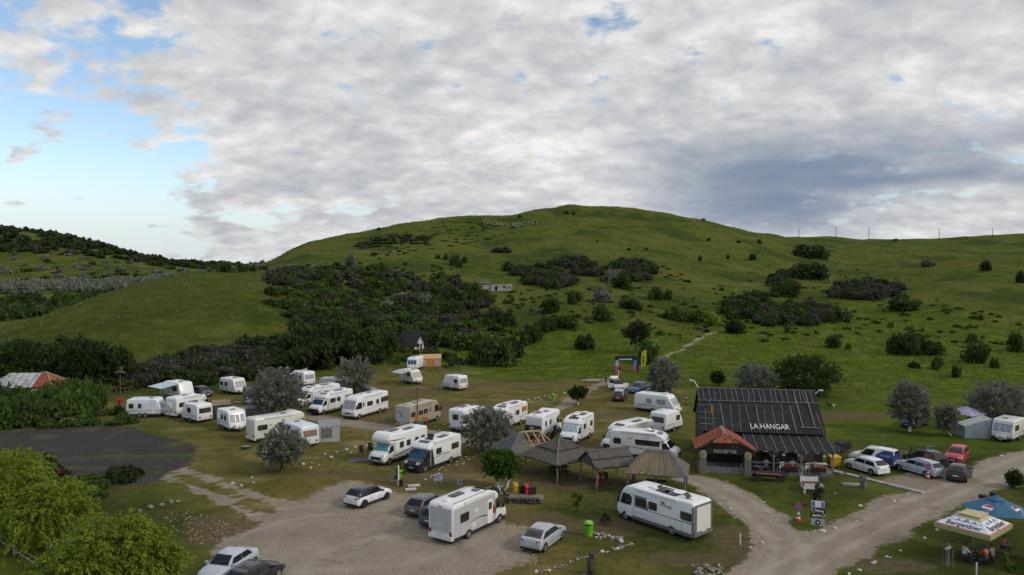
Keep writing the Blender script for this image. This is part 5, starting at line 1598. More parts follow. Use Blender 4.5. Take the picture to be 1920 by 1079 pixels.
		# side windows: front door, rear door (and quarter light)
		parts_ = {'hatch': (0.02, 0.48, 0.52, 0.96), 'suv': (0.02, 0.48, 0.52, 0.96), 'sedan': (0.02, 0.5, 0.54, 0.97), 'estate': (0.02, 0.36, 0.40, 0.70, 0.74, 0.97), 'van': (0.02, 0.36), 'lift': (0.02, 0.5, 0.54, 0.96)}[kind]
		zlo, zhi = belt + 0.02, zr - 0.17
		def yon(z):
			k = (z - zb) / (zr - zb)
			return wb + (wt - wb) * k + 0.016
		qlo, qhi = (zlo - zb - 0.06) / (zr - zb - 0.06), (zhi - zb - 0.06) / (zr - zb - 0.06)
		for s in (1, -1):
			for i in range(0, len(parts_), 2):
				a, c = parts_[i], parts_[i + 1]
				fl, fh = edge(F_, max(0, qlo)) - 0.12, edge(F_, qhi) - 0.08
				rl, rh = edge(R_, max(0, qlo)) + 0.12, edge(R_, qhi) + 0.1
				lo = lambda q: fl + (rl - fl) * q
				hi = lambda q: fh + (rh - fh) * q
				vv = [(lo(a), s * yon(zlo), zlo), (lo(c), s * yon(zlo), zlo), (hi(c), s * yon(zhi), zhi), (hi(a), s * yon(zhi), zhi)]
				vv += [(x, y + s * 0.02, z) for x, y, z in vv]
				MB().add(vv, [(0, 1, 2, 3), (7, 6, 5, 4), (0, 4, 5, 1), (1, 5, 6, 2), (2, 6, 7, 3), (3, 7, 4, 0)]).build('side_window', (sideglass or gl) if i else gl, t)
			# door seams and handles
			d = MB()
			for xx in (xf0 - 0.22 * L * 0.5, (xf0 + xr0) / 2, xr0 + 0.18 * L * 0.5 + 0.1):
				d.box((xx, s * (hw + 0.001), 0.64), (0.016, 0.012, 0.50))
			d.build('door_seam', PLASTIC, t)
			mr = MB().box((xf0 - 0.16, s * (hw + 0.08), belt + 0.09), (0.12, 0.2, 0.14)).build('mirror', roofm, t)
			bar_ = MB().box((0.0, s * (hw * 0.985), 0.30), (L * 0.48, 0.03, 0.12)).build('sill', lower or (PLASTIC if kind == 'suv' else paint_), t)
			for xx in (L * 0.5 - 0.82, -L * 0.5 + 0.78):
				arch(t, xx, W * 0.985, s, wheelR + 0.07)
				wheel(t, xx, s * (hw - 0.10), wheelR, 0.2, rim)
			hl = [(L * 0.478, s * hw * 0.42, hood - 0.27), (L * 0.44, s * hw * 0.90, hood - 0.26), (L * 0.40, s * hw * 0.93, hood - 0.12), (L * 0.463, s * hw * 0.5, hood - 0.16)]
			hl += [(x + 0.035, y + s * 0.02, z + 0.02) for x, y, z in hl]
			MB().add(hl, [(0, 1, 2, 3), (7, 6, 5, 4), (0, 4, 5, 1), (1, 5, 6, 2), (2, 6, 7, 3), (3, 7, 4, 0)]).build('headlight', LAMPC, t)
			MB().box((-L * 0.482, s * hw * 0.74, boot - 0.16), (0.10, hw * 0.32, 0.2), rz=-s * 0.25).build('tail_light', LAMPR, t)
		MB().box((L * 0.494, 0, 0.50), (0.05, hw * 1.1, 0.2)).build('grille', PLASTIC, t)
		MB().box((L * 0.503, 0, 0.44), (0.03, 0.5, 0.1)).build('number_plate', PLATE, t)
		MB().box((-L * 0.502, 0, 0.66 if kind != 'sedan' else 0.72), (0.03, 0.5, 0.1)).build('number_plate', PLATE, t)
		MB().box((-L * 0.492, 0, 0.36), (0.10, W * 0.86, 0.14)).build('bumper', PLASTIC if trim else paint_, t)
		MB().tube([(xr1 * 0.85, 0, H + 0.01), (xr1 * 0.85 - 0.1, 0, H + 0.16)], 0.012, 5).build('aerial', PLASTIC, t)
		if rails:
			r_ = MB()
			for s in (1, -1): r_.bar((xr1 + 0.05, s * (wt - 0.05), H + 0.02), (xf1 - 0.1, s * (wt - 0.05), H + 0.03), 0.035)
			r_.build('roof_rails', PLASTIC, t)
		if extra: extra(t, L, W, vis)
	return build
# ------------------------------------------------------------------ the parked fleet
CV, MH, CR = 'touring caravans of the camp', 'motorhomes of the camp', 'parked cars'
def awning(color_name, col, out=2.4, x=(0.05, 0.85), drop=0.35, end=None):
	"""roll-out awning on the camera side, with two legs"""
	m = M('awning_' + color_name, col, 0.8, var=0.15, scale=2)
	def ex(t, L, W, vis):
		x0, x1 = -L / 2, L / 2 - 1.0
		a, b = x0 + (x1 - x0) * x[0], x0 + (x1 - x0) * x[1]
		y0, y1 = vis * (W / 2 + 0.02), vis * (W / 2 + out)
		H = 2.42
		v = [(a, y0, H), (b, y0, H), (b, y1, H - drop), (a, y1, H - drop)]
		v += [(p[0], p[1], p[2] - 0.04) for p in v]
		MB().add(v, [(0, 1, 2, 3), (7, 6, 5, 4), (0, 4, 5, 1), (1, 5, 6, 2), (2, 6, 7, 3), (3, 7, 4, 0)]).build('awning', m, t)
		for xx in (a + 0.05, b - 0.05):
			MB().bar((xx, y1 - vis * 0.05, 0.0), (xx, y1 - vis * 0.05, H - drop), 0.05).build('awning_leg', STEEL, t)
	return ex
def both(*fs):
	def b(t, L, W, vis):
		for f in fs: f(t, L, W, vis)
	return b
place('caravan', caravan(H=2.5, body=COOL, tandem=True, wins=((0.1, 0.22, 0), (0.36, 0.44, 0)), door=(0.72, 0.82)), 'leftmost white caravan, with two axles, at the end of the left row', 'caravan', (317, 777), 44, 6, 'R', 'front', 5.6, 2.3, CV)
place('caravan', both(caravan(H=2.6, wins=((0.55, 0.8, 0),), endwin=WHITE, rearwin=False, frontwin=False), awning('sky_blue', (0.50, 0.58, 0.64), 2.6)), 'white caravan under a pale blue roll-out awning', 'caravan', (345, 748), 34, 24, 'R', 'front', 5.8, 2.3, CV)
def round_cover(t, L, W, vis, x0, xb, H):
	o = MB().lathe([(0.05, -0.14), (0.5, -0.14), (0.62, 0.0), (0.5, 0.14), (0.05, 0.14)], (0, 0, 0), 16).build('spare_wheel_cover', M('cover_white', (0.6, 0.6, 0.62), 0.6), t, True)
	o.rotation_euler = (0, math.pi / 2, 0); o.location = (x0 - 0.16, 0.2, 1.45)
place('motorhome', motorhome('low', 2.75, wins=((0.1, 0.3), (0.42, 0.75)), extra=round_cover, solar=0, vents=3, door=None), 'white motorhome with a round spare wheel cover between two caravans', 'motorhome', (331, 780), 55, 16, 'L', 'rear', 6.2, 2.2, MH)
place('caravan', caravan(H=2.45, wins=((0.4, 0.62, 0),), door=None, endwin=ACRYL), 'white caravan standing beside the brown tent', 'caravan', (370, 790), 35, 27, 'R', 'rear', 4.9, 2.2, CV)
place('caravan', caravan(H=2.5, wins=((0.35, 0.5, 0), (0.6, 0.75, 0)), door=(0.8, 0.93), endwin=BLIND), 'white caravan with a wide front window in front of the grey tent', 'caravan', (436, 808), 25, 29, 'R', 'front', 5.2, 2.2, CV)
place('caravan', caravan(H=2.5, body=CREAM, wins=((0.08, 0.26, 0), (0.36, 0.52, 0)), door=(0.58, 0.72)), 'cream caravan alone before the dark thicket at the back', 'caravan', (448, 738), 28, 17, 'R', 'front', 5.2, 2.2, CV)
VANBLUE = paint('old_blue_paint', (0.26, 0.36, 0.50)); CAMO = M('camouflage_cover', (0.12, 0.16, 0.17), 0.8, var=0.6, scale=1.5)
place('camper_van', motorhome('van', 2.5, body=CAMO, cab=VANBLUE, skirt=VANBLUE, wins=((0.3, 0.6),), door=None, solar=0, vents=1, box=False, graphics=((((0.0, 0.5), (1.0, 0.5), (1.0, 1.25), (0.0, 1.25)), VANBLUE),)), 'old blue camper van half hidden by the large silver-green tree', 'camper van', (462, 755), 62, 6, 'L', 'rear', 6.0, 2.1, MH)
place('caravan', caravan(H=2.5, endwin=BLIND), 'white caravan with a grey awning tent on its left side', 'caravan', (570, 722), 26, 19, 'R', 'rear', 5.4, 2.2, CV)
place('caravan', caravan(H=2.5, body=LGREY, wins=((0.45, 0.55, 0), (0.6, 0.8, 0)), door=None, stripe=None), 'silver-grey caravan half hidden by the silvery tree', 'caravan', (664, 735), 47, 6, 'R', 'front', 5.8, 2.2, CV)
place('motorhome', motorhome('low', 2.75, wins=((0.08, 0.2), (0.5, 0.8)), solar=1), 'white motorhome behind the large silver-green tree, rearmost of its row', 'motorhome', (566, 761), 48, 12, 'L', 'front', 7.0, 2.25, MH)
def black_bumper(t, L, W, vis, x0, xb, H):
	MB().box((L / 2 + 0.0, 0, 0.56), (0.22, 2.0, 0.42)).build('front_guard', PLASTIC, t)
place('motorhome', motorhome('low', 2.8, screen=WINBLUE, wins=((0.08, 0.32), (0.52, 0.64), (0.72, 0.92)), solar=1, extra=black_bumper, skirt=GREYPL), 'white low-profile motorhome with black bumper and blue windscreen', 'motorhome', (599, 775), 54, 20, 'L', 'front', 7.0, 2.25, MH)
place('motorhome', motorhome('aclass', 2.9, screen=BLIND, wins=((0.38, 0.48), (0.62, 0.82)), door=(0.9, 1.0), graphics=((((0.02, 1.5), (0.3, 1.45), (0.3, 2.15), (0.02, 2.2)), ACRYL, 0.015), (((0.0, 1.38), (0.35, 1.26), (0.9, 0.95), (0.9, 0.9), (0.35, 1.2), (0.0, 1.32)), D_GREY)), vents=3, solar=0), 'white coach-fronted motorhome on the dirt track, screen covered with pale blind', 'motorhome', (665, 783), 57, 23, 'L', 'front', 7.4, 2.3, MH)
place('motorhome', motorhome('alcove', 2.8, body=CREAM, wins=((0.08, 0.3), (0.55, 0.78)), vents=2, solar=0, nose=2.5, graphics=((((0.1, 1.35), (0.45, 1.2), (0.95, 1.1), (0.95, 1.06), (0.45, 1.15), (0.1, 1.3)), D_GREY),)), 'cream motorhome with rounded cab hood in the left front row', 'motorhome', (477, 826), 76, 12, 'L', 'rear', 7.0, 2.25, MH)
place('caravan', caravan(H=2.5, body=COOL, wins=((0.15, 0.45, 0),), door=None, endwin=M('reddish_pane', (0.28, 0.16, 0.12), 0.25, spec=0.6)), 'white caravan with a small tawny rear window beside the striped tent', 'caravan', (565, 837), 39, 29, 'R', 'rear', 6.0, 2.25, CV)
def swirl(t, L, W, vis, x0, xb, H):
	for k, rr in enumerate((0.42, 0.3)):
		b = MB(); n = 12
		for i in range(n):
			a0, a1 = 0.6 + 3.6 * i / n, 0.6 + 3.6 * (i + 1) / n
			b.bar((x0 - 0.024, rr * math.cos(a0) + 0.45, 1.75 + rr * math.sin(a0)), (x0 - 0.024, rr * math.cos(a1) + 0.45, 1.75 + rr * math.sin(a1)), 0.05, 0.02)
		b.build('emblem', D_BLACK, t)
place('motorhome', motorhome('aclass', 2.85, body=CHAMP, wins=((0.06, 0.22), (0.36, 0.52), (0.56, 0.72)), door=(0.78, 0.87), endpanel=LGREY, extra=swirl, vents=3, solar=0, graphics=((((0.3, 2.28), (0.9, 2.42), (0.9, 2.5), (0.3, 2.34)), decal('copper', (0.30, 0.14, 0.07))),)), 'champagne beige motorhome behind the lamp post in the middle', 'motorhome', (768, 800), 49, 23, 'L', 'rear', 6.9, 2.3, MH)
place('motorhome', motorhome('low', 2.75, wins=((0.12, 0.26), (0.5, 0.62)), rearwin=(-0.15, 0.2), skirt=D_BLUE, endpanel=None, door=(0.74, 0.82), vents=2, solar=1, graphics=((((0.0, 0.5), (1.0, 0.5), (1.0, 0.66), (0.0, 0.8)), D_BLUE),)), 'white motorhome with blue skirt in the middle row', 'motorhome', (869, 806), 45, 24, 'L', 'rear', 6.2, 2.25, MH)
place('motorhome', motorhome('low', 2.8, wins=((0.45, 0.6),), graphics=((((0.08, 1.35), (0.42, 1.05), (0.42, 1.0), (0.08, 1.28)), D_BLACK), (((0.05, 1.7), (0.3, 1.5), (0.32, 2.2), (0.07, 2.3)), D_ORANGE)), solar=1), 'white motorhome with an orange rear side emblem behind the tree', 'motorhome', (939, 804), 38, 22, 'L', 'front', 6.6, 2.25, MH)
def bike_cover(t, L, W, vis, x0, xb, H):
	bl = []
	b = MB().prism(fillet([(x0 - 0.55, 0.65), (x0 - 0.06, 0.6), (x0 - 0.06, 1.55), (x0 - 0.25, 1.72), (x0 - 0.5, 1.55)], 0.12, 2), -0.95, 0.95).build('bicycle_cover', M('black_cover', (0.02, 0.02, 0.023), 0.7, var=0.4), t, True)
	s_ = MB().prism(rect(x0 - 0.60, x0 - 0.565, 1.05, 1.5), -0.25, 0.25).build('warning_board', M('warning_white', (0.6, 0.57, 0.57), 0.5), t)
	m = MB()
	for k in range(3):
		m.prism([(x0 - 0.606, 1.05 + 0.01)] * 0 + rect(x0 - 0.606, x0 - 0.602, 1.08 + 0.14 * k, 1.15 + 0.14 * k), -0.25, 0.25)
	m.build('warning_stripe', M('warning_red', (0.4, 0.03, 0.03), 0.5), t)
place('motorhome', motorhome('alcove', 2.75, wins=((0.2, 0.3), (0.5, 0.6)), extra=bike_cover, solar=1, vents=2, graphics=((((0.55, 1.3), (0.95, 1.02), (0.95, 0.97), (0.55, 1.24)), D_GREY),)), 'white motorhome carrying a black covered bicycle rack at the rear', 'motorhome', (1017, 819), 36, 30, 'L', 'rear', 5.7, 2.2, MH)
place('motorhome', motorhome('low', 2.85, screen=SCREEN, wins=((0.15, 0.32), (0.68, 0.84)), solar=1, graphics=((((0.35, 1.25), (0.6, 1.1), (0.95, 1.3), (0.95, 1.24), (0.6, 1.04), (0.35, 1.19)), D_GREY),)), 'white low-profile motorhome behind the thatched roofs, silver screen in the window', 'motorhome', (1080, 830), 32, 31, 'L', 'front', 5.8, 2.2, MH)
place('motorhome', motorhome('alcove', 2.95, screen=TEAL, wins=((0.1, 0.2), (0.3, 0.4), (0.55, 0.66), (0.76, 0.87)), door=None, graphics=((((0.25, 1.25), (0.6, 1.08), (1.0, 0.82), (1.0, 0.74), (0.6, 0.96), (0.2, 1.18)), D_BLACK), (((0.7, 2.32), (1.0, 2.42), (1.2, 2.52), (1.2, 2.47), (1.0, 2.32), (0.7, 2.28)), D_BLACK)), solar=2, vents=1, box=False), 'white motorhome with sleeping bay over the cab and turquoise screen cover', 'motorhome', (721, 869), 79, 32, 'L', 'front', 7.2, 2.3, MH)
BLACKP = paint('black_paint', (0.013, 0.013, 0.015), 0.25, 0.25)
def raised_hatch(t, L, W, vis, x0, xb, H):
	MB().box((xb - 1.0, 0.25, H + 0.28), (0.07, 0.75, 0.6), ry=-0.5).build('open_roof_hatch', ACRYL, t)
place('motorhome', motorhome('low', 2.8, cab=BLACKP, screen=WINBLUE, wins=((0.1, 0.34), (0.68, 0.84)), door=None, lockers=((0.04, 0.14, 0.6, 1.25), (0.18, 0.28, 0.6, 1.25), (0.55, 0.63, 0.75, 1.15), (0.7, 0.8, 0.75, 1.15)), solar=1, extra=raised_hatch, graphics=((((0.38, 1.3), (0.75, 1.32), (0.98, 1.1), (0.98, 1.05), (0.75, 1.26), (0.38, 1.24)), D_BLACK), (((0.9, 0.5), (1.0, 0.5), (1.0, 2.0), (0.97, 2.2), (0.93, 1.4)), D_BLACK))), 'white motorhome with a black cab', 'motorhome', (788, 883), 63, 28, 'L', 'front', 6.8, 2.3, MH)
def big_rear(t, L, W, vis, x0, xb, H):
	for k, (za, zb_) in enumerate(((1.35, 1.4), (0.95, 1.0))):
		MB().bar((x0 - 0.05, -0.35, za), (x0 - 0.05, 0.35, za), 0.04).build('grab_rail', WHITE, t)
	end_plate(t, 'brake_light', (x0, H - 0.22), (x0, H - 0.16), -0.2, 0.2, LAMPR, 0.03, 0.03, False)
	side_plate(t, 'vent_grille', rect(x0 + 2.6, x0 + 3.0, 1.75, 2.05), W, vis, CREAM, 0.012, 0.02, 0.03)
	side_plate(t, 'vent_grille', rect(x0 + 2.3, x0 + 2.75, 0.72, 1.05), W, vis, CREAM, 0.012, 0.02, 0.03)
	MB().box((x0 + 0.02, 0, 0.5), (0.18, W * 0.94, 0.30)).build('rear_skirt', WHITE, t)
place('motorhome', motorhome('low', 2.9, sidepanel=LGREY, endpanel=LGREY, wins=((0.17, 0.36),), door=(0.80, 0.93), lockers=((0.02, 0.16, 0.5, 1.45),), solar=1, vents=2, winz=(1.45, 2.05), extra=big_rear, nose=2.45,
	  graphics=((((0.2, 1.12), (0.5, 1.3), (0.62, 1.32), (0.78, 1.24), (0.62, 1.25), (0.5, 1.24)), D_RED), (((0.93, 1.1), (1.0, 1.05), (1.0, 1.35), (0.96, 1.75), (0.93, 1.85)), D_RED), (((0.62, 1.24), (0.8, 1.12), (0.8, 1.2), (0.66, 1.3)), D_BLACK)), rails=True),
	  'grey-sided white motorhome with a red emblem, nearest on the gravel yard', 'motorhome', (849, 1015), 94, 41, 'L', 'rear', 7.0, 2.32, MH)
DGREY = paint('dark_grey_panel', (0.14, 0.145, 0.15))
def coach_extra(t, L, W, vis, x0, xb, H):
	end_plate(t, 'rear_frame', (x0, 0.5), (x0, H - 0.16), -W * 0.465, W * 0.465, DGREY, 0.02, 0.03, False)
	side_plate(t, 'rear_pillar', rect(x0 + 0.03, x0 + 0.2, 0.5, H - 0.3), W, vis, DGREY, 0.008, 0.02, 0)
	end_plate(t, 'garage_door', (x0, 0.72), (x0, H - 0.32), -W * 0.36, W * 0.36, CREAM, 0.035, 0.03, False)
	b = MB()
	b.bar((x0 - 0.02, 0, 1.5), (x0 - 0.02, 0.4, 1.52), 0.02); b.build('door_handle', D_LINE, t)
	c = frame4((x0 + 2.55, vis * (W / 2 + 0.012), 2.1), (-vis, 0, 0), (0, 0, 1))
	lettering('lettering', 'carthago', 0.34, 0.006, D_GREY, t, c, 0.004)
	bb = MB()
	for k in range(3):
		cx_ = x0 + 2.95 - 0.1 * k
		bb.prism([(cx_ - 0.18, 2.2 + 0.03 * k), (cx_ + 0.12, 2.32 + 0.03 * k), (cx_ + 0.16, 2.3 + 0.03 * k), (cx_ - 0.1, 2.16 + 0.03 * k)], vis * (W / 2 - 0.01), vis * (W / 2 + 0.012))
	bb.build('emblem', D_RED, t)
	for k, xx in enumerate((0.2, 0.62)):
		MB().box((x0 + (xb - x0) * xx, 0.3, H + 0.2), (0.08, 0.5, 0.5), ry=0.9).build('open_roof_hatch', ACRYL, t)
	MB().lathe([(0.5, 0), (0.5, 0.05), (0.1, 0.08)], (x0 + 2.3, -0.2, H + 0.1), 16).build('satellite_dish', WHITE, t, True)
	for yy in (-0.3, 0.35):
		roof_box(t, 'solar_panel', x0 + 3.4, yy, H + 0.04, 1.2, 0.55, 0.03, PANEL, 0.01)
place('motorhome', motorhome('aclass', 2.85, skirt=DGREY, endpanel=DGREY, wins=((0.04, 0.2), (0.58, 0.71), (0.76, 0.93)), door=(0.97, 1.1), lockers=((0.02, 0.19, 0.55, 1.4), (0.62, 0.74, 0.5, 0.95), (0.78, 0.95, 0.5, 0.95)), solar=1, vents=3, extra=coach_extra, winz=(1.5, 2.05), box=True,
	  graphics=((((0.72, 1.35), (0.95, 1.35), (0.95, 2.25), (0.75, 2.25)), DGREY, 0.004), (((0.0, 1.3), (0.4, 1.28), (0.95, 1.34), (0.95, 1.38), (0.4, 1.33), (0.0, 1.36)), D_BLACK))),
	  'long white coach-built motorhome with grey skirt on the lawn before the shelters', 'motorhome', (1301, 1009), 134, 32, 'R', 'rear', 7.5, 2.3, MH)
def propped(t, L, W, vis):
	x1 = L / 2 - 1.0
	MB().box((x1 + 0.25, 0.2, 1.9), (0.05, 1.3, 0.7), ry=0.9).build('propped_window', ACRYL, t)
	roof_box(t, 'air_conditioner', x1 - 1.8, 0, 2.55, 0.9, 0.7, 0.2, WHITE, 0.1)
place('caravan', both(caravan(H=2.55, front=0.95, wins=((0.33, 0.43, 0), (0.58, 0.78, 0)), door=None, tandem=False, winmat=LILAC, stripe=D_BLUE, vents=1), propped), 'long white caravan with a sloping open front window beside the hangar', 'caravan', (1277, 775), 66, 9, 'R', 'front', 7.0, 2.3, CV)
place('caravan', caravan(H=2.5, front=0.9, wins=((0.6, 0.8, 0),), door=None, endwin=ACRYL, vents=1), 'short white caravan in front of the long one beside the hangar', 'caravan', (1248, 809), 36, 27, 'L', 'rear', 5.4, 2.2, CV)
place('motorhome', motorhome('low', 2.85, screen=SCREEN, wins=((0.08, 0.22),), door=None, solar=1, vents=1, graphics=((((0.35, 2.2), (0.8, 1.9), (0.98, 1.4), (0.5, 1.5), (0.3, 1.9)), LGREY), (((0.4, 1.6), (0.55, 1.5), (0.52, 1.95), (0.45, 2.0)), D_RED))), 'white motorhome with a bicycle at its nose behind the long-sided one', 'motorhome', (1154, 845), 52, 22, 'L', 'front', 6.8, 2.3, MH)
def horse_mark(t, L, W, vis, x0, xb, H):
	b = MB()
	for q in ([(0.0, 0.0), (0.12, 0.2), (0.2, 0.12), (0.1, 0.0)], [(0.15, 0.12), (0.45, 0.14), (0.5, 0.0), (0.42, 0.06), (0.2, 0.04)], [(0.45, 0.12), (0.62, 0.26), (0.66, 0.2), (0.55, 0.08)]):
		b.prism([(x0 + 1.9 + a, 2.0 + z) for a, z in q], vis * (W / 2 - 0.01), vis * (W / 2 + 0.008))
	b.build('emblem', D_GREY, t)
place('motorhome', motorhome('low', 2.85, wins=((0.08, 0.22),), door=(0.68, 0.78), dome=True, vents=2, solar=0, extra=horse_mark, graphics=((((0.52, 1.5), (0.98, 1.5), (0.98, 2.05), (0.52, 2.08), (0.5, 1.95)), ACRYL, 0.016), (((0.25, 1.35), (0.6, 1.2), (1.0, 1.0), (1.0, 0.95), (0.6, 1.14), (0.25, 1.3)), D_BLACK))), 'white low-profile motorhome with roof dome seen side-on behind the reed shelter', 'motorhome', (1270, 862), 119, 8, 'R', 'front', 7.2, 2.3, MH)
place('caravan', caravan(H=2.5, wins=((0.55, 0.85, 0),), door=None, endwin=LILAC, stripe=D_GREY, body=CREAM), 'cream caravan with a grey awning tent at the right picture edge', 'caravan', (1894, 828), 24, 35, 'L', 'front', 5.4, 2.25, CV)
place('caravan', caravan(H=2.5, endwin=WINBLUE, wins=()), 'white caravan joined to the orange awning tent at the back', 'caravan', (779, 693), 14, 18, 'L', 'front', 5.2, 2.2, CV)
place('caravan', both(caravan(H=2.45, body=CREAM, front=0.95, wins=((0.55, 0.75, 0),), door=(0.2, 0.35)), awning('grey', (0.46, 0.47, 0.46), 2.0)), 'small cream caravan with a grey roll-out awning and sloping nose', 'caravan', (782, 719), 29, 16, 'R', 'front', 4.9, 2.1, CV)
place('caravan', caravan(H=2.45, wins=((0.12, 0.3, 0),), door=(0.36, 0.50), endwin=BLIND, r=0.2), 'small white caravan alone on the back lawn', 'caravan', (861, 730), 35, 15, 'R', 'rear', 5.0, 2.1, CV)

# cars
CARBLACK = BLACKP
SILVER = paint('silver_paint', (0.40, 0.42, 0.45), 0.28, 0.25)
ICE = paint('ice_silver_paint', (0.44, 0.48, 0.54), 0.25, 0.25)
GREYCAR = paint('grey_brown_paint', (0.10, 0.096, 0.092), 0.28, 0.3)
BLUEGREY = paint('blue_grey_paint', (0.06, 0.07, 0.09), 0.28, 0.3)
BLUE = paint('bright_blue_paint', (0.055, 0.12, 0.34), 0.25, 0.2)
MAROON = paint('dark_red_paint', (0.10, 0.012, 0.016), 0.28, 0.3)
RED = paint('red_paint', (0.42, 0.025, 0.035), 0.28, 0.25)
CARWHITE = paint('white_car_paint', (0.76, 0.77, 0.78), 0.25, 0.25)
place('car', car(CARBLACK, 1.5, 'hatch'), 'dark car parked beside the pale blue awning caravan', 'car', (380, 743), 15, 14, 'R', 'front', 4.3, 1.8, CR, 0.3)
place('car', car(GREYCAR, 1.5, 'estate'), 'grey car parked under the silvery tree at the back', 'car', (700, 737), 34, 7, 'R', 'front', 4.5, 1.8, CR, 0.3)
place('car', car(CARWHITE, 1.53, 'suv', 0.35, BLACKP, RIMDARK, lower=PLASTIC), 'white crossover with black roof on the gravel yard', 'car', (672, 951), 54, 25, 'L', 'rear', 4.3, 1.82, CR, 0.3)
place('car', car(GREYCAR, 1.46, 'hatch'), 'grey-brown hatchback half hidden by the grey-sided motorhome', 'car', (791, 969), 40, 27, 'L', 'rear', 4.3, 1.8, CR, 0.3)
place('car', car(BLUEGREY, 1.45, 'hatch'), 'blue-grey car almost hidden behind the grey-sided motorhome', 'car', (820, 989), 40, 29, 'L', 'rear', 4.2, 1.8, CR, 0.3)
place('car', car(SILVER, 1.46, 'lift', lower=SILVER), 'silver saloon car at the right edge of the gravel yard', 'car', (1014, 1035), 46, 39, 'L', 'rear', 4.57, 1.78, CR, 0.3)
def open_car(t, L, W, vis):
	MB().box((-L * 0.44, 0, 1.72), (0.85, 1.25, 0.06), ry=0.35).build('open_tailgate', CARWHITE, t)
	for s in (-1, 1):
		MB().box((0.75, s * 1.25, 0.75), (0.12, 0.95, 0.75), rz=s * 0.25).build('open_door', CARWHITE, t)
place('car', car(CARWHITE, 1.6, 'suv', 0.35, BLACKP, RIMDARK, extra=open_car), 'white car with doors and tailgate open below the finish arch', 'car', (1153, 731), 13, 23, 'R', 'front', 4.4, 1.85, CR, 0.3)
place('car', car(MAROON, 1.62, 'suv', 0.35, roof=SILVER), 'dark red car with pale roof behind the open white car', 'car', (1170, 751), 5, 21, 'L', 'rear', 4.4, 1.85, CR, 0.3)
place('car', car(BLUE, 1.56, 'suv', 0.34), 'bright blue car beside the round silver tree', 'car', (1197, 736), 15, 16, 'L', 'front', 4.4, 1.82, CR, 0.3)
place('car', car(CARBLACK, 1.46, 'hatch'), 'black car half hidden behind the round silver tree', 'car', (1227, 739), 18, 12, 'L', 'front', 4.3, 1.8, CR, 0.3)
DBLUE = M('dark_blue_wrap', (0.022, 0.045, 0.19), 0.35, var=0.15, spec=0.5)
def van_wrap(t, L, W, vis):
	y = W / 2 * 0.985
	for s in (1, -1):
		b = MB()
		b.add([(-L * 0.10, s * (y + 0.02), 0.9), (-L * 0.48, s * (y + 0.02), 0.42), (-L * 0.48, s * (y + 0.02), 1.0), (-L * 0.47, s * (y * 0.985 * 0.95), 1.3), (-L * 0.45, s * (y * 0.80), 1.72), (-L * 0.26, s * (y * 0.80), 1.72), (-L * 0.1, s * (y * 0.93), 1.2)],
			  [(0, 1, 2), (0, 2, 3), (0, 3, 6), (3, 4, 5), (3, 5, 6)])
		b.build('side_wrap', DBLUE, t)
	MB().box((-L * 0.488, 0, 1.0), (0.09, W * 0.9, 0.75)).build('rear_door_wrap', DBLUE, t)
	lettering('lettering', 'NARCISSIN', 0.2, 0.004, PLATE, t, frame4((-L * 0.30, vis * (y * 0.92 + 0.03), 1.22), (-vis, 0, 0), (0, -vis * 0.28, 1)))
	MB().box((-L * 0.5, 0, 0.42), (0.1, W * 0.9, 0.2)).build('step_bumper', PLASTIC, t)
place('delivery_van', car(CARWHITE, 1.82, 'van', 0.33, belt=1.02, hood=1.02, extra=van_wrap), 'white delivery van with a dark blue tail beside the hangar', 'van', (1677, 876), 72, 9, 'R', 'rear', 4.5, 1.8, CR, 0.3)
place('car', car(CARWHITE, 1.48, 'hatch', 0.32, trim=False, lower=CARWHITE), 'white hatchback parked in front of the blue-tailed van', 'car', (1645, 890), 57, 22, 'R', 'rear', 4.2, 1.78, CR, 0.3)
place('car', car(ICE, 1.47, 'estate', 0.32, sideglass=WINBLUE, rails=True, trim=False, lower=ICE), 'silver-blue estate car behind the traffic cone', 'car', (1750, 894), 64, 20, 'R', 'rear', 4.5, 1.77, CR, 0.3)
def snorkel(t, L, W, vis):
	MB().tube([(L * 0.28, vis * 0.8, 0.9), (L * 0.24, vis * 0.86, 1.3), (L * 0.19, vis * 0.86, 1.75), (L * 0.24, vis * 0.86, 1.86)], 0.06, 6).build('snorkel', PLASTIC, t)
	o = MB().lathe([(0.1, -0.1), (0.36, -0.1), (0.38, 0.0), (0.36, 0.1), (0.1, 0.1)], (0, 0, 0), 14).build('spare_wheel', RUBBER, t, True)
	o.rotation_euler = (0, math.pi / 2, 0); o.location = (-L * 0.52, -0.1, 0.95)
	b = MB().bar((-0.6, 0.4, 1.74), (-0.6, 0.4, 2.15), 0.05); b.bar((-0.6, -0.4, 1.74), (-0.6, -0.4, 2.15), 0.05); b.bar((-0.6, 0.4, 2.15), (-0.6, -0.4, 2.15), 0.05)
	b.build('roof_hoop', STEEL, t)
place('off_road_car', car(CARBLACK, 1.75, 'suv', 0.42, belt=1.05, hood=1.08, extra=snorkel, sideglass=M('red_patterned_pane', (0.26, 0.13, 0.12), 0.3, var=0.7, scale=6)), 'black off-road car with snorkel and spare wheel on its tail', 'car', (1754, 880), 51, 22, 'R', 'rear', 4.3, 1.8, CR, 0.3)
place('car', car(RED, 1.5, 'hatch', 0.31, trim=False, lower=RED), 'red hatchback facing the road on the grass', 'car', (1804, 868), 13, 30, 'L', 'front', 4.1, 1.74, CR, 0.3)
place('car', car(CARBLACK, 1.48, 'hatch', 0.31), 'small black hatchback with white plate at the edge of the gravel road', 'car', (1811, 903), 12, 33, 'L', 'rear', 3.9, 1.7, CR, 0.3)
place('car', car(BLUEGREY, 1.46, 'sedan'), 'dark saloon car parked under the silver-green tree with white trunk', 'car', (1713, 801), 26, 25, 'L', 'front', 4.5, 1.8, CR, 0.3)
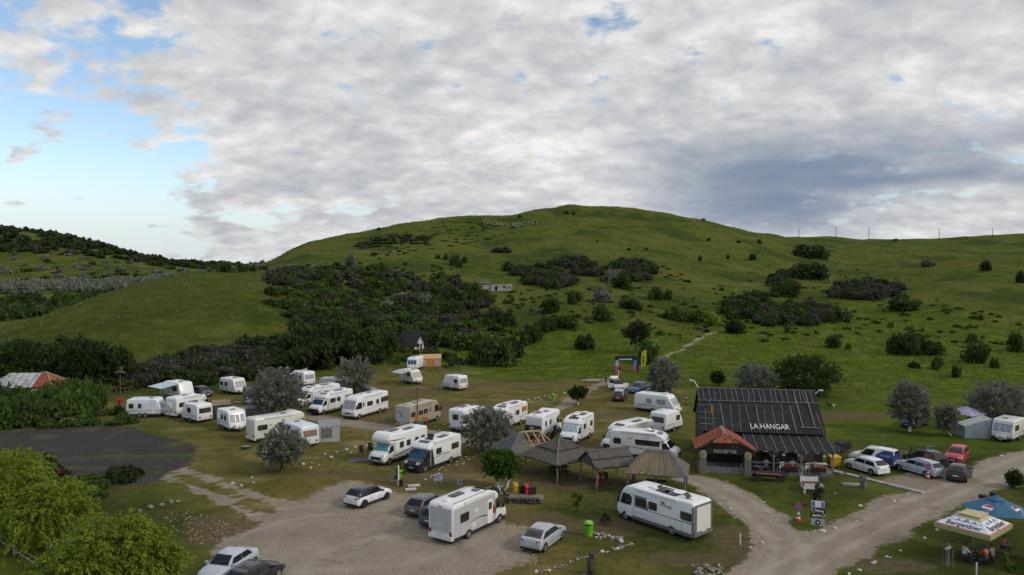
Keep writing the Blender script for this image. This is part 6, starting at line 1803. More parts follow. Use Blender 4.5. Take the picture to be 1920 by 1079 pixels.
place('car', car(ICE, 1.47, 'sedan', glass=None, trim=False, lower=ICE), 'pale silver saloon car cut by the lower picture edge', 'car', (410, 1097), 80, 46, 'L', 'front', 4.6, 1.8, CR, 0.3)
place('car', car(CARBLACK, 1.48, 'lift', trim=False, lower=CARBLACK), 'black car at the lower picture edge beside the pale silver one', 'car', (449, 1119), 82, 40, 'L', 'rear', 4.4, 1.8, CR, 0.3)
# ------------------------------------------------------------------ buildings, shelters, tents
FELT = M('roofing_felt', (0.030, 0.031, 0.034), 0.85, var=0.35, scale=1.2, bump=0.25, spec=0.2)
WOODG = M('weathered_wood', (0.20, 0.19, 0.175), 0.85, var=0.4, scale=4, bump=0.3, stretch=(1, 1, 0.25))
WOODP = M('pale_batten', (0.25, 0.245, 0.235), 0.8, var=0.35, scale=5)
WOODN = M('fresh_timber', (0.42, 0.30, 0.18), 0.75, var=0.25, scale=5)
WOODD = M('dark_stained_wood', (0.030, 0.026, 0.022), 0.8, var=0.4, scale=4)
TILE = M('red_roof_tile', (0.30, 0.085, 0.045), 0.8, var=0.35, scale=2.5, bump=0.3)
RIDGE_T = M('ridge_mortar', (0.34, 0.26, 0.21), 0.85, var=0.3)
STONE = M('stone_masonry', (0.22, 0.19, 0.155), 0.9, var=0.4, scale=5, bump=0.5)
ROCK = M('grey_rock', (0.24, 0.22, 0.19), 0.9, var=0.45, scale=3, bump=0.5)
ROCKT = M('tan_rock', (0.30, 0.235, 0.17), 0.9, var=0.4, scale=3, bump=0.5)
CHALK = M('whitewashed_stone', (0.52, 0.51, 0.48), 0.85, var=0.25, scale=5, bump=0.4)
CONC = M('pale_concrete', (0.36, 0.345, 0.31), 0.9, var=0.3, scale=2, bump=0.3)
PLAST = M('white_plaster', (0.66, 0.65, 0.62), 0.9, var=0.2, scale=1.5)
REED = M('old_thatch', (0.125, 0.108, 0.092), 0.95, var=0.5, scale=9, bump=0.9, stretch=(1.6, 1.6, 0.3))
REEDN = M('golden_reed', (0.25, 0.190, 0.118), 0.9, var=0.5, scale=9, bump=0.8, stretch=(2.2, 2.2, 0.3))
REDM = M('red_enamel', (0.42, 0.03, 0.03), 0.45, var=0.2)
WHITEM = M('white_enamel', (0.74, 0.74, 0.73), 0.4, var=0.12)
BLACKM = M('black_board', (0.012, 0.012, 0.013), 0.6, var=0.2)
YELLOWM = M('yellow_plastic', (0.52, 0.31, 0.02), 0.45, var=0.2)
GREENP = M('lime_green_plastic', (0.16, 0.50, 0.02), 0.4, var=0.15)
ORANGEM = M('orange_sheet', (0.55, 0.16, 0.03), 0.6, var=0.15)
SIGNBLUE = M('sign_blue', (0.12, 0.12, 0.32), 0.5, var=0.15)
LILACF = M('lilac_canvas', (0.36, 0.33, 0.46), 0.85, var=0.15, scale=1.5)

def gable_panel(b, a0, a1, z0, b0, b1, z1, t=0.06):
	"""sloped slab between two level edges (lists of 3D points)"""
	v = [a0, a1, b1, b0]
	v = [Vector(p) for p in v]
	n = (v[1] - v[0]).cross(v[3] - v[0]).normalized()
	if n.z < 0: n = -n
	lo = [p - n * t for p in v]
	return b.add([tuple(p) for p in v + lo], [(0, 1, 2, 3), (7, 6, 5, 4), (0, 4, 5, 1), (1, 5, 6, 2), (2, 6, 7, 3), (3, 7, 4, 0)])

# --- the hangar bar.  local x along the front, y into the building
HA = math.radians(-9)
hang = empty('hangar_bar', (19.25, 75.6, zat(22, 76)), HA)
tag(hang, 'black felt-roofed timber hangar bar with white roof lettering', 'building')
HL, HZ, RZ, RV = 12.1, 3.5, 7.05, 4.9
wall = MB()
wall.box((HL / 2, 0.35, 1.75), (HL - 0.5, 0.12, 3.4)).build('wall', WOODD, hang)
MB().box((HL / 2, 9.4, 1.75), (HL - 0.5, 0.12, 3.4)).build('wall', WOODD, hang)
for xx in (0.3, HL - 0.3):
	MB().add([(xx - 0.06, 0.3, 0), (xx - 0.06, 9.5, 0), (xx - 0.06, 9.5, HZ), (xx - 0.06, RV, RZ - 0.1), (xx - 0.06, 0.3, HZ), (xx + 0.06, 0.3, 0), (xx + 0.06, 9.5, 0), (xx + 0.06, 9.5, HZ), (xx + 0.06, RV, RZ - 0.1), (xx + 0.06, 0.3, HZ)],
			 [(0, 1, 2, 3, 4), (9, 8, 7, 6, 5), (0, 5, 6, 1), (1, 6, 7, 2), (2, 7, 8, 3), (3, 8, 9, 4), (4, 9, 5, 0)]).build('gable_wall', WOODD, hang)
def slope(u, q):                                                   # point on the front roof slope, q 0 eave .. 1 ridge
	return Vector((u, -0.2 + (RV + 0.2) * q, HZ + (RZ - HZ) * q))
rn = Vector((0, -(RZ - HZ), RV + 0.2)).normalized()
b = MB(); gable_panel(b, slope(0, 0), slope(HL, 0), 0, slope(0, 0.70), slope(HL, 0.70), 0)
rf = b.build('roof', FELT, hang)
b = MB(); gable_panel(b, slope(-0.05, 0.68) + rn * 0.05, slope(HL + 0.05, 0.68) + rn * 0.05, 0, slope(-0.05, 1) + rn * 0.05, slope(HL + 0.05, 1) + rn * 0.05, 0); b.build('ridge_felt', FELT, rf)
b = MB(); gable_panel(b, (0, 10, HZ), (HL, 10, HZ), 0, (0, RV, RZ), (HL, RV, RZ), 0); b.build('back_slope', FELT, rf)
def batten(u0, q0, u1, q1, w=0.06, off=0.025, nm='batten'):
	a, c = slope(u0, q0) + rn * off, slope(u1, q1) + rn * off
	MB().bar(a, c, w, 0.05).build(nm, WOODP, rf)
rb = random.Random(4)
for i in range(14):
	u = 0.55 + i * 0.86
	if 9.8 < u < 11.4: continue
	batten(u + rb.uniform(-.14, .14), rb.choice((0.01, 0.01, 0.03)), u + rb.uniform(-.14, .14), rb.choice((0.68, 0.68, 0.62, 0.5)), 0.035 + 0.025 * (i % 4 == 2))
for i in range(21):
	u = 0.1 + i * 0.57 + rb.uniform(-.08, .08)
	batten(u, 0.695, u + rb.uniform(-.15, .1), 0.985, 0.04, 0.075)
batten(0.0, 0.69, HL, 0.69, 0.09, 0.085, 'purlin')
batten(0.0, 0.995, HL, 0.995, 0.08, 0.085, 'ridge_board')
for q in (0.15, 0.28, 0.42, 0.58): batten(-0.1, q, 1.5 + rb.uniform(-.5, .3), q, 0.045, 0.06)
for u in (10.0, 11.15): batten(u, 0.14, u - 0.1, 0.97, 0.07, 0.09)
batten(9.7, 0.13, 11.5, 0.13, 0.16, 0.1)
Mx = frame4(slope(6.75, 0.12) + rn * 0.09, (1, 0, 0), slope(0, 1) - slope(0, 0))
lettering('lettering', 'LA HANGAR', 1.0, 0.03, WHITEM, rf, Mx, -0.004, width=3.75)
MB().bar(slope(0.1, 1) + Vector((0, 0, 0.1)), slope(-0.35, 1) + Vector((0, -0.3, 0.75)), 0.09).box(tuple(slope(-0.55, 1) + Vector((0, -0.4, 0.85))), (0.6, 0.22, 0.1), ry=0.3).build('floodlight', WHITEM, hang)
MB().bar(slope(HL - 0.1, 0.9) + Vector((0, 0, 0.1)), slope(HL + 0.3, 0.9) + Vector((0, 0, 0.45)), 0.07).box(tuple(slope(HL + 0.5, 0.9) + Vector((0, 0, 0.5))), (0.45, 0.2, 0.1)).build('floodlight', WHITEM, hang)
MB().bar(slope(0.9, 0.2), slope(0.9, 0.2) + Vector((0, -0.2, 2.2)), 0.04).build('flag_pole', WOODP, hang)
for k, c in enumerate(((0.02, 0.03, 0.12), (0.50, 0.38, 0.02), (0.42, 0.03, 0.03))):
	p = slope(0.9, 0.2) + Vector((0.12 * k + 0.05, -0.15, 1.9 - 0.1 * k))
	MB().add([tuple(p), tuple(p + Vector((0.12, 0.02, -0.08))), tuple(p + Vector((0.14, 0.03, -0.95))), tuple(p + Vector((0.0, 0.0, -0.85))), tuple(p + Vector((0, 0.03, 0))), tuple(p + Vector((0.12, 0.05, -0.08))), tuple(p + Vector((0.14, 0.06, -0.95))), tuple(p + Vector((0.0, 0.03, -0.85)))],
			 [(0, 1, 2, 3), (7, 6, 5, 4), (0, 4, 5, 1), (1, 5, 6, 2), (2, 6, 7, 3), (3, 7, 4, 0)]).build('flag_stripe', M('flag_%d' % k, c, 0.8), hang)
# lean-to terrace roof
PU0, PU1, PV = 4.0, 12.1, -3.3
b = MB(); gable_panel(b, (PU0, PV, 2.42), (PU1 + 0.15, PV, 2.42), 0, (PU0, 0.1, 3.32), (PU1, 0.1, 3.32), 0); lt = b.build('terrace_roof', FELT, hang)
pn = Vector((0, -0.9, 3.4)).normalized()
for i in range(10):
	u = PU0 + 0.1 + i * 0.88
	MB().bar(Vector((u + 0.1, PV, 2.42)) + pn * 0.025, Vector((u, 0.08, 3.315)) + pn * 0.025, 0.04, 0.04).build('batten', WOODP, lt)
for i in range(8):
	u = PU0 + 0.6 + i * 0.95
	MB().bar((u, PV - 0.03, 2.36), (u + 0.4, PV - 0.03, 2.36), 0.03, 0.07).build('eave_clip', WOODP, lt)
MB().box(((PU0 + PU1) / 2, PV / 2 + 0.15, 0.16), (PU1 - PU0, -PV - 0.2, 0.32)).build('terrace_floor', WOODG, hang)
for u in (PU0 + 0.2, 6.55, 9.1, PU1 - 0.15):
	MB().bar((u, PV + 0.25, 0.3), (u, PV + 0.25, 2.42), 0.15).build('post', WOODG, hang)
	for s in (-1, 1):
		if PU0 < u + s * 0.7 < PU1 - 0.1: MB().bar((u, PV + 0.25, 1.72), (u + s * 0.6, PV + 0.25, 2.34), 0.09).build('brace', WOODG, hang)
for a, c in ((PU0 + 0.2, 6.55), (6.55, 9.1), (9.1, PU1 - 0.15)):
	MB().bar((a + 0.1, PV + 0.25, 1.22), (c - 0.1, PV + 0.25, 1.22), 0.08, 0.06).build('rail', WOODG, hang)
	for s in (0.25, 0.75): MB().bar((a + (c - a) * (0.5), PV + 0.25, 0.5), (a + (c - a) * s, PV + 0.25, 1.2), 0.06).build('rail_brace', WOODG, hang)
for u in (5.0, 7.6, 10.2): MB().box((u, 0.27, 1.6), (1.6, 0.06, 1.9)).build('shutter', M('shutter_brown', (0.10, 0.085, 0.07), 0.8), hang)
MB().box((5.15, 0.15, 1.55), (0.4, 0.14, 1.1)).build('amber_panel', M('amber_panel', (0.42, 0.19, 0.02), 0.5), hang)
for u in (7.5, 8.9, 11.2): MB().lathe([(0.05, 0.25), (0.2, 0.0), (0.02, 0.02)], (u, PV + 0.4, 1.95), 10).build('lamp_shade', WHITEM, hang)
# reception porch with red tile roof
RX0, RX1, RV0, RE, RAP = -0.9, 4.75, -3.9, 2.42, 3.9
rc = (RX0 + RX1) / 2
for s, xe in ((-1, RX0), (1, RX1)):
	b = MB(); gable_panel(b, (xe, RV0, RE), (xe, -0.2, RE), 0, (rc, RV0 + 0.9, RAP), (rc, -0.2, RAP), 0)
	pr = b.build('porch_roof', M('tile_bed', (0.16, 0.05, 0.03), 0.9), hang)
	# rows of curved tiles
	for i in range(14):
		for j in range(9):
			q0, q1 = j / 9, (j + 1.12) / 9
			fr = RV0 + 0.06 + i * ((-0.25 - RV0) / 14)
			if fr < RV0 + 0.9 * q0 - 0.05: continue
			tz = 0.055
			a = Vector((xe + (rc - xe) * q0, fr + 0.12, RE + (RAP - RE) * q0 + tz + 0.02)); c = Vector((xe + (rc - xe) * min(1, q1), fr + 0.12, RE + (RAP - RE) * min(1, q1) + tz))
			if i == 0 and j == 0 and s == -1:
				tb = MB().tube([Vector((0, 0, 0)), c - a], [0.135, 0.115], 6, False)
				TILE_ME = {}
			k = (s,)
			if k not in TILE_ME: TILE_ME[k] = mesh_of('tile', *(lambda m: (m.v, m.f))(MB().tube([Vector((0, 0, 0)), c - a], [0.135, 0.115], 6, False)), TILE, True)
			link('tile', TILE_ME[k], pr, a)
MB().tube([(rc, RV0 + 0.85, RAP + 0.08), (rc, -0.2, RAP + 0.08)], 0.14, 7).build('ridge_tiles', RIDGE_T, hang, True)
MB().add([(RX0 + 1.7, RV0, RE + 0.75), (RX1 - 1.7, RV0, RE + 0.75), (rc, RV0 + 0.9, RAP + 0.02), (RX0 + 1.7, RV0 + 0.1, RE + 0.7), (RX1 - 1.7, RV0 + 0.1, RE + 0.7), (rc, RV0 + 1.0, RAP - 0.05)], [(0, 1, 2), (3, 5, 4), (0, 3, 4, 1), (1, 4, 5, 2), (2, 5, 3, 0)]).build('half_hip', TILE, hang)
for s, xe, xt in ((-1, RX0, RX0 + 1.7), (1, RX1, RX1 - 1.7)):
	MB().bar((xe, RV0 - 0.02, RE), (xt, RV0 - 0.02, RE + 0.78), 0.10, 0.14).build('barge_board', WOODD, hang)
	for k in range(7):
		a, c = Vector((xt, RV0 - 0.03, RE + 0.8)), Vector((rc, RV0 + 0.85, RAP + 0.05))
		p = a.lerp(c, k / 6.5)
		MB().lathe([(0.07, -0.05), (0.1, 0.0), (0.06, 0.07)], tuple(p), 6).build('cornice_stone', RIDGE_T, hang)
MB().box((rc, RV0 + 0.22, RE - 0.12), (RX1 - RX0 - 1.0, 0.14, 0.5)).build('sign_beam', WOODD, hang)
lettering('lettering', 'RECEPTIE', 0.42, 0.02, M('chalk_lettering', (0.42, 0.41, 0.38), 0.8, var=0.3), hang, frame4((rc, RV0 + 0.13, RE - 0.12), (1, 0, 0), (0, 0, 1)), 0.004, width=2.1)
MB().add([(RX0 + 0.75, RV0 + 0.3, RE + 0.05), (RX1 - 0.75, RV0 + 0.3, RE + 0.05), (rc, RV0 + 0.3, RE + 1.1), (RX0 + 0.75, RV0 + 0.38, RE + 0.05), (RX1 - 0.75, RV0 + 0.38, RE + 0.05), (rc, RV0 + 0.38, RE + 1.1)], [(0, 1, 2), (5, 4, 3), (0, 3, 4, 1), (1, 4, 5, 2), (2, 5, 3, 0)]).build('gable_boards', WOODD, hang)
for xx in (RX0 + 0.75, RX1 - 0.7):
	cl = MB().box((xx, RV0 + 0.45, 1.05), (0.62, 0.62, 2.1)).build('column', M('mortar', (0.20, 0.18, 0.16), 0.9), hang)
	BR = mesh_of('brick', *(lambda m: (m.v, m.f))(MB().box((0, 0, 0), (0.29, 0.04, 0.11))), STONE)
	for j in range(15):
		for i in range(2):
			link('brick', BR, cl, (xx - 0.155 + i * 0.31 + (0.02 if j % 2 else -0.02), RV0 + 0.127, 0.10 + j * 0.135))
	sg = MB()
	n = 14
	sg.lathe([(0.36, -0.03), (0.36, 0.03)], (0, 0, 0), 10)
	o = sg.build('beer_sign', M('sign_cream', (0.55, 0.50, 0.36), 0.5, var=0.2), hang)
	o.rotation_euler = (math.pi / 2, 0, 0); o.scale = (0.9, 1.1, 1); o.location = (xx, RV0 + 0.05, 2.0)
	f = MB().lathe([(0.29, -0.04), (0.29, 0.045)], (0, 0, 0), 10).build('sign_face', M('sign_ochre', (0.30, 0.24, 0.12), 0.5, var=0.5, scale=9), o)
MB().box((rc, RV0 / 2 + 0.1, 0.2), (RX1 - RX0 - 0.9, -RV0 - 0.8, 0.4)).build('porch_floor', WOODG, hang)
for i in range(13):
	xx = RX0 + 1.1 + i * 0.29
	MB().box((xx, RV0 + 0.48, 0.42), (0.26, 0.05, 0.62)).build('front_plank', M('grey_plank', (0.22, 0.22, 0.225), 0.8, var=0.3), hang)
MB().bar((RX0 + 1.0, RV0 + 0.3, 0.3), (RX0 + 1.0, RV0 + 0.3, 1.2), 0.07).build('porch_post', WOODP, hang)
MB().bar((RX1 - 1.3, RV0 + 0.3, 0.3), (RX1 - 1.3, RV0 + 0.3, 1.2), 0.07).build('porch_post', WOODP, hang)

# --- thatched shelters
def thatch_face(rng, P, nrow, ncol, dens=1.0, thick=0.16, mat=None, root=None, name='thatch_course'):
	"""four-sided (or three-sided) roof face laid in overlapping courses of reed; P = eave0, eave1, top1, top0"""
	e0, e1, t1, t0 = (Vector(p) for p in P)
	n = (e1 - e0).cross(t0 - e0).normalized()
	if n.z < 0: n = -n
	for r in range(nrow):
		q0, q1 = r / nrow, min(1, (r + 1.12) / nrow)
		b = MB()
		for c in range(ncol):
			f0, f1 = c / ncol, (c + 1) / ncol
			j0 = -0.035 * rng.random() - 0.0; j1 = -0.035 * rng.random()
			def P_(f, q): return e0.lerp(e1, f).lerp(t0.lerp(t1, f), q)
			lift = 0.05 * rng.random()
			a0, a1 = P_(f0, q0 + j0 * (1 if r else 1.5)), P_(f1, q0 + j1 * (1 if r else 1.5))
			c1, c0 = P_(f1, q1), P_(f0, q1)
			th = thick * (0.8 + 0.4 * rng.random())
			v = [a0 + n * (th + lift), a1 + n * (th + lift), c1 + n * 0.04, c0 + n * 0.04, a0, a1, c1 - n * 0.02, c0 - n * 0.02]
			b.add([tuple(x) for x in v], [(0, 1, 2, 3), (7, 6, 5, 4), (0, 4, 5, 1), (1, 5, 6, 2), (2, 6, 7, 3), (3, 7, 4, 0)])
		b.build(name, mat, root)
def posts(t, pts_, h, w=0.15, mat=None):
	for x, y in pts_: MB().tube([(x, y, -0.1), (x + 0.02, y, h * 0.5), (x, y, h)], [w * 0.55, w * 0.5, w * 0.45], 7).build('post', mat or WOODG, t, True)
def picnic(name, label, cpos, rz, group=None):
	t = empty(name, (cpos[0], cpos[1], zat(cpos[0], cpos[1])), rz); tag(t, label, 'table', group)
	for k in range(4): MB().box((0, -0.33 + 0.22 * k, 0.74), (1.8, 0.2, 0.05)).build('top_plank', WOODD, t)
	for s in (-1, 1):
		MB().box((0, s * 0.75, 0.44), (1.8, 0.26, 0.05)).build('bench_plank', WOODD, t)
		MB().bar((s * 0.6, -0.7, 0), (s * 0.6, -0.2, 0.72), 0.08).bar((s * 0.6, 0.7, 0), (s * 0.6, 0.2, 0.72), 0.08).bar((s * 0.6, -0.85, 0.4), (s * 0.6, 0.85, 0.4), 0.08).build('leg', WOODD, t)
	return t
rt = random.Random(9)
# reed mushroom shelter (hipped), apex 1052,828
def pyramid_shelter(name, label, c, rz, half, eave, apex, mat, nrow=2, ncol=44, ridge=0.0, crown=True):
	t = empty(name, (c[0], c[1], zat(c[0], c[1])), rz); tag(t, label, 'shelter', 'open shelters of the camp')
	hx, hy = half
	cs = [(-hx, -hy), (hx, -hy), (hx, hy), (-hx, hy)]
	tops = [(-ridge, 0), (ridge, 0), (ridge, 0), (-ridge, 0)]
	for k in range(4):
		a, b_ = cs[k], cs[(k + 1) % 4]
		ta, tb = tops[k], tops[(k + 1) % 4]
		holder = MB().add([(a[0], a[1], eave - 0.05), (b_[0], b_[1], eave - 0.05), (tb[0], tb[1], apex - 0.08), (ta[0] + 1e-3, ta[1], apex - 0.08)], [(0, 1, 2, 3)])
		hf = holder.build('roof_side', WOODD, t)
		thatch_face(rt, ((a[0], a[1], eave), (b_[0], b_[1], eave), (tb[0], tb[1], apex), (ta[0], ta[1], apex)), nrow, ncol, mat=mat, root=hf)
		MB().bar((a[0], a[1], eave + 0.14), (ta[0], ta[1], apex + 0.12), 0.10).build('hip_pole', WOODG, t)
	if crown: MB().lathe([(0.35, -0.35), (0.3, -0.1), (0.14, 0.25), (0.05, 0.42)], (0, 0, apex), 9).build('crown', mat, t)
	posts(t, [(x * 0.86, y * 0.86) for x, y in cs], eave + 0.2)
	return t
c2 = gp(1050, 896)
s2 = pyramid_shelter('thatched_shelter', 'grey thatched pyramid shelter with posts, middle of the row', (c2[0], c2[1] + 1.2), math.radians(38), (2.7, 2.7), 1.8, 3.5, REED)
picnic('picnic_table', 'dark picnic table under the thatched pyramid shelter', (c2[0], c2[1] + 1.2), 0.3)
# gable thatch with ridge
c3 = gp(1140, 912)
t = empty('thatched_shelter', (c3[0] + 0.1, c3[1] + 1.3, zat(c3[0], c3[1])), math.radians(22)); tag(t, 'grey thatched shelter with a pitched roof and boarded end', 'shelter', 'open shelters of the camp')
GL, GHW, GE, GA = 2.15, 1.75, 1.85, 3.05
for s in (-1, 1):
	hf = MB().add([(-GL, s * GHW, GE - 0.05), (GL, s * GHW, GE - 0.05), (GL, 0, GA - 0.08), (-GL, 0, GA - 0.08)], [(0, 1, 2, 3)]).build('roof_side', WOODD, t)
	thatch_face(rt, ((-GL, s * GHW, GE), (GL, s * GHW, GE), (GL, 0, GA), (-GL, 0, GA)), 2, 46, mat=REED, root=hf)
MB().tube([(-GL - 0.1, 0, GA + 0.05), (GL + 0.1, 0, GA + 0.05)], 0.13, 7).build('ridge_roll', REED, t)
hf = MB().add([(-GL + 0.05, -GHW * 0.93, GE + 0.02), (-GL + 0.05, GHW * 0.93, GE + 0.02), (-GL + 0.05, 0, GA - 0.12), (-GL + 0.11, -GHW * 0.93, GE + 0.02), (-GL + 0.11, GHW * 0.93, GE + 0.02), (-GL + 0.11, 0, GA - 0.12)], [(0, 1, 2), (5, 4, 3), (0, 3, 4, 1), (1, 4, 5, 2), (2, 5, 3, 0)]).build('gable_end', REED, t)
for s in (-1, 1): MB().bar((-GL - 0.05, s * (GHW + 0.05), GE), (-GL - 0.05, 0, GA + 0.05), 0.1).build('barge_pole', WOODD, t)
posts(t, [(x * 0.92, y * 0.9) for x in (-GL, GL) for y in (-GHW, GHW)], GE + 0.1, 0.17)
# reed shelter: golden reed front, boarded right hip
c4 = gp(1238, 928)
t4 = empty('reed_shelter', (c4[0] + 0.1, c4[1] + 1.7, zat(c4[0], c4[1])), math.radians(-16)); tag(t4, 'shelter with golden reed front and grey felted hip on the right', 'shelter', 'open shelters of the camp')
hx, hy, ez, az, rl = 2.75, 2.3, 1.85, 3.4, 1.15
cs = [(-hx, -hy), (hx, -hy), (hx, hy), (-hx, hy)]
hf = MB().add([(-hx, -hy, ez - .06), (hx * 0.62, -hy, ez - .06), (rl * 0.7, 0, az - .08), (-rl, 0, az - .08)], [(0, 1, 2, 3)]).build('roof_side', WOODD, t4)
n_r = 70                                                            # single bundles of reed
e0, e1, q1_, q0_ = Vector((-hx, -hy, ez)), Vector((hx * 0.62, -hy, ez)), Vector((rl * 0.7, 0, az)), Vector((-rl, 0, az))
nn = (e1 - e0).cross(q0_ - e0).normalized()
RB = None
for i in range(n_r):
	f = (i + 0.5) / n_r
	a = e0.lerp(e1, f); c = q0_.lerp(q1_, f)
	a = a + (a - c) * rt.uniform(0.0, 0.05); c = c + (c - a) * rt.uniform(-0.04, 0.05)
	sw = Vector((rt.uniform(-0.06, 0.06), 0, 0))
	MB().tube([a + nn * rt.uniform(0.04, 0.1) + sw, a.lerp(c, 0.5) + nn * rt.uniform(0.06, 0.1), c + nn * rt.uniform(0.02, 0.08)], [0.06, 0.05, 0.035], 5).build('reed_bundle', REEDN if i % 4 else REED, hf)
FELTG = M('grey_felt', (0.115, 0.108, 0.100), 0.9, var=0.25, scale=2)
def felt_face(P, rows, nm='felt_side'):
	P = [Vector(p) for p in P]
	b = MB(); gable_panel(b, P[0], P[1], 0, P[3], P[2], 0, 0.05)
	o = b.build(nm, FELTG, t4)
	n = (P[1] - P[0]).cross(P[3] - P[0]).normalized()
	if n.z < 0: n = -n
	for k in range(1, rows):
		q = k / rows
		MB().bar(P[0].lerp(P[3], q) + n * 0.02 + (P[1] - P[0]) * 0.12 * (1 - q), P[1].lerp(P[2], q) + n * 0.02 - (P[1] - P[0]) * 0.2 * (1 - q), 0.04, 0.03).build('lath', WOODP, o)
felt_face(((hx * 0.62, -hy, ez), (hx, -hy * 0.95, ez), (rl, 0, az), (rl * 0.7, 0, az)), 5)
felt_face(((hx, -hy * 0.95, ez), (hx, hy, ez), (rl, 0.01, az), (rl, 0, az)), 5)
felt_face(((hx, hy, ez), (-hx, hy, ez), (-rl, 0, az), (rl, 0, az)), 4)
felt_face(((-hx, hy, ez), (-hx, -hy, ez), (-rl, 0, az), (-rl, 0.01, az)), 4)
b = MB()
for k in range(7): b.bar((-rl + 0.3 * k, -0.3 + 0.1 * (k % 2), az - 0.12), (-rl + 0.3 * k + 0.2, 0.1, az + 0.2), 0.035)
b.bar((-rl, -0.25, az + 0.12), (rl * 0.9, -0.22, az + 0.12), 0.06); b.bar((-rl, 0.1, az + 0.16), (rl * 0.9, 0.1, az + 0.16), 0.06)
b.build('ridge_lattice', WOODG, t4)
posts(t4, [(x * 0.9, y * 0.88) for x, y in cs] + [(0, -hy * 0.88)], ez + 0.1, 0.16)
# slatted pavilion with an unfinished timber frame
c1 = gp(1000, 884)
t1_ = empty('timber_pavilion', (c1[0] - 0.6, c1[1] + 1.6, zat(c1[0], c1[1])), math.radians(20)); tag(t1_, 'half-built timber pavilion with grey slats on its left side', 'shelter', 'open shelters of the camp')
hx, hy, ez, az = 2.7, 2.4, 1.95, 3.6
def raf(a, c, w=0.11, m=None): MB().bar(a, c, w, w * 1.2).build('rafter', m or WOODN, t1_)
corners = [(-hx, -hy, ez), (hx, -hy, ez), (hx, hy, ez), (-hx, hy, ez)]
ridge_a, ridge_b = (-0.6, 0, az), (1.3, 0, az)
for c in corners: raf(c, ridge_a if c[0] < 0 else ridge_b)
raf(ridge_a, ridge_b, 0.13)
for x in (-0.2, 0.6, 1.3):
	for s in (-1, 1): raf((x + 0.3, s * hy, ez), (x, 0, az))
for a, c in zip(corners, corners[1:] + corners[:1]): raf(a, c, 0.14)
for y in (-0.9, 0.2, 1.1): raf((-hx, y, ez + 0.02), (hx, y, ez + 0.02), 0.1)
MB().bar((ridge_b[0], 0, ez), ridge_b, 0.12).build('king_post', WOODN, t1_)
GSL = M('grey_slat', (0.185, 0.185, 0.19), 0.75, var=0.3, scale=4)
for k in range(14):                                                # slats on the left and front-left slopes
	q0 = k / 14
	a0, a1 = Vector(corners[3]).lerp(Vector(ridge_a), q0), Vector(corners[0]).lerp(Vector(ridge_a), q0)
	d = (a1 - a0)
	if d.length > 0.2: MB().bar(a0 + Vector((-0.06, 0, 0.09)), a1 + Vector((-0.06, 0, 0.09)), 0.27, 0.035).build('slat', GSL, t1_)
	f0 = Vector(corners[0]).lerp(Vector(ridge_a), q0); f1 = Vector((-0.3, -hy, ez)).lerp(Vector(ridge_a), q0)
	if (f1 - f0).length > 0.15: MB().bar(f0 + Vector((0, -0.07, 0.09)), f1 + Vector((0, -0.07, 0.09)), 0.27, 0.035).build('slat', GSL, t1_)
posts(t1_, [(x * 0.93, y * 0.93) for x, y, _ in corners], ez, 0.16, WOODG)
MB().bar((hx * 0.93, -hy * 0.93, 1.4), (hx * 0.5, -hy * 0.93, 2.1), 0.09).build('brace', WOODG, t1_)
picnic('picnic_table', 'dark picnic table under the golden reed shelter', (c4[0], c4[1] + 1.8), -0.2)

# --- white hut with dark pitched roof at the wood's edge
ph = hit(772, 659)
t = empty('white_hut', (ph[0] - 0.4, ph[1] + 2.5, ph[2] - 0.25), math.radians(50))
t.scale = (0.86, 0.86, 0.86); tag(t, 'small white hut with steep dark roof and red balcony', 'hut')
HW, HD, HE, HP = 3.2, 6.2, 2.4, 5.3       # gable towards -y
wl_ = MB().add([(-HW / 2, -HD / 2, 0), (HW / 2, -HD / 2, 0), (HW / 2, -HD / 2, HE - .05), (0, -HD / 2, HP - 0.35), (-HW / 2, -HD / 2, HE - .05), (-HW / 2, HD / 2, 0), (HW / 2, HD / 2, 0), (HW / 2, HD / 2, HE - .05), (0, HD / 2, HP - 0.35), (-HW / 2, HD / 2, HE - .05)],
			   [(0, 1, 2, 3, 4), (9, 8, 7, 6, 5), (0, 5, 6, 1), (1, 6, 7, 2), (2, 7, 8, 3), (3, 8, 9, 4), (4, 9, 5, 0)]).build('wall', PLAST, t)
for s in (-1, 1):
	b = MB(); gable_panel(b, (s * (HW / 2 + 0.6), -HD / 2 - 0.9, HE - 0.9), (s * (HW / 2 + 0.6), HD / 2 + 0.3, HE - 0.9), 0, (0, -HD / 2 - 0.9, HP), (0, HD / 2 + 0.3, HP), 0, 0.12)
	b.build('roof', M('dark_shingle', (0.055, 0.056, 0.058), 0.9, var=0.35, scale=2, bump=0.3), t)
MB().box((0.55, -HD / 2 - 0.02, 1.15), (0.8, 0.06, 2.0)).build('door', M('brown_door', (0.12, 0.07, 0.045), 0.7), t)
w_ = MB().box((-0.6, -HD / 2 - 0.02, 1.7), (0.9, 0.06, 1.0)).build('window', GLASS, t); MB().box((-0.6, -HD / 2 - 0.005, 1.7), (1.05, 0.04, 1.15)).build('window_frame', WOODG, w_)
for k in range(9): MB().box((-1.6 + k * 0.4, -HD / 2 - 1.0, 0.55), (0.14, 0.05, 0.8)).build('baluster', M('dark_red_wood', (0.10, 0.022, 0.02), 0.7), t)
MB().bar((-1.7, -HD / 2 - 1.0, 0.98), (1.7, -HD / 2 - 1.0, 0.98), 0.09).build('balcony_rail', M('dark_red_wood', (0, 0, 0)), t)
MB().box((0, -HD / 2 - 0.5, 0.1), (3.6, 1.2, 0.18)).build('balcony_floor', WOODG, t)

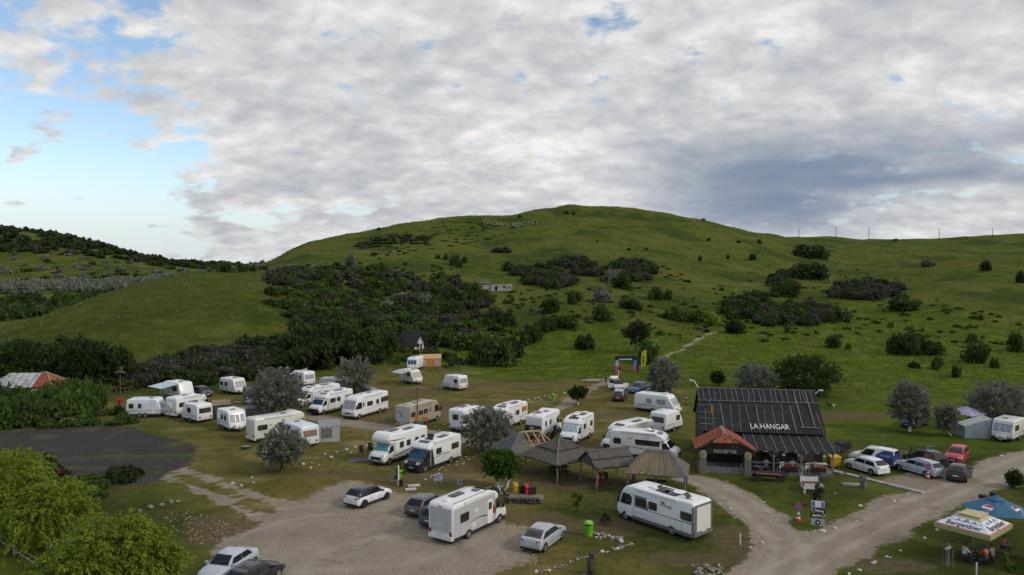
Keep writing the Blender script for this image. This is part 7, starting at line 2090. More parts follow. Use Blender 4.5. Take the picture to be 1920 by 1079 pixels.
# --- house behind the hedge: half tiled, half under pale sheets
pa, pb = gp(5, 770), gp(132, 768)
t = empty('tiled_house', (-73.4, 113.0, 0), math.radians(4)); tag(t, 'low house with half red tiled, half sheeted roof behind the hedge', 'house')
HLn, HWd, HEa, HRi = 9.8, 5.6, 2.3, 4.1
MB().box((0, 0, 1.17), (HLn - 0.5, HWd - 0.5, 2.34)).build('wall', PLAST, t)
RLa, RLb = -HLn / 2 + 2.2, HLn / 2 - 2.2
split = 1.9
PALE = M('pale_roof_sheet', (0.44, 0.44, 0.44), 0.6, var=0.35, scale=1.5)
for (x0_, x1_, rx0, rx1, m, nm) in ((-HLn / 2, split, RLa, split, PALE, 'sheeted_roof'), (split, HLn / 2, split, RLb, TILE, 'tiled_roof')):
	b = MB()
	for s in (-1, 1):
		gable_panel(b, (x0_, s * HWd / 2, HEa), (x1_, s * HWd / 2, HEa), 0, (rx0, 0, HRi), (rx1, 0, HRi), 0, 0.08)
	if nm == 'tiled_roof': gable_panel(b, (x1_, -HWd / 2, HEa), (x1_, HWd / 2, HEa), 0, (rx1, -0.01, HRi), (rx1, 0.01, HRi), 0, 0.08)
	else: gable_panel(b, (x0_, -HWd / 2, HEa), (x0_, HWd / 2, HEa), 0, (rx0, -0.01, HRi), (rx0, 0.01, HRi), 0, 0.08)
	ro = b.build(nm, m, t)
	if nm == 'sheeted_roof':
		for k in range(7):
			xx = x0_ + 0.6 + k * 0.95; q = 0.97
			top = max(xx, rx0)
			MB().bar((xx, -HWd / 2, HEa + 0.05), (top, -0.05, HRi + 0.05), 0.05, 0.04).build('sheet_seam', GREYPL, ro)
	else:
		for k in range(6):
			for s_ in range(10):
				q0, q1 = k / 6, (k + 1.1) / 6
				xa = x0_ + 0.15 + s_ * 0.34
				xb_ = x0_ + (x1_ - x0_ - 0.1) * 1
				lim0 = x1_ + (rx1 - x1_) * q0
				if xa + 0.2 > lim0: continue
				MB().bar((xa + 0.15, -HWd / 2 * (1 - q0), HEa + (HRi - HEa) * q0 + 0.05), (xa + 0.15, -HWd / 2 * (1 - min(1, q1)), HEa + (HRi - HEa) * min(1, q1) + 0.03), 0.27, 0.05).build('tile', TILE, ro)
		MB().tube([(split, 0, HRi + 0.05), (RLb, 0, HRi + 0.05)], 0.11, 6).build('ridge_tiles', RIDGE_T, ro)
		for s in (-1, 1): MB().tube([(RLb, 0, HRi + 0.05), (HLn / 2, s * HWd / 2, HEa + 0.05)], 0.11, 6).build('hip_tiles', RIDGE_T, ro)

# --- ruined shed high on the slope
pr_ = hit(905, 545); pq = hit(935, 547)
sc_ = pr_[1] / F_PX
t = empty('ruined_shed', (pr_[0] + 2, pr_[1] + 1, pr_[2]), 0.1); tag(t, 'ruined white shed with graffiti and sagging roof on the slope', 'shed')
MB().box((-1.6, 0, 1.25), (3.4, 3.0, 2.9)).build('wall', M('stained_plaster', (0.40, 0.40, 0.38), 0.9, var=0.6, scale=2.5), t)
b = MB(); gable_panel(b, (-5.2, -1.9, 2.55), (0.9, -1.9, 2.45), 0, (-4.4, 1.9, 3.1), (0.6, 1.9, 3.0), 0, 0.12); b.build('roof', M('dark_shingle', (0, 0, 0)), t)
w2 = MB().box((4.4, 0.2, 0.9), (7.4, 0.25, 2.3)).build('wall', M('stained_plaster', (0, 0, 0)), t)
MB().box((2.6, 0.03, 0.7), (0.9, 0.1, 1.5)).build('doorway', BLACKM, t); MB().box((5.4, 0.03, 1.2), (0.7, 0.1, 0.7)).build('window_opening', BLACKM, t)
for k in range(5): MB().box((6.3 + k * 0.33, 0.06, 0.9), (0.10, 0.04, 1.3), ry=0.25 * (-1) ** k).build('graffiti', BLACKM, w2)

# --- tents and pavilions
def canvas(name, col, var=0.15): return M('canvas_' + name, col, 0.85, var=var, scale=2.0)
def tent(label, corner_px, rz, Lx, Wy, e, rdg, roofm, wallm, panes, ridge_along='x', trim=None, skirt=None):
	"""frame tent: local box Lx by Wy, ridge along x; panes: (side, a, b) pieces of clear foil"""
	t = empty('awning_tent', corner_px, rz); tag(t, label, 'tent')
	hx, hy = Lx / 2, Wy / 2
	if ridge_along == 'x':
		top = [(-hx, -hy, e), (hx, -hy, e), (hx, 0, rdg), (-hx, 0, rdg), (hx, hy, e), (-hx, hy, e)]
		f = [(0, 1, 2, 3), (3, 2, 4, 5)]
	else:                                                            # single slope falling towards -y
		top = [(-hx, -hy, e), (hx, -hy, e), (hx, hy, rdg), (-hx, hy, rdg)]
		f = [(0, 1, 2, 3)]
	n = len(top)
	v = [(x * 1.03, y * 1.03, z + 0.03) for x, y, z in top] + [(x * 1.03, y * 1.03, z - 0.02) for x, y, z in top]
	MB().add(v, f + [tuple(i + n for i in reversed(q)) for q in f]).build('roof', roofm, t)
	w = MB()
	w.box((0, -hy, e / 2), (Lx, 0.04, e));
	w.box((-hx, 0, e / 2), (0.04, Wy, e)).box((hx, 0, e / 2), (0.04, Wy, e))
	for sx in (-hx, hx):
		if ridge_along == 'x': w.add([(sx - 0.02, -hy, e), (sx - 0.02, hy, e), (sx - 0.02, 0, rdg), (sx + 0.02, -hy, e), (sx + 0.02, hy, e), (sx + 0.02, 0, rdg)], [(0, 1, 2), (5, 4, 3), (0, 3, 4, 1), (1, 4, 5, 2), (2, 5, 3, 0)])
		else: w.add([(sx - 0.02, -hy, e), (sx - 0.02, hy, e), (sx - 0.02, hy, rdg), (sx + 0.02, -hy, e), (sx + 0.02, hy, e), (sx + 0.02, hy, rdg)], [(0, 1, 2), (5, 4, 3), (0, 3, 4, 1), (1, 4, 5, 2), (2, 5, 3, 0)])
	wo = w.build('wall', wallm, t)
	for side, a, b_, m in panes:
		if side == 'front': MB().box(((a + b_) / 2 * hx, -hy - 0.02, e * 0.58), ((b_ - a) * hx, 0.04, e * 0.62)).build('window', m, t)
		else:
			sx = hx if side == 'right' else -hx
			MB().box((sx + (0.02 if sx > 0 else -0.02), (a + b_) / 2 * hy, e * 0.58), (0.04, (b_ - a) * hy, e * 0.62)).build('window', m, t)
	if trim:
		for k in range(int(Lx / 0.28)): MB().box((-hx + 0.14 + 0.28 * k, -hy * 1.035, e - 0.08), (0.16, 0.03, 0.16)).build('valance_scallop', trim if k % 2 else PLAST, t)
	if skirt: MB().box((0, -hy - 0.015, 0.12), (Lx, 0.05, 0.24)).build('mud_skirt', skirt, t)
	for sx in (-1, 1):
		for sy in (-1, 1): MB().bar((sx * hx, sy * hy, 0), (sx * hx, sy * hy, e), 0.05).build('tent_pole', STEEL, t)
	return t
OR1, OR2 = canvas('orange', (0.50, 0.19, 0.045)), canvas('apricot', (0.52, 0.33, 0.16))
c = gp(802, 691); tent('orange and brown awning tent joined to a white caravan', (c[0] + 0.35, c[1] + 1.6, zat(c[0], c[1])), math.radians(8), 4.3, 2.6, 1.9, 2.5, OR2, OR1, [('front', -0.72, -0.36, BLIND), ('front', 0.35, 0.86, BLIND), ('left', -0.6, 0.6, GREYPL)], 'y', None, canvas('brown', (0.12, 0.09, 0.08)))
c = gp(548, 722); tent('grey awning tent standing before the white caravan at the back', (c[0] + 0.1, c[1] + 1.4, 0), math.radians(-80), 3.0, 3.9, 1.3, 2.5, canvas('grey', (0.33, 0.32, 0.30)), canvas('charcoal', (0.05, 0.05, 0.055)), [('right', 0.1, 0.55, BLIND)], 'y')
c = gp(408, 786); tent('brown tent with dark flaps beside a white caravan', (c[0] - 0.1, c[1] + 1.4, 0), math.radians(24), 2.3, 2.4, 1.75, 2.3, canvas('tan', (0.25, 0.19, 0.12)), canvas('umber', (0.07, 0.06, 0.05)), [('front', -0.5, 0.0, GREYPL), ('right', -0.4, 0.4, GREYPL)], 'x')
c = gp(484, 790); tent('low grey awning tent behind the caravan with the wide front window', (c[0] - 0.2, c[1] + 1.6, 0), math.radians(6), 3.2, 2.6, 1.6, 2.1, canvas('mist', (0.32, 0.32, 0.325)), canvas('slate', (0.12, 0.12, 0.13)), [], 'y')
c = gp(611, 831); tent('grey tent with scalloped edge and big front pane', (c[0] - 0.05, c[1] + 1.7, 0), math.radians(14), 2.4, 2.5, 1.8, 2.05, canvas('dove', (0.27, 0.27, 0.28)), canvas('white', (0.40, 0.40, 0.41)), [('front', -0.72, 0.28, GREYPL)], 'y', D_GREY)
c = gp(1837, 823); tent('blue-grey awning tent joined to the cream caravan on the right', (c[0], c[1] + 1.2, 0), math.radians(-98), 2.3, 2.9, 1.35, 2.35, canvas('cloud', (0.44, 0.44, 0.42)), canvas('blue_grey', (0.29, 0.33, 0.37)), [('right', -0.1, 0.75, BLIND)], 'y')
c = gp(1812, 806)
t = empty('party_pavilion', (c[0] + 0.2, c[1] + 0.5, 0), 0.5); tag(t, 'lilac pointed party pavilion beside the cream caravan', 'pavilion')
q = 1.7
MB().add([(-q, -q, 2.0), (q, -q, 2.0), (q, q, 2.0), (-q, q, 2.0), (0, 0, 2.85), (-q, -q, 1.95), (q, -q, 1.95), (q, q, 1.95), (-q, q, 1.95), (0, 0, 2.8)], [(0, 1, 4), (1, 2, 4), (2, 3, 4), (3, 0, 4), (6, 5, 9), (7, 6, 9), (8, 7, 9), (5, 8, 9), (0, 5, 6, 1), (1, 6, 7, 2), (2, 7, 8, 3), (3, 8, 5, 0)]).build('canopy', LILACF, t)
for sx in (-1, 1):
	for sy in (-1, 1): MB().bar((sx * q * .96, sy * q * .96, 0), (sx * q * .96, sy * q * .96, 2.0), 0.05).build('leg', STEEL, t)
# ------------------------------------------------------------------ small things
def at_px(px, py):
	p = hit(px, py); return (float(p[0]), float(p[1]), float(p[2]))
# --- stones
def rock_mesh(seed, mat, sub=2):
	bm = bmesh.new(); bmesh.ops.create_icosphere(bm, subdivisions=sub, radius=1.0)
	r = np.random.default_rng(seed); K = r.normal(size=(5, 3)) * 1.6; ph = r.random(5) * 6.28
	for v in bm.verts:
		d = np.array(v.co); k = 1 + 0.16 * np.cos(K @ d + ph).sum() / 1.5
		v.co = Vector(d * k)
	me = bpy.data.meshes.new('stone'); bm.to_mesh(me); bm.free()
	me.materials.append(mat); me.polygons.foreach_set('use_smooth', np.ones(len(me.polygons), dtype=bool)); me.set_sharp_from_angle(angle=math.radians(38))
	return me
WROCK = [rock_mesh(i, CHALK) for i in range(4)]
GROCK = [rock_mesh(10 + i, (ROCK, ROCKT, CHALK, ROCKT, ROCK)[i]) for i in range(5)]
rs = random.Random(5)
def stone(px, py, size, label, group, kind=WROCK, flat=0.6, name='stone'):
	p = gp(px, py)
	o = link(name, kind[rs.randrange(len(kind))], None, (p[0], p[1], zat(p[0], p[1]) + size * flat * 0.25), rs.uniform(0, 6.28))
	s = size * rs.uniform(0.85, 1.15) * 0.52
	o.scale = (s * rs.uniform(0.9, 1.35), s * rs.uniform(0.75, 1.0), s * flat)
	return tag(o, label, 'stone', group)
G_ = 'whitewashed stones by the lawn of the silver-green tree'
for x, y, s in ((435, 907, .36), (452, 911, .28), (472, 896, .3), (475, 906, .26), (568, 872, .42), (582, 878, .32), (584, 868, .24), (598, 872, .18), (610, 853, .34), (621, 858, .34), (631, 848, .28), (552, 877, .16)):
	stone(x, y, s, 'whitewashed stone on the grass beside the silver-green tree', G_)
G_ = 'whitewashed stones in front of the turquoise-screened motorhome'
for x, y, s in ((649, 844, .36), (658, 850, .32), (667, 839, .38), (678, 838, .2), (688, 836, .24), (694, 834, .2), (702, 832, .26)):
	stone(x, y, s, 'whitewashed stone left of the motorhome with turquoise screen', G_)
G_ = 'flat white stones of the stepping path'
for x, y in ((894, 854), (887, 857), (874, 857), (879, 862), (865, 861), (870, 866), (857, 866), (868, 870), (856, 871), (841, 871), (829, 877), (824, 881), (836, 882), (823, 887), (828, 891), (810, 891), (807, 895), (902, 850), (912, 846), (798, 899)):
	stone(x, y, 0.26, 'flat white stone of the path by the black-cab motorhome', G_, WROCK, 0.25)
G_ = 'whitewashed stones behind the middle row'
for x, y, s in ((817, 802, .26), (825, 807, .26), (833, 797, .28), (843, 801, .22)):
	stone(x, y, s, 'whitewashed stone left of the blue-skirted motorhome', G_)
G_ = 'white stones lining the ditch'
for x, y in ((947, 762), (962, 759), (977, 755), (983, 762), (990, 750), (996, 755), (1003, 748), (1010, 747), (1015, 751), (1031, 746), (1044, 743), (1058, 738), (1022, 743)):
	stone(x, y, 0.34, 'white stone lining the ditch behind the middle row', G_)
G_ = 'whitewashed stones around the road fork'
for x, y, s in ((1387, 922, .2), (1433, 943, .26), (1350, 946, .26), (1369, 955, .26), (1408, 1014, .24), (1406, 1027, .24), (1429, 1018, .28), (1527, 997, .2), (1541, 997, .52), (1565, 991, .32), (1606, 978, .24), (1613, 950, .42), (1566, 926, .2), (1701, 927, .28), (1676, 941, .32)):
	stone(x, y, s, 'whitewashed stone on the grass edge around the road fork', G_)
G_ = 'whitewashed stones along the near side of the road'
for x, y, s in ((1757, 994, .28), (1766, 992, .38), (1733, 1010, .34), (1689, 1033, .24), (1663, 1045, .22), (1669, 1046, .2), (1636, 1057, .3), (1641, 1055, .26), (1611, 1070, .34), (1592, 1077, .28), (1792, 973, .3), (1804, 968, .26), (1812, 962, .34)):
	stone(x, y, s, 'whitewashed stone along the near side of the gravel road', G_)
G_ = 'whitewashed stones on the far side of the road'
for x, y, s in ((1878, 856, .3), (1852, 868, .26), (1840, 875, .34), (1827, 884, .3)):
	stone(x, y, s, 'whitewashed stone beside the road behind the small black car', G_)
for x, y, s, lb in ((262, 960, .42, 'pale boulder, left end of the short boulder row by the willows'), (282, 953, .5, 'second boulder from the left in the short row by the willows'), (303, 949, .5, 'tan boulder in the middle of the short row by the willows'),
					(320, 944, .52, 'largest pale boulder of the short row by the willows'), (334, 942, .34, 'small boulder at the right end of the short row')):
	stone(x, y, s, lb, 'boulder row by the willows', GROCK, 0.7, 'boulder')
ring = gp(940, 920)
for k in range(16):
	a = 6.28 * k / 16
	o = link('stone', WROCK[k % 4], None, (ring[0] + math.cos(a) * 1.45, ring[1] + math.sin(a) * 1.1, 0.05), a); o.scale = (0.16, 0.13, 0.11)
	tag(o, 'small white stone in the ring around the bright green tree', 'stone', 'stone ring of the bright green tree')
G_ = 'stones of the low rockery wall'
line = [(1003, 1075), (1020, 1073), (1040, 1067), (1059, 1063), (1072, 1055), (1087, 1048), (1101, 1047), (1108, 1045), (1120, 1039), (1133, 1036), (1156, 1032), (1168, 1027), (1178, 1023), (1186, 1020)]
for (x0_, y0_), (x1_, y1_) in zip(line, line[1:]):
	nst = max(2, int(math.hypot(x1_ - x0_, y1_ - y0_) / 6))
	for k in range(nst):
		f = (k + rs.random() * 0.6) / nst
		stone(x0_ + (x1_ - x0_) * f, y0_ + (y1_ - y0_) * f + rs.uniform(-1.5, 1.5), rs.uniform(0.14, 0.34), 'rough stone in the low rockery line on the front lawn', G_, GROCK, 0.65, 'rockery_stone')
G_ = 'stones of the rockery pile'
for k in range(44):
	f = rs.random()
	stone(1112 + 56 * f, 1004 + 8 * f + rs.uniform(-4, 5), rs.uniform(0.12, 0.34), 'stone in the rockery pile beside the round green bin', G_, GROCK, 0.75, 'rockery_stone')
G_ = 'stones of the corner rockery'
for k in range(40):
	stone(1295 + 62 * rs.random(), 1082 - 24 * rs.random(), rs.uniform(0.12, 0.34), 'stone in the rockery at the bottom edge beside the road', G_, GROCK, 0.7, 'rockery_stone')
def gravel_patch(name, label, poly, n, size, seed):
	r = np.random.default_rng(seed); A = np.array(poly); lo, hi = A.min(0), A.max(0)
	P = lo + (hi - lo) * r.random((n * 3, 2)); P = P[sd_poly(P, [tuple(a) for a in A]) < 0][:n]
	b = MB()
	for px, py in P:
		g = gp(px, py); s = size * (0.4 + r.random()); a = r.random() * 6.28
		c, q = math.cos(a) * s, math.sin(a) * s
		z = zat(g[0], g[1])
		b.add([(g[0] - c, g[1] - q, z - 0.01), (g[0] + q, g[1] - c, z - 0.01), (g[0] + c, g[1] + q, z - 0.01), (g[0] - q, g[1] + c, z - 0.01), (g[0] + 0.2 * c, g[1], z + s * 0.7), (g[0] - 0.3 * q, g[1] + 0.2 * c, z + s * 0.6)], [(0, 1, 4), (1, 2, 4), (2, 3, 5), (3, 0, 5), (4, 2, 5), (5, 0, 4)])
	return tag(b.build(name, ROCKT, None), label, 'rubble', None, 'stuff')
gravel_patch('rubble', 'loose tan rubble on the grass left of the gravel yard', [(300, 970), (350, 955), (420, 975), (460, 1000), (430, 1030), (370, 1020), (320, 990)], 210, 0.085, 3)
gravel_patch('rubble', 'crumbled edge of the gravel yard near the silver saloon', [(930, 1030), (1010, 1020), (1005, 1060), (920, 1075)], 200, 0.09, 4)

# stones of one row told apart by their place in it
ORD = 'first second third fourth fifth sixth seventh eighth ninth tenth eleventh twelfth thirteenth fourteenth fifteenth sixteenth seventeenth eighteenth nineteenth twentieth twenty-first twenty-second twenty-third twenty-fourth twenty-fifth twenty-sixth twenty-seventh twenty-eighth twenty-ninth thirtieth thirty-first thirty-second thirty-third'.split()
rows_ = {}
for o in list(COL.objects):
	if o.get('category') == 'stone' and 'boulder' not in o.name: rows_.setdefault(o['group'], []).append(o)
for g, L_ in rows_.items():
	if len(L_) > len(ORD) or 'ring' in g: continue
	L_.sort(key=lambda o: o.location.x / o.location.y)
	for k, o in enumerate(L_): o['label'] = ORD[k] + ' from the left: ' + o['label']
# --- stepping slabs, kerb strips, plank bridge
def slab(label, cpx, cpy, sx, sy, rz, th=0.10, mat=CONC, name='concrete_slab', group=None):
	p = gp(cpx, cpy); o = MB().box((0, 0, th / 2), (sx, sy, th)).build(name, mat)
	o.location = (p[0], p[1], zat(p[0], p[1])); o.rotation_euler = (0, 0, rz)
	return tag(o, label, 'slab', group)
slab('upper white stepping slab beside the green litter bin', 776, 912, 1.1, 0.42, 0.3, 0.12, CHALK, 'stepping_slab')
slab('lower white stepping slab beside the green litter bin', 770, 919, 1.0, 0.42, 0.3, 0.12, CHALK, 'stepping_slab')
def kerb(label, a, b_, w, h):
	p, q = gp(*a), gp(*b_); z = 0.0
	n = max(1, int(np.hypot(*(q - p)[:2]) / 2.2))
	t = empty('kerb_strip', (p[0], p[1], 0)); tag(t, label, 'kerb')
	for k in range(n):
		u0, u1 = p + (q - p) * (k / n), p + (q - p) * ((k + 0.985) / n)
		MB().bar((u0[0] - p[0], u0[1] - p[1], h / 2), (u1[0] - p[0], u1[1] - p[1], h / 2), w, h).build('kerb_slab', CONC, t)
kerb('long pale concrete strip in front of the parked cars', (1586, 890), (1733, 926), 0.55, 0.14)
kerb('short pale concrete strip beside the yellow bins', (1560, 884), (1580, 889), 0.55, 0.14)
slab('pale concrete slab left of the carved stump on the lawn', 1596, 911, 1.5, 0.5, -0.15, 0.2, CONC, 'concrete_slab')
t = empty('plank_bridge', at_px(1112, 716)); tag(t, 'two pale planks bridging the ditch by the footpath', 'bridge')
MB().box((0.6, 0.9, 0.25), (3.6, 0.5, 0.14)).build('plank', CONC, t); MB().box((-0.4, -0.5, 0.25), (3.2, 0.6, 0.14)).build('plank', CONC, t)

# --- bins
def round_bin(px, py, label, h=1.1, r=0.3, post=False):
	t = empty('litter_bin', at_px(px, py)); tag(t, label, 'bin', 'lime green litter bins')
	z0 = 0.35 if post else 0.02
	MB().lathe([(r * 0.86, z0), (r, z0 + h * 0.75), (r * 1.02, z0 + h * 0.76)], (0, 0, 0), 16).build('body', GREENP, t, True)
	MB().lathe([(r * 1.06, z0 + h * 0.86), (r * 1.08, z0 + h * 0.92), (r * 0.8, z0 + h * 1.02), (r * 0.2, z0 + h * 1.06)], (0, 0, 0), 16).build('lid', GREENP, t, True)
	MB().lathe([(r * 0.8, z0 + h * 0.74), (r * 0.8, z0 + h * 0.9)], (0, 0, 0), 12).build('opening', BLACKM, t)
	MB().bar((0.0, r + 0.05, 0), (0, r + 0.05, z0 + h), 0.06).build('post', STEEL, t)
round_bin(1104, 1006, 'round lime green litter bin beside the rockery pile', 1.05, 0.33)
round_bin(313, 1056, 'slim lime green litter bin beside the willows', 1.05, 0.2)
round_bin(750, 908, 'lime green litter bin on a post by the stepping slabs', 0.95, 0.24, True)
round_bin(1037, 752, 'small lime green bin beyond the ditch', 1.0, 0.3)
round_bin(568, 798, 'lime green bin behind the striped tent caravan', 1.0, 0.28)
def wheelie(px, py, label, body, lid, rz=0.0):
	t = empty('wheeled_bin', at_px(px, py), rz); tag(t, label, 'bin', 'wheeled refuse bins')
	MB().add([(-.24, -.28, .06), (.24, -.28, .06), (.24, .28, .06), (-.24, .28, .06), (-.32, -.36, .98), (.32, -.36, .98), (.32, .36, .98), (-.32, .36, .98)], [(3, 2, 1, 0), (4, 5, 6, 7), (0, 1, 5, 4), (1, 2, 6, 5), (2, 3, 7, 6), (3, 0, 4, 7)]).build('body', body, t)
	MB().add([(-.34, -.40, .98), (.34, -.40, .98), (.34, .40, 1.02), (-.34, .40, 1.02), (-.28, -.30, 1.06), (.28, -.30, 1.06), (.30, .38, 1.14), (-.30, .38, 1.14)], [(3, 2, 1, 0), (4, 5, 6, 7), (0, 1, 5, 4), (1, 2, 6, 5), (2, 3, 7, 6), (3, 0, 4, 7)]).build('lid', lid, t)
	for s in (-1, 1): MB().tube([(s * .3, .3, .1), (s * .35, .3, .1)], 0.1, 10).build('wheel', RUBBER, t)
wheelie(969, 931, 'yellow wheeled bin behind the rock mound', YELLOWM, YELLOWM, 0.3)
wheelie(978, 931, 'dark wheeled bin between the yellow and the red one', PLASTIC, PLASTIC, 0.3)
wheelie(990, 934, 'red wheeled bin behind the rock mound', REDM, REDM, 0.3)
wheelie(997, 934, 'black wheeled bin right of the red one', PLASTIC, PLASTIC, 0.3)
wheelie(1559, 876, 'left yellow wheeled bin at the hangar corner', YELLOWM, YELLOWM, 0.2)
wheelie(1568, 875, 'right yellow wheeled bin at the hangar corner', YELLOWM, YELLOWM, 0.2)
p = gp(982, 946); t = empty('bin_platform', (p[0], p[1] + 1.0, 0), -0.1); tag(t, 'low platform with dark stone front under the wheeled bins', 'platform')
MB().box((0.2, 0.1, 0.17), (3.0, 1.5, 0.34)).build('slab', M('brown_concrete', (0.20, 0.165, 0.125), 0.9, var=0.3), t)
DROCK = [rock_mesh(77 + i, M('dark_rock', (0.085, 0.078, 0.068), 0.9, var=0.45, scale=3, bump=0.6), 2) for i in range(3)]
for k in range(22):
	o = link('wall_stone', DROCK[k % 3], t, (-1.35 + 0.27 * (k % 11) + rs.uniform(-.05, .05), -0.70 + rs.uniform(-.06, .06), 0.1 + 0.26 * (k // 11)), rs.uniform(0, 6)); o.scale = (0.22, 0.16, 0.15)
p = gp(745, 905)
t = empty('sign_post', at_px(747, 912)); tag(t, 'white peeling post beside the green litter bin', 'post'); MB().tube([(0, 0, 0), (0.02, 0, 1.1), (0, 0, 1.9)], [0.09, 0.08, 0.08], 7).build('shaft', LIMEWASH, t); MB().box((0.25, -0.05, 0.3), (0.32, 0.3, 0.6)).build('meter_box', PLASTIC, t)

# --- signs
def board_sign(px, py, label, w, h, z0, mat, legs=2, rz=0.0, deco=None):
	t = empty('notice_board', at_px(px, py), rz); tag(t, label, 'sign')
	bo = MB().box((0, 0, z0 + h / 2), (w, 0.05, h)).build('panel', mat, t)
	for k in range(legs):
		x = 0 if legs == 1 else (-1, 1)[k] * w * 0.36
		MB().bar((x, 0.05, 0), (x, 0.05, z0 + h * 0.9), 0.06).build('leg', STEEL, t)
	if deco: deco(t, bo, w, h, z0)
	return t
def rows(t, bo, w, h, z0):
	for k in range(3): MB().box((-w * 0.2 * (k % 2), -0.03, z0 + h * (0.25 + 0.25 * k)), (w * (0.5 + 0.1 * k), 0.012, h * 0.1)).build('text_row', SIGNBLUE, bo)
board_sign(822, 914, 'pale blue-grey notice board on two legs by the stepping path', 0.75, 0.62, 0.6, M('pale_blue_board', (0.34, 0.40, 0.48), 0.5, var=0.2), 2, 0.15, rows)
board_sign(862, 919, 'small grey site sign on one leg beside the gravel yard', 0.45, 0.5, 0.45, M('grey_board', (0.32, 0.33, 0.35), 0.5, var=0.2), 1, 0.1, lambda t, bo, w, h, z0: MB().box((0, -0.03, z0 + h * 0.5), (w * 0.4, 0.012, h * 0.4)).build('symbol', SIGNBLUE, bo))
t = empty('sign_stack', at_px(1533, 988), math.radians(-4)); tag(t, 'post with four stacked direction signs on the lawn by the fork', 'sign')
MB().tube([(0, 0.08, 0), (0, 0.08, 2.2)], 0.05, 7).build('post', WOODG, t)
def arrowboard(z, txt, d, rot, w=1.12, h=0.34):
	x0_, x1_ = -w / 2, w / 2
	q = [(x0_, z), (x1_, z), (x1_, z + h), (x0_, z + h)]
	q = [(x, zz - rot * x) for x, zz in q]
	o = MB().prism(q, -0.03, 0.03).build('arrow_board', BLACKM, t)
	s = d
	ax = s * w * 0.47
	b = MB().bar((ax, -0.045, z + h / 2 - rot * ax), (ax - s * 0.15, -0.045, z + h - 0.02 - rot * ax), 0.03, 0.035).bar((ax, -0.045, z + h / 2 - rot * ax), (ax - s * 0.15, -0.045, z + 0.02 - rot * ax), 0.03, 0.035)
	b.build('arrow', WHITEM, o)
	lettering('lettering', txt, 0.26, 0.006, WHITEM, o, frame4((-s * 0.06, -0.04, z + h / 2 + rot * s * 0.06), (1, 0, -rot), (0, 0, 1)), 0.003, 0.25, width=w * 0.66)
pb_ = MB().prism([(-0.5, 1.52), (0.5, 1.46), (0.5, 1.98), (-0.5, 2.04)], -0.03, 0.03).build('blue_sign', M('pale_blue_board', (0, 0, 0)), t)
MB().prism([(-0.43, 1.57), (0.43, 1.52), (0.43, 1.92), (-0.43, 1.97)], -0.045, -0.02).build('blue_field', SIGNBLUE, pb_)
MB().prism([(-0.24, 1.54), (0.24, 1.51), (0.24, 1.95), (-0.24, 1.97)], -0.055, -0.03).build('white_field', PLATE, pb_)
arrowboard(1.10, 'Camping', -1, 0.16)
arrowboard(0.72, 'Bazilou', 1, 0.0)
pc_ = MB().prism([(-0.5, 0.12), (0.55, 0.02), (0.55, 0.55), (-0.5, 0.64)], -0.03, 0.03).build('grey_sign', M('grey_board', (0, 0, 0)), t)
o = MB().lathe([(0.09, -0.01), (0.2, -0.01), (0.2, 0.012), (0.09, 0.012)], (0, 0, 0), 14).build('ring_symbol', BLACKM, pc_); o.rotation_euler = (math.pi / 2, 0, 0); o.location = (0.0, -0.04, 0.33)
o = MB().lathe([(0.02, -0.012), (0.08, -0.012), (0.08, 0.018), (0.02, 0.018)], (0, 0, 0), 10).build('ring_centre', PLATE, pc_); o.rotation_euler = (math.pi / 2, 0, 0); o.location = (0.0, -0.045, 0.33)
def cone_sign(px, py, label):
	t = empty('traffic_cone', at_px(px, py)); tag(t, label, 'traffic cone')
	MB().box((0, 0, 0.03), (0.46, 0.46, 0.06)).build('base', REDM, t)
	prof = [(0.20, 0.06), (0.16, 0.22), (0.125, 0.38), (0.09, 0.54), (0.05, 0.72)]
	for k in range(4): MB().lathe([prof[k], prof[k + 1]], (0, 0, 0), 14).build('cone_band', REDM if k % 2 == 0 else WHITEM, t, True)
	MB().tube([(0, 0, 0.7), (0, 0, 0.95)], 0.025, 6).build('stem', STEEL, t)
	o = MB().lathe([(0.31, -0.015), (0.31, 0.015)], (0, 0, 0), 18).build('sign_rim', M('sign_red', (0.36, 0.05, 0.06), 0.5), t); o.rotation_euler = (math.pi / 2, 0, 0); o.location = (0, 0, 1.18)
	o2 = MB().lathe([(0.235, -0.02), (0.235, 0.022)], (0, 0, 0), 18).build('sign_face', SIGNBLUE, o)
	MB().box((0, 0, 0.0), (0.46, 0.06, 0.056), rz=0.78).build('sign_bar', M('sign_red', (0, 0, 0)), o)
cone_sign(1497, 978, 'red and white cone with round no-parking sign on the lawn')
cone_sign(1740, 899, 'red and white cone with round sign behind the silver-blue estate car')

# --- lamp posts
def lamp_post(px, py, hp, label, brown=True):
	p = at_px(px, py); s = p[1] / F_PX
	t = empty('lamp_post', p); tag(t, label, 'lamp post')
	H = hp * s
	MB().tube([(0, 0, 0), (0, 0, H)], [0.09, 0.06], 8).build('pole', M('rusty_pole', (0.16, 0.07, 0.04), 0.7, var=0.4), t)
	for sg in (-1, 1): MB().box((sg * 0.38, -0.1, H + 0.05), (0.6, 0.3, 0.12), ry=sg * 0.35).build('lamp_head', GREYPL, t)
	return t, H
t, H = lamp_post(226, 758, 60, 'lone lamp post with red tub at its foot on the far left')
MB().lathe([(0.28, 0), (0.42, 0.7), (0.42, 0.75)], (0, -0.05, 0), 12).build('red_tub', REDM, t)
t, H = lamp_post(783, 803, 76, 'lamp post with orange boards in front of the champagne motorhome')
MB().box((-0.12, -0.12, 1.25), (0.5, 0.05, 0.75)).build('orange_board', ORANGEM, t);
board_sign(797, 804, 'orange board on a white trestle beside the lamp post', 0.75, 0.45, 0.95, ORANGEM, 2, -0.1)
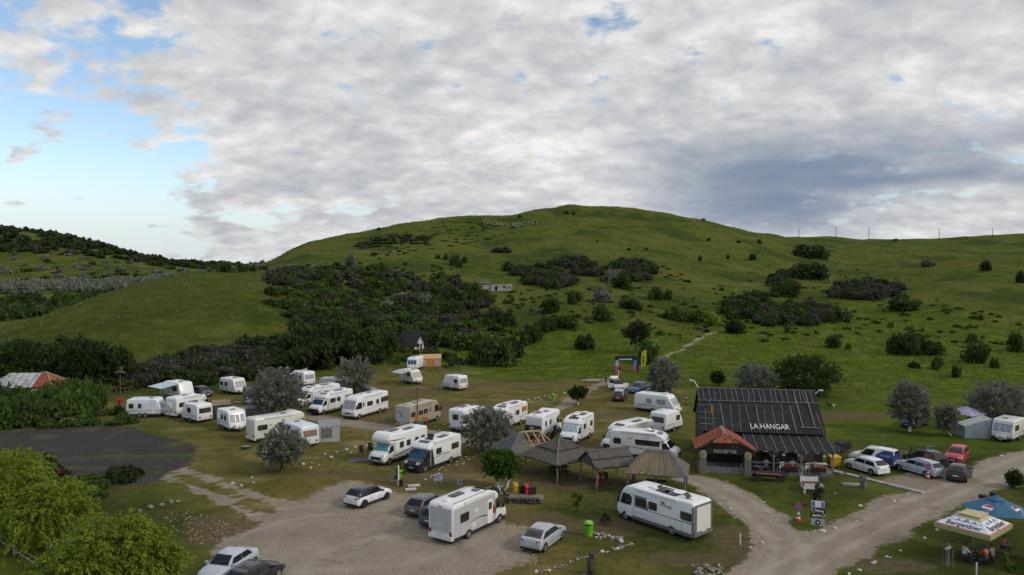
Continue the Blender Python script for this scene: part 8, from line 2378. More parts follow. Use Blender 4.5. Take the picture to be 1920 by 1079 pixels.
t = empty('water_trough', at_px(786, 804)); tag(t, 'grey service trough at the foot of the orange-boarded lamp post', 'trough'); MB().box((0, 0, 0.45), (0.8, 0.5, 0.9)).build('body', GREYPL, t); MB().box((0, 0, 0.95), (0.95, 0.62, 0.08)).build('rim', STEEL, t)
t = empty('signal_post', at_px(641, 690)); tag(t, 'weathered wooden post with dish arm at the wood edge', 'post')
MB().box((0, 0, 1.1), (0.55, 0.3, 2.2)).build('shaft', WOODG, t); MB().bar((-0.9, 0, 2.15), (0.3, 0, 2.2), 0.08).build('arm', WOODG, t)
o = MB().lathe([(0.5, 0.0), (0.38, -0.12), (0.05, -0.18)], (0, 0, 0), 14).build('dish', WHITEM, t, True); o.rotation_euler = (1.2, 0, 0.5); o.location = (1.45, 0, 0.9)
MB().bar((1.45, 0, 0), (1.45, 0, 0.8), 0.05).build('dish_mast', STEEL, t)
t = empty('plough_frame', at_px(226, 737)); tag(t, 'rusty orange plough frame in the weeds behind the left lamp post', 'plough')
RUST = M('rusty_orange', (0.13, 0.04, 0.025), 0.7, var=0.4)
b = MB().bar((-1.5, 0, 0.7), (1.6, 0, 0.85), 0.16).build('beam', RUST, t)
for k in range(5): MB().bar((-1.4 + 0.7 * k, 0, 0.75), (-1.2 + 0.7 * k, -0.3, 0.05), 0.12).build('tine', RUST, t)
MB().bar((1.2, 0, 0.8), (1.9, 0.2, 1.2), 0.12).build('hitch', RUST, t)
o = link('sand_heap', rock_mesh(91, M('pale_sand', (0.38, 0.30, 0.20), 0.95, var=0.2), 3), None, (*gp(131, 795)[:2], -0.2), 0); o.scale = (1.1, 0.9, 0.8); tag(o, 'small pale sand heap beside the tar lot', 'heap')
o = link('soil_heap', rock_mesh(92, M('dark_soil', (0.03, 0.027, 0.025), 0.95, var=0.3), 3), None, (*gp(180, 779)[:2], -0.2), 0); o.scale = (2.0, 1.4, 0.9); tag(o, 'dark soil heap in the weeds beside the hedge', 'heap')

# --- lawn furniture and oddments by the hangar
t = empty('bench_set', at_px(1521, 920), math.radians(-6)); tag(t, 'pair of white garden benches with red table on the lawn', 'bench set')
for s in (-1, 1):
	for k in range(2): MB().box((0.15 * s, s * 0.95 + s * 0.14 * k, 0.45), (1.6, 0.13, 0.05)).build('seat_slat', WHITEM, t)
	for k in range(3): MB().box((0.15 * s, s * 1.22, 0.58 + 0.14 * k), (1.6, 0.05, 0.11)).build('back_slat', WHITEM, t)
	for x in (-0.72, 0.72): MB().bar((x + 0.15 * s, s * 1.2, 0), (x + 0.15 * s, s * 1.24, 0.95), 0.08).bar((x + 0.15 * s, s * 0.85, 0), (x + 0.15 * s, s * 0.85, 0.62), 0.07).build('leg', WHITEM, t)
MB().box((0, 0, 0.7), (1.5, 0.9, 0.06)).build('table_top', M('dull_red_wood', (0.16, 0.06, 0.06), 0.7), t); MB().bar((0, 0, 0), (0, 0, 0.7), 0.3).build('table_leg', WOODD, t)
t = empty('old_cart', at_px(1441, 902), math.radians(-8)); tag(t, 'old red wooden farm cart in front of the bar terrace', 'cart'); t.scale = (0.8, 0.8, 0.8)
MB().add([(-1.5, -0.35, 0.55), (1.5, -0.35, 0.55), (1.5, 0.35, 0.55), (-1.5, 0.35, 0.55), (-1.7, -0.6, 0.95), (1.7, -0.6, 0.85), (1.7, 0.6, 0.85), (-1.7, 0.6, 0.95)], [(3, 2, 1, 0), (0, 1, 5, 4), (1, 2, 6, 5), (2, 3, 7, 6), (3, 0, 4, 7)]).build('box', M('cart_red', (0.075, 0.02, 0.018), 0.75, var=0.5), t)
MB().bar((-1.5, -0.62, 0.98), (1.5, -0.62, 0.88), 0.08).build('side_rail', M('cart_pink', (0.36, 0.20, 0.19), 0.7), t)
for x in (-1.35, 1.35):
	for s in (-1, 1):
		o = MB().lathe([(0.36, -0.04), (0.42, -0.04), (0.42, 0.04), (0.36, 0.04)], (0, 0, 0), 14).build('wheel', WOODD, t); o.rotation_euler = (math.pi / 2, 0, 0); o.location = (x, s * 0.55, 0.42)
		sp = MB()
		for k in range(5): sp.box((0, 0, 0), (0.78, 0.05, 0.04), rz=math.pi * k / 5)
		sp.build('spokes', WOODD, o)
def stump(px, py, label, h, w, mat, seed, name='carved_stump'):
	r = np.random.default_rng(seed); p = at_px(px, py); t = empty(name, p); tag(t, label, 'stump')
	b = MB(); pts_, rr = [], []
	for k in range(9):
		z = h * k / 8; pts_.append((0.06 * math.sin(k * 1.3), 0.05 * math.cos(k), z - 0.05)); rr.append(w * (1.15 - 0.06 * k + 0.28 * (r.random() - .5)))
	rr[-1] *= 0.55
	b.tube(pts_, rr, 11); b.v = [(x * (1 + 0.2 * (r.random() - .5)), y * (1 + 0.2 * (r.random() - .5)), z) for x, y, z in b.v]
	b.build('trunk', mat, t)
	for k in range(5):
		a = r.random() * 6.28; z = h * (0.3 + 0.6 * r.random())
		MB().tube([(0, 0, z), (math.cos(a) * w * 1.1, math.sin(a) * w * 1.1, z + 0.08), (math.cos(a) * w * 1.2, math.sin(a) * w * 1.2, z + 0.22)], [w * 0.5, w * 0.35, w * 0.15], 6).build('branch_stub', mat, t)
stump(1501, 902, 'grey carved wooden figure stump before the terrace', 1.5, 0.26, WOODG, 1)
stump(1618, 916, 'mottled carved stump on the lawn beside the concrete strip', 1.15, 0.28, M('mottled_wood', (0.18, 0.16, 0.145), 0.9, var=0.6, scale=7), 2)
stump(1108, 1078, 'brown split trunk standing in the rockery at the bottom edge', 1.5, 0.26, M('brown_wood', (0.085, 0.058, 0.042), 0.85, var=0.5, scale=4), 3)
stump(1092, 1092, 'dark rock-like log lying beside the split trunk', 0.5, 0.38, M('brown_wood', (0, 0, 0)), 4)
t = empty('covered_grill', at_px(1580, 848), 0.3); tag(t, 'black covered grill standing on the grass behind the bins', 'grill')
MB().prism(fillet([(-0.7, 0.35), (0.7, 0.35), (0.8, 0.9), (0.3, 1.2), (-0.6, 1.0)], 0.1, 2), -0.5, 0.5).build('cover', M('black_cover', (0, 0, 0)), t); MB().prism([(-0.95, 0.05), (-0.45, 1.25), (-0.38, 1.2), (-0.85, 0.05)], -0.45, 0.45).build('flap', GREYPL, t)
for x in (-0.5, 0.5): MB().bar((x, 0, 0), (x, 0, 0.4), 0.08).build('leg', PLASTIC, t)

# --- poles, summit marker and letters on the hill
for k, (px, py, hp) in enumerate(((1498, 443, 13), (1567, 446, 20), (1629, 448, 22), (1761, 451, 21), (1861, 443, 15))):
	p = hit(px, py + 2); s = p[1] / F_PX
	t = empty('power_pole', p); tag(t, '%s of the five power poles on the right skyline' % ('leftmost pole', 'second pole from the left', 'middle pole', 'fourth pole from the left', 'rightmost pole')[k], 'power pole', 'power poles on the skyline')
	MB().tube([(0, 0, -0.3), (0, 0, (hp + 2) * s)], [0.22, 0.16], 6).build('shaft', WOODD, t); MB().bar((-0.7, 0, (hp + 0.5) * s), (0.7, 0, (hp + 0.5) * s), 0.14).build('cross_arm', WOODD, t)
p = hit(1112, 386); t = empty('summit_tripod', p); tag(t, 'thin survey tripod on the summit of the main hill', 'tripod')
for k in range(3): MB().tube([(1.3 * math.cos(2.1 * k), 1.3 * math.sin(2.1 * k), -0.1), (0, 0, 3.1)], 0.09, 5).build('leg', WOODG, t)
txt = 'VULCANII NOROIOSI'
HLM = M('hillside_paint', (0.17, 0.205, 0.13), 0.9, var=0.3)
t = empty('hillside_lettering', hit(958, 418)); tag(t, 'pale slanting letters laid out on the upper hillside', 'lettering')
o0 = Vector(t.location)
lo0, lo1 = Vector(hit(905, 422)), Vector(hit(1010, 422))
upv = Vector(hit(957, 412)) - Vector(hit(959, 422))
for k, ch in enumerate(txt):
	if ch == ' ': continue
	f = (k + 0.5) / len(txt)
	mid = lo0.lerp(lo1, f)
	mid = mid + upv * (0.42 - 0.3 * math.sin(math.pi * f)); mid.z = zat(mid.x, mid.y) + 0.5
	cm = text_mesh(ch, 1.0, 0.12, 0.012)
	ys = [v.co.y for v in cm.vertices]; hgt = max(ys) - min(ys)
	cm.transform(Matrix.Diagonal((2.3, upv.length * 0.72 / hgt, 1, 1)))
	cm.transform(frame4(mid - o0, (lo1 - lo0), upv)); cm.materials.clear(); cm.materials.append(HLM)
	link('letter', cm, t)

# --- race arch and flags
p = Vector(hit(1173, 697)); t = empty('finish_arch', p, math.radians(4)); tag(t, 'race finish arch with pink and blue legs below the hill', 'arch')
NAVY = M('navy_fabric', (0.012, 0.016, 0.035), 0.8); PINK = M('pink_fabric', (0.42, 0.08, 0.26), 0.8); SKYB = M('sky_blue_fabric', (0.08, 0.22, 0.46), 0.8); PALEB = M('pale_blue_fabric', (0.34, 0.40, 0.52), 0.8)
for s, lo_, hi2 in ((-1, PINK, PALEB), (1, PINK, SKYB)):
	x = s * 1.75
	MB().prism([(x - 0.32, -0.2), (x + 0.32, -0.2), (x + 0.34, 1.25), (x - 0.3, 1.1)], -0.3, 0.3).build('lower_leg', lo_, t)
	MB().prism([(x - 0.30, 1.1), (x + 0.34, 1.25), (x + 0.36, 2.3), (x - 0.1, 2.3)], -0.3, 0.3).build('upper_leg', hi2, t)
	MB().prism([(x + 0.34, -0.2), (x + 0.75, -0.2), (x + 0.75, 2.9), (x + 0.36, 2.9)], -0.28, 0.28).build('leg_side', NAVY, t) if s > 0 else None
bm_ = MB().prism(fillet([(-2.1, 2.25), (2.4, 2.25), (2.4, 2.75), (2.0, 3.05), (-2.1, 3.0)], 0.15, 2), -0.35, 0.35).build('cross_beam', NAVY, t)
for k in range(12): MB().box((-1.25 + 0.21 * k, -0.37, 2.42), (0.14, 0.03, 0.26 - 0.06 * (k % 3 == 1))).build('letter_block', WHITEM, bm_)
def feather(px, py, hpx, wpx, label, main, mark, lean=0.25):
	p = Vector(hit(px, py)); s = p[1] / F_PX; H, W_ = hpx * s, wpx * s
	t = empty('feather_flag', p, 0.0); tag(t, label, 'flag')
	MB().tube([(0, 0, 0), (-0.02, 0, H * 0.5), (0.1 * W_, 0, H * 0.85), (W_ * 0.75, 0, H)], 0.035, 6).build('mast', STEEL, t)
	q = [(0.02, H * 0.1), (W_ * 0.8, H * 0.1), (W_ * 0.95, H * 0.55), (W_ * 1.0, H * 0.985), (W_ * 0.55, H * 0.97), (W_ * 0.2, H * 0.84), (0.05, H * 0.6)]
	MB().prism(q, -0.015, 0.015).build('sail', main, t)
	for k in range(6): MB().box((W_ * 0.42, -0.02, H * (0.27 + 0.075 * k)), (W_ * (0.3 if k % 2 else 0.42), 0.02, H * 0.05), ry=0.1).build('letter_block', mark, t)
	MB().box((0, 0, 0.05), (0.8, 0.8, 0.06)).build('foot_plate', STEEL, t)
feather(1202, 691, 35, 10, 'yellow feather flag beside the finish arch', M('yellow_fabric', (0.52, 0.40, 0.01), 0.8), BLACKM)
feather(1157, 713, 27, 7, 'dark red feather flag behind the open white car', M('dark_red_fabric', (0.22, 0.015, 0.015), 0.8), WHITEM)

# --- parasols, lower right
WCAN, YCAN, PCAN, BCAN = M('white_canvas', (0.68, 0.68, 0.69), 0.8, var=0.08), M('straw_canvas', (0.50, 0.42, 0.24), 0.8, var=0.1), M('rose_canvas', (0.46, 0.16, 0.22), 0.8, var=0.1), M('ocean_canvas', (0.035, 0.13, 0.22), 0.75, var=0.15)
OLIVEC = M('olive_canvas', (0.36, 0.34, 0.14), 0.8)
LETTER = M('black_print', (0.02, 0.02, 0.022), 0.7)
def square_parasol(x, y, rz, ha, hb, label, name='market_parasol'):
	t = empty(name, (x, y, zat(x, y)), rz); tag(t, label, 'parasol', 'printed parasols of the bar garden')
	e, top, k = 2.35, 2.95, 0.36
	lo = [(-ha, -hb, e), (ha, -hb, e), (ha, hb, e), (-ha, hb, e)]; hi_ = [(x_ * k, y_ * k, top) for x_, y_, _ in lo]
	sides = []
	for i in range(4):
		a, b_, c, d = lo[i], lo[(i + 1) % 4], hi_[(i + 1) % 4], hi_[i]
		v = [a, b_, c, d]; v = v + [(q[0], q[1], q[2] - 0.02) for q in v]
		o = MB().add(v, [(0, 1, 2, 3), (7, 6, 5, 4), (0, 4, 5, 1), (1, 5, 6, 2), (2, 6, 7, 3), (3, 7, 4, 0)]).build('canopy_side', WCAN, t)
		A, B, C, D = Vector(a), Vector(b_), Vector(c), Vector(d)
		nrm = (B - A).cross(D - A).normalized()
		band = []
		for q0, q1, m, nm, off in ((0.0, 0.09, PCAN, 'red_band', 0.012), (0.80, 0.99, YCAN, 'straw_band', 0.012)):
			w = [A.lerp(D, q0), B.lerp(C, q0), B.lerp(C, q1), A.lerp(D, q1)]
			w = [p_ + nrm * off for p_ in w] + [p_ - nrm * 0.0 for p_ in w]
			MB().add([tuple(p_) for p_ in w], [(0, 1, 2, 3), (7, 6, 5, 4), (0, 4, 5, 1), (1, 5, 6, 2), (2, 6, 7, 3), (3, 7, 4, 0)]).build(nm, m, o)
		upv = (D + C - A - B)
		cen = (A + B).lerp(C + D, 0.30) / 2 + nrm * 0.012
		wd = (B - A).length
		lettering('lettering', 'Bergenbier', 0.62, 0.006, LETTER, o, frame4(cen, (B - A), upv), 0.004, width=wd * 0.62)
		ux = (B - A).normalized(); uy = upv.normalized()
		mid = (A + B).lerp(C + D, 0.62) / 2 + nrm * 0.008
		for kx, hh, ww in ((-0.14, 0.26, 0.22), (0.0, 0.4, 0.26), (0.14, 0.28, 0.22), (-0.25, 0.18, 0.16), (0.25, 0.2, 0.16)):      # mountain print
			c0 = mid + ux * wd * kx
			tri = [c0 - ux * ww - uy * 0.1, c0 + ux * ww - uy * 0.1, c0 + uy * (hh - 0.1) + ux * 0.03]
			tri = tri + [p_ - nrm * 0.006 for p_ in tri]
			MB().add([tuple(p_) for p_ in tri], [(0, 1, 2), (5, 4, 3), (0, 3, 4, 1), (1, 4, 5, 2), (2, 5, 3, 0)]).build('mountain_print', M('mountain_blue', (0.16, 0.26, 0.44), 0.8, var=0.4, scale=5) if abs(kx) < 0.2 else M('mountain_pale', (0.42, 0.50, 0.62), 0.8), o)
		vl = [A, B, B + Vector((0, 0, -0.3)), A + Vector((0, 0, -0.3))]
		od = (A + B).normalized(); od.z = 0
		vv = [tuple(p_ + od * 0.02) for p_ in vl] + [tuple(p_) for p_ in vl]
		MB().add(vv, [(0, 1, 2, 3), (7, 6, 5, 4), (0, 4, 5, 1), (1, 5, 6, 2), (2, 6, 7, 3), (3, 7, 4, 0)]).build('valance', OLIVEC, t)
	MB().add([(x_ * 1.05, y_ * 1.05, z + 0.12) for x_, y_, z in hi_] + [(x_ * 1.05, y_ * 1.05, z + 0.04) for x_, y_, z in hi_] + [(0, 0, top + 0.2)], [(0, 1, 8), (1, 2, 8), (2, 3, 8), (3, 0, 8), (0, 4, 5, 1), (1, 5, 6, 2), (2, 6, 7, 3), (3, 7, 4, 0), (7, 6, 5, 4)]).build('vent_cap', YCAN, t)
	MB().tube([(0, 0, 0), (0, 0, top)], 0.04, 8).build('pole', STEEL, t)
	for i in range(4): MB().bar((0, 0, 2.0), tuple(Vector(lo[i]) * 0.7 + Vector((0, 0, 0.3 * 2.4 + 0.05))), 0.03).build('strut', STEEL, t)
	MB().lathe([(0.35, 0), (0.3, 0.1), (0.06, 0.14)], (0, 0, 0), 12).build('foot', CONC, t)
	return t
par = square_parasol(31.9, 51.2, math.radians(-52), 1.75, 1.95, 'white beer parasol with mountain print at the lower right')
square_parasol(36.6, 49.3, math.radians(-40), 1.75, 1.95, 'white beer parasol cut by the right picture edge')
t = empty('octagonal_parasol', (35.7, 54.6, 0), 0.2); tag(t, 'blue eight-sided parasol with round red and white emblem', 'parasol', 'printed parasols of the bar garden')
R8, e8, t8 = 2.25, 2.25, 3.0
for k in range(8):
	a0, a1 = 2 * math.pi * k / 8, 2 * math.pi * (k + 1) / 8
	A, B = Vector((R8 * math.cos(a0), R8 * math.sin(a0), e8)), Vector((R8 * math.cos(a1), R8 * math.sin(a1), e8))
	C, D = Vector((0.42 * math.cos(a1), 0.42 * math.sin(a1), t8)), Vector((0.42 * math.cos(a0), 0.42 * math.sin(a0), t8))
	v = [A, B, C, D]; v = v + [p_ - Vector((0, 0, 0.02)) for p_ in v]
	o = MB().add([tuple(p_) for p_ in v], [(0, 1, 2, 3), (7, 6, 5, 4), (0, 4, 5, 1), (1, 5, 6, 2), (2, 6, 7, 3), (3, 7, 4, 0)]).build('canopy_panel', BCAN, t)
	nrm = (B - A).cross(D - A).normalized(); ux = (B - A).normalized(); uy = (C + D - A - B).normalized()
	if k % 2 == 0 or True:
		cen = (A + B).lerp(C + D, 0.42) / 2 + nrm * 0.012
		if k % 2: continue
		def disc(rad, off, m, nm, lo=-9, hi3=9, par_=o):
			pts_ = []
			for i in range(20):
				a = 2 * math.pi * i / 20; xx, yy = rad * math.cos(a), max(lo, min(hi3, rad * math.sin(a) + 0.06 * math.cos(a) * (1 if abs(lo) < 5 or abs(hi3) < 5 else 0)))
				pts_.append(cen + ux * xx + uy * yy + nrm * off)
			low = [p_ - nrm * 0.004 for p_ in pts_]
			MB().add([tuple(p_) for p_ in pts_ + low], [tuple(range(20)), tuple(range(39, 19, -1))] + [(i, i + 20, (i + 1) % 20 + 20, (i + 1) % 20) for i in range(20)]).build(nm, m, par_)
		disc(0.37, 0.004, WHITEM, 'emblem_disc')
		disc(0.34, 0.010, M('emblem_red', (0.40, 0.05, 0.07), 0.7), 'emblem_red_half', lo=0.06)
		disc(0.34, 0.012, M('emblem_blue', (0.03, 0.09, 0.26), 0.7), 'emblem_blue_half', hi3=-0.13)
		lettering('lettering', 'pepsi', 0.26, 0.004, WHITEM, o, frame4((A + B).lerp(C + D, 0.13) / 2 + nrm * 0.012, ux, uy), 0.003)
MB().lathe([(0.62, t8 - 0.02), (0.05, t8 + 0.28)], (0, 0, 0), 8).build('vent_cap', BCAN, t)
MB().tube([(0, 0, 0), (0, 0, t8 + 0.2)], 0.04, 8).build('pole', STEEL, t)
for k in range(8): MB().bar((0, 0, 2.0), (R8 * 0.75 * math.cos(2 * math.pi * k / 8), R8 * 0.75 * math.sin(2 * math.pi * k / 8), e8 + 0.14), 0.03).build('strut', STEEL, t)
tb1 = picnic('picnic_table', 'dark picnic table under the white beer parasol', (31.9, 50.6), math.radians(20))
for px, py, lb in ((1842, 950, 'black bin left of the blue parasol'), (1863, 945, 'black bin right behind the blue parasol')):
	t = empty('dark_bin', at_px(px, py)); tag(t, lb, 'bin'); MB().lathe([(0.24, 0), (0.3, 0.85), (0.32, 0.9)], (0, 0, 0), 12).build('body', PLASTIC, t, True); MB().lathe([(0.33, 0.9), (0.3, 0.98), (0.05, 1.02)], (0, 0, 0), 12).build('lid', BLACKM, t, True)
for px, py, lb in ((1777, 1064, 'fenced young sapling left of the beer parasol'), (1208 + 180, 1022, 'white marker stake on the lawn by the road fork'), (1831, 1079, 'white stake at the lower right picture edge')):
	p = at_px(px, py)
	if 'stake' in lb:
		t = empty('marker_stake', p); tag(t, lb, 'stake'); MB().bar((0, 0, 0), (0, 0, 0.8), 0.07).build('shaft', LIMEWASH, t); MB().box((0, 0, 0.81), (0.09, 0.09, 0.03)).build('cap', LIMEWASH, t)
	else:
		t = empty('sapling_guard', p); tag(t, lb, 'guard')
		for sx in (-0.25, 0.25):
			for sy in (-0.2, 0.2): MB().bar((sx, sy, 0), (sx * 0.8, sy * 0.8, 1.4), 0.035).build('stake', WOODG, t)
		MB().tube([(0, 0, 0), (0.05, 0, 0.9), (0, 0, 1.7)], [0.05, 0.04, 0.02], 6).build('stem', WOODP, t); MB().box((0, 0, 1.25), (0.4, 0.08, 0.16), ry=-0.5).build('tie', CHALK, t)
# --- broken rail at the lower left
t = empty('pipe_rail', (*gp(40, 1045)[:2], 0)); tag(t, 'sagging pair of grey pipe rails under the willows', 'railing')
o0 = Vector(t.location)
for off, sag in ((0, 0.0), (0.5, 0.12)):
	a, b_ = Vector(gp(-30, 988, 0.7)) - o0, Vector(gp(118, 1090, 0.7)) - o0
	MB().tube([a + Vector((0, off, 0)), a.lerp(b_, 0.35) + Vector((0, off, -0.25 - sag)), a.lerp(b_, 0.7) + Vector((0, off, -0.1)), b_ + Vector((0, off, -sag))], 0.05, 6).build('pipe', STEEL, t)
for f in (0.05, 0.4, 0.8): q = a.lerp(b_, f); MB().bar((q.x, q.y + 0.25, 0), (q.x, q.y + 0.25, 0.7), 0.1).build('post', LIMEWASH, t)
for k, (px, py, where) in enumerate(((686, 826, 'left of the turquoise-screened motorhome'), (692, 823, 'right of its twin by the turquoise-screened motorhome'), (711, 775, 'behind the coach-fronted motorhome'), (823, 733, 'left of the small white back-lawn caravan'), (880, 735, 'right of the small white back-lawn caravan'),
									 (938, 748, 'on the back lawn before the ditch'), (1140, 790, 'behind the silver-screened motorhome'), (1318, 868, 'at the left corner of the reception'), (1655, 838, 'on the grass behind the delivery van'), (775, 722, 'beside the small cream caravan'))):
	t = empty('pitch_post', at_px(px, py)); tag(t, 'thin wooden pitch post ' + where, 'post', 'pitch posts of the camp')
	for sx in ((-0.25, 0.25) if k % 2 else (0.0,)): MB().bar((sx, 0, 0), (sx, 0, 1.3), 0.06).build('stake', WOODP, t)
	MB().bar((-0.3, 0, 1.2), (0.3, 0, 1.2), 0.05).build('cross_bar', WOODP, t)
# --- camping furniture
def camp_chair(px, py, rz, mat, label, h=0.0):
	t = empty('camping_chair', at_px(px, py), rz); tag(t, label, 'chair')
	MB().box((0, 0, 0.45), (0.5, 0.5, 0.05)).build('seat', mat, t); MB().box((0, 0.27, 0.8), (0.5, 0.05, 0.7), rx=-0.2).build('backrest', mat, t)
	for sx in (-0.24, 0.24): MB().bar((sx, -0.25, 0), (sx, 0.25, 0.62), 0.03).build('leg', STEEL, t); MB().bar((sx, 0.25, 0), (sx, -0.25, 0.62), 0.03).build('leg', STEEL, t)
camp_chair(679, 856, 0.6, PLASTIC, 'left black camping chair beside the turquoise-screened motorhome')
camp_chair(691, 852, -0.4, PLASTIC, 'right black camping chair beside the turquoise-screened motorhome')
camp_chair(1047, 812, 0.5, PLASTIC, 'rear dark camping chair beside the motorhome with the covered rack')
camp_chair(1039, 817, -0.3, PLASTIC, 'front dark camping chair beside the motorhome with the covered rack')
o = MB().box((0, 0, 0.02), (2.4, 1.5, 0.03)).build('ground_mat', M('grey_mat', (0.10, 0.11, 0.13), 0.9)); o.location = (*gp(676, 863)[:2], 0.02); o.rotation_euler = (0, 0, 0.3); tag(o, 'dark grey mat on the grass before the camping chairs', 'mat')
def bicycle(px, py, rz, label, mat, z=0.0):
	p = at_px(px, py); t = empty('bicycle', (p[0], p[1], p[2] + z), rz); tag(t, label, 'bicycle')
	for x in (-0.52, 0.52):
		o = MB().lathe([(0.30, -0.02), (0.34, -0.02), (0.34, 0.02), (0.30, 0.02)], (0, 0, 0), 18).build('wheel', RUBBER, t); o.rotation_euler = (math.pi / 2, 0, 0); o.location = (x, 0, 0.34)
		sp = MB()
		for k in range(4): sp.box((0, 0, 0), (0.62, 0.012, 0.012), rz=math.pi * k / 4)
		sp.build('spokes', STEEL, o)
	MB().tube([(-0.52, 0, 0.34), (-0.1, 0, 0.34), (0.38, 0, 0.8), (-0.2, 0, 0.8), (-0.1, 0, 0.34)], 0.022, 6).tube([(0.52, 0, 0.34), (0.36, 0, 0.95)], 0.02, 6).tube([(-0.52, 0, 0.34), (-0.2, 0, 0.8)], 0.018, 6).build('frame', mat, t)
	MB().tube([(0.36, -0.28, 0.98), (0.36, 0.28, 0.98)], 0.018, 6).build('handlebar', PLASTIC, t); MB().box((-0.24, 0, 0.88), (0.26, 0.14, 0.06)).build('saddle', PLASTIC, t)
bicycle(1215, 806, 1.2, 'bicycle leaning at the rear of the motorhome beside the short caravan', REDM)
bicycle(1143, 848, 0.4, 'dark bicycle standing at the nose of the motorhome with silver screen', PLASTIC)
bicycle(1030, 826, 0.9, 'bicycle lying beside the motorhome with the covered rack', STEEL)
t = empty('camping_table', at_px(444, 763)); tag(t, 'grey folding table beside the old blue camper van', 'table'); MB().box((0, 0, 0.7), (1.1, 0.6, 0.04)).build('top', GREYPL, t)
for sx in (-0.45, 0.45): MB().bar((sx, -0.25, 0), (sx, 0.25, 0.68), 0.03).build('leg', STEEL, t); MB().bar((sx, 0.25, 0), (sx, -0.25, 0.68), 0.03).build('leg', STEEL, t)
t = empty('fire_ring', at_px(461, 842)); tag(t, 'small dark fire grate on the grass before the cream motorhome', 'grate'); MB().lathe([(0.45, 0), (0.5, 0.25), (0.42, 0.28)], (0, 0, 0), 12).build('ring', M('soot_steel', (0.05, 0.045, 0.04), 0.8), t); MB().box((0, 0, 0.29), (0.8, 0.5, 0.03)).build('grid', STEEL, t)

# --- terrace furniture of the bar
def on_hang(u, v, z=0.32):
	q = hang.matrix_basis @ Vector((u, v, z)); return (q.x, q.y, q.z)
bpy.context.view_layer.update()
for k, (u, cm, lb) in enumerate(((5.4, M('blue_cloth', (0.24, 0.28, 0.36), 0.8), 'bar table with blue cloth on the left of the terrace'), (8.2, REDM, 'bar table with red benches in the middle of the terrace'), (10.9, REDM, 'bar table with red benches on the right of the terrace'))):
	t = empty('bar_table', on_hang(u, -2.2), HA); tag(t, lb, 'table')
	MB().box((0, 0, 0.75), (1.5, 0.8, 0.05)).build('top', cm if k == 0 else WHITEM, t)
	for sx in (-0.6, 0.6): MB().bar((sx, 0, 0), (sx, 0, 0.74), 0.08).build('leg', WOODD, t)
	for s in (-1, 1): MB().box((0, s * 0.62, 0.45), (1.5, 0.3, 0.06)).build('bench', cm, t); MB().bar((-0.5, s * 0.62, 0), (-0.5, s * 0.62, 0.44), 0.06).bar((0.5, s * 0.62, 0), (0.5, s * 0.62, 0.44), 0.06).build('bench_leg', WOODD, t)
for k, (u, lb) in enumerate(((8.0, 'left red flower box on the terrace rail'), (10.6, 'right red flower box on the terrace rail'))):
	t = empty('flower_box', on_hang(u, -3.22, 0.55), HA); tag(t, lb, 'flower box')
	MB().box((0, 0, 0.12), (1.3, 0.26, 0.24)).build('box', WOODD, t)
	V, Fc = leaf_cloud(np.random.default_rng(60 + k), [(-0.4, 0, 0.32, 0.3, 0.16, 0.16), (0.1, 0, 0.34, 0.3, 0.16, 0.16), (0.5, 0, 0.3, 0.2, 0.15, 0.15)], 160, 0.09)
	link('blossom', mesh_of('blossom', V, Fc, M_leaf('red_blossom', ((0.30, 0.02, 0.025), (0.42, 0.04, 0.04), (0.16, 0.02, 0.02)))), t)
for k, u in enumerate((7.25, 9.6)):
	t = empty('white_chair', on_hang(u, -2.75), HA + 0.4); tag(t, ('left white chair at the terrace rail', 'right white chair at the terrace rail')[k], 'chair')
	MB().box((0, 0, 0.45), (0.45, 0.45, 0.05)).build('seat', WHITEM, t); MB().box((0, -0.22, 0.75), (0.45, 0.05, 0.5)).build('backrest', WHITEM, t)
	for sx in (-0.2, 0.2):
		for sy in (-0.2, 0.2): MB().bar((sx, sy, 0), (sx, sy, 0.45), 0.04).build('leg', WHITEM, t)
def person(pos, rz, pose, label, shirt, trousers, hair=(0.03, 0.022, 0.016), group=None):
	body, sh, tr, J = pose_meshes(pose)
	t = empty('person', pos, rz); tag(t, label, 'person', group)
	link('body', body, t)
	for nm, me0, col in (('shirt', sh, shirt), ('trousers', tr, trousers)):
		me = me0.copy(); me.materials.clear(); me.materials.append(M('cloth_%d_%d_%d' % tuple(int(c * 255) for c in col), col, 0.85, var=0.2, scale=5)); link(nm, me, t)
	c, h = Vector(J['crown']), Vector(J['head'])
	o = MB().lathe([(0.104, -0.05), (0.112, 0.02), (0.10, 0.07), (0.06, 0.11), (0.015, 0.125)], (0, 0, 0), 12).build('hair', M('hair_dark', hair, 0.7), t, True)
	o.location = c - (c - h) * 0.55 + Vector((0, 0.018, 0))
	if pose == 'bend': o.rotation_euler = (1.2, 0, 0)
	for s in (-1, 1):
		ankle = Vector(J['rl'[s > 0] + 'to'])
		MB().box((ankle.x, ankle.y + 0.05, 0.04), (0.10, 0.26, 0.08)).build('shoe', PLASTIC, t)
	return t
person((30.75, 50.25, zat(30.7, 50.2)), math.radians(95), 'sit', 'person in a white shirt sitting left at the table under the beer parasol', (0.58, 0.58, 0.54), (0.05, 0.05, 0.06))
person((31.9, 49.75, zat(32, 49.8)), math.radians(200), 'sit', 'person in an orange shirt with back turned under the beer parasol', (0.44, 0.10, 0.02), (0.06, 0.06, 0.07))
person((32.45, 49.95, zat(32.4, 50)), math.radians(200), 'sit', 'person in a grey shirt sitting right of the orange shirt', (0.34, 0.35, 0.36), (0.07, 0.06, 0.05))
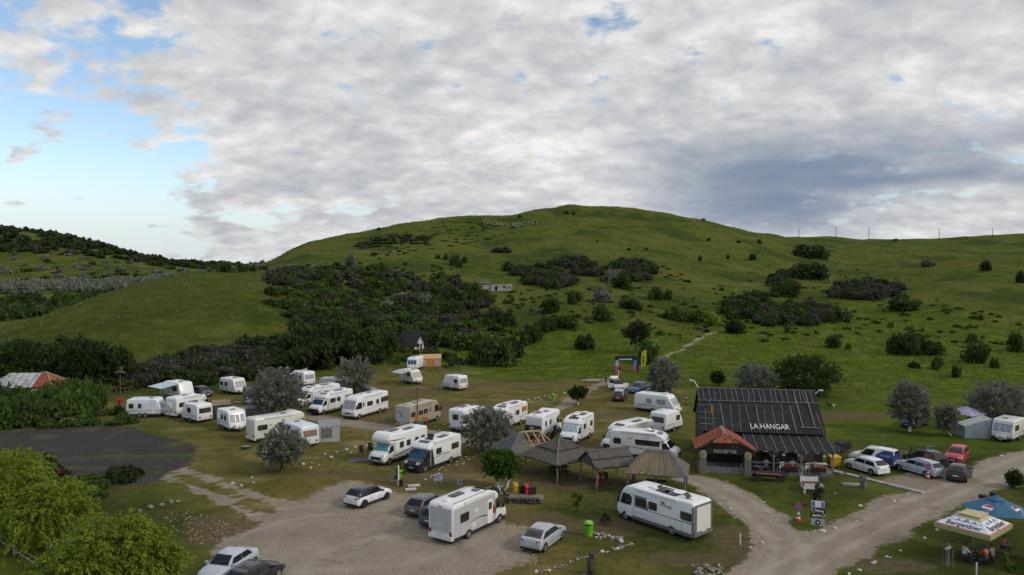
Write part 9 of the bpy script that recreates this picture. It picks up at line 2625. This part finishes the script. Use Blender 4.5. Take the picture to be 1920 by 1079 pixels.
person((34.4, 51.8, zat(34.4, 51.8)), math.radians(20), 'sit', 'person in a pink top sitting between the two beer parasols', (0.40, 0.10, 0.16), (0.05, 0.05, 0.08))
person(on_hang(5.9, -2.85, 0.34), HA + math.pi, 'sit', 'person in a pale blue shirt sitting at the left of the terrace', (0.40, 0.44, 0.54), (0.06, 0.07, 0.12))
person(on_hang(7.0, -2.4, 0.34), HA + 1.2, 'sit', 'person in dark clothes sitting beside the terrace post', (0.07, 0.055, 0.05), (0.04, 0.04, 0.05))
person(on_hang(8.35, -2.85, 0.34), HA + math.pi, 'sit', 'person in a white shirt sitting in the middle of the terrace', (0.60, 0.61, 0.64), (0.06, 0.06, 0.08))
person(on_hang(10.4, -2.85, 0.34), HA + math.pi, 'sit', 'person in a light top sitting at the right of the terrace', (0.52, 0.52, 0.48), (0.07, 0.06, 0.05))
q = gp(1121, 912); camp_chair(1121, 911, -0.5, PLASTIC, 'dark camping chair under the pitched thatch shelter')
person((q[0], q[1] + 0.15, zat(q[0], q[1])), 0.4, 'sit', 'person dressed in red sitting under the pitched thatch shelter', (0.36, 0.02, 0.03), (0.30, 0.03, 0.035))
camp_chair(1132, 910, -0.8, PLASTIC, 'dark camping chair beside the person dressed in red')
person((lambda a: (a[0], a[1] + 0.1, a[2]))(at_px(1132, 911)), -0.6, 'sit', 'person in dark clothes sitting beside the person in red', (0.04, 0.04, 0.05), (0.05, 0.05, 0.06))
person(at_px(1136, 717), 0.5, 'stand', 'person in black standing left of the open white car', (0.02, 0.02, 0.022), (0.02, 0.02, 0.025))
person(at_px(1162, 712), -0.4, 'stand', 'person in white and red standing behind the open white car', (0.55, 0.50, 0.49), (0.26, 0.03, 0.03))
person(at_px(1288, 760), -1.2, 'bend', 'person in blue bending down between caravan and hangar', (0.10, 0.16, 0.30), (0.36, 0.16, 0.10))
# dog
t = empty('dog', at_px(1560, 767), math.pi - 0.2); tag(t, 'black and white dog standing on the grass right of the hangar', 'dog')
link('body', DOG_ME, t)
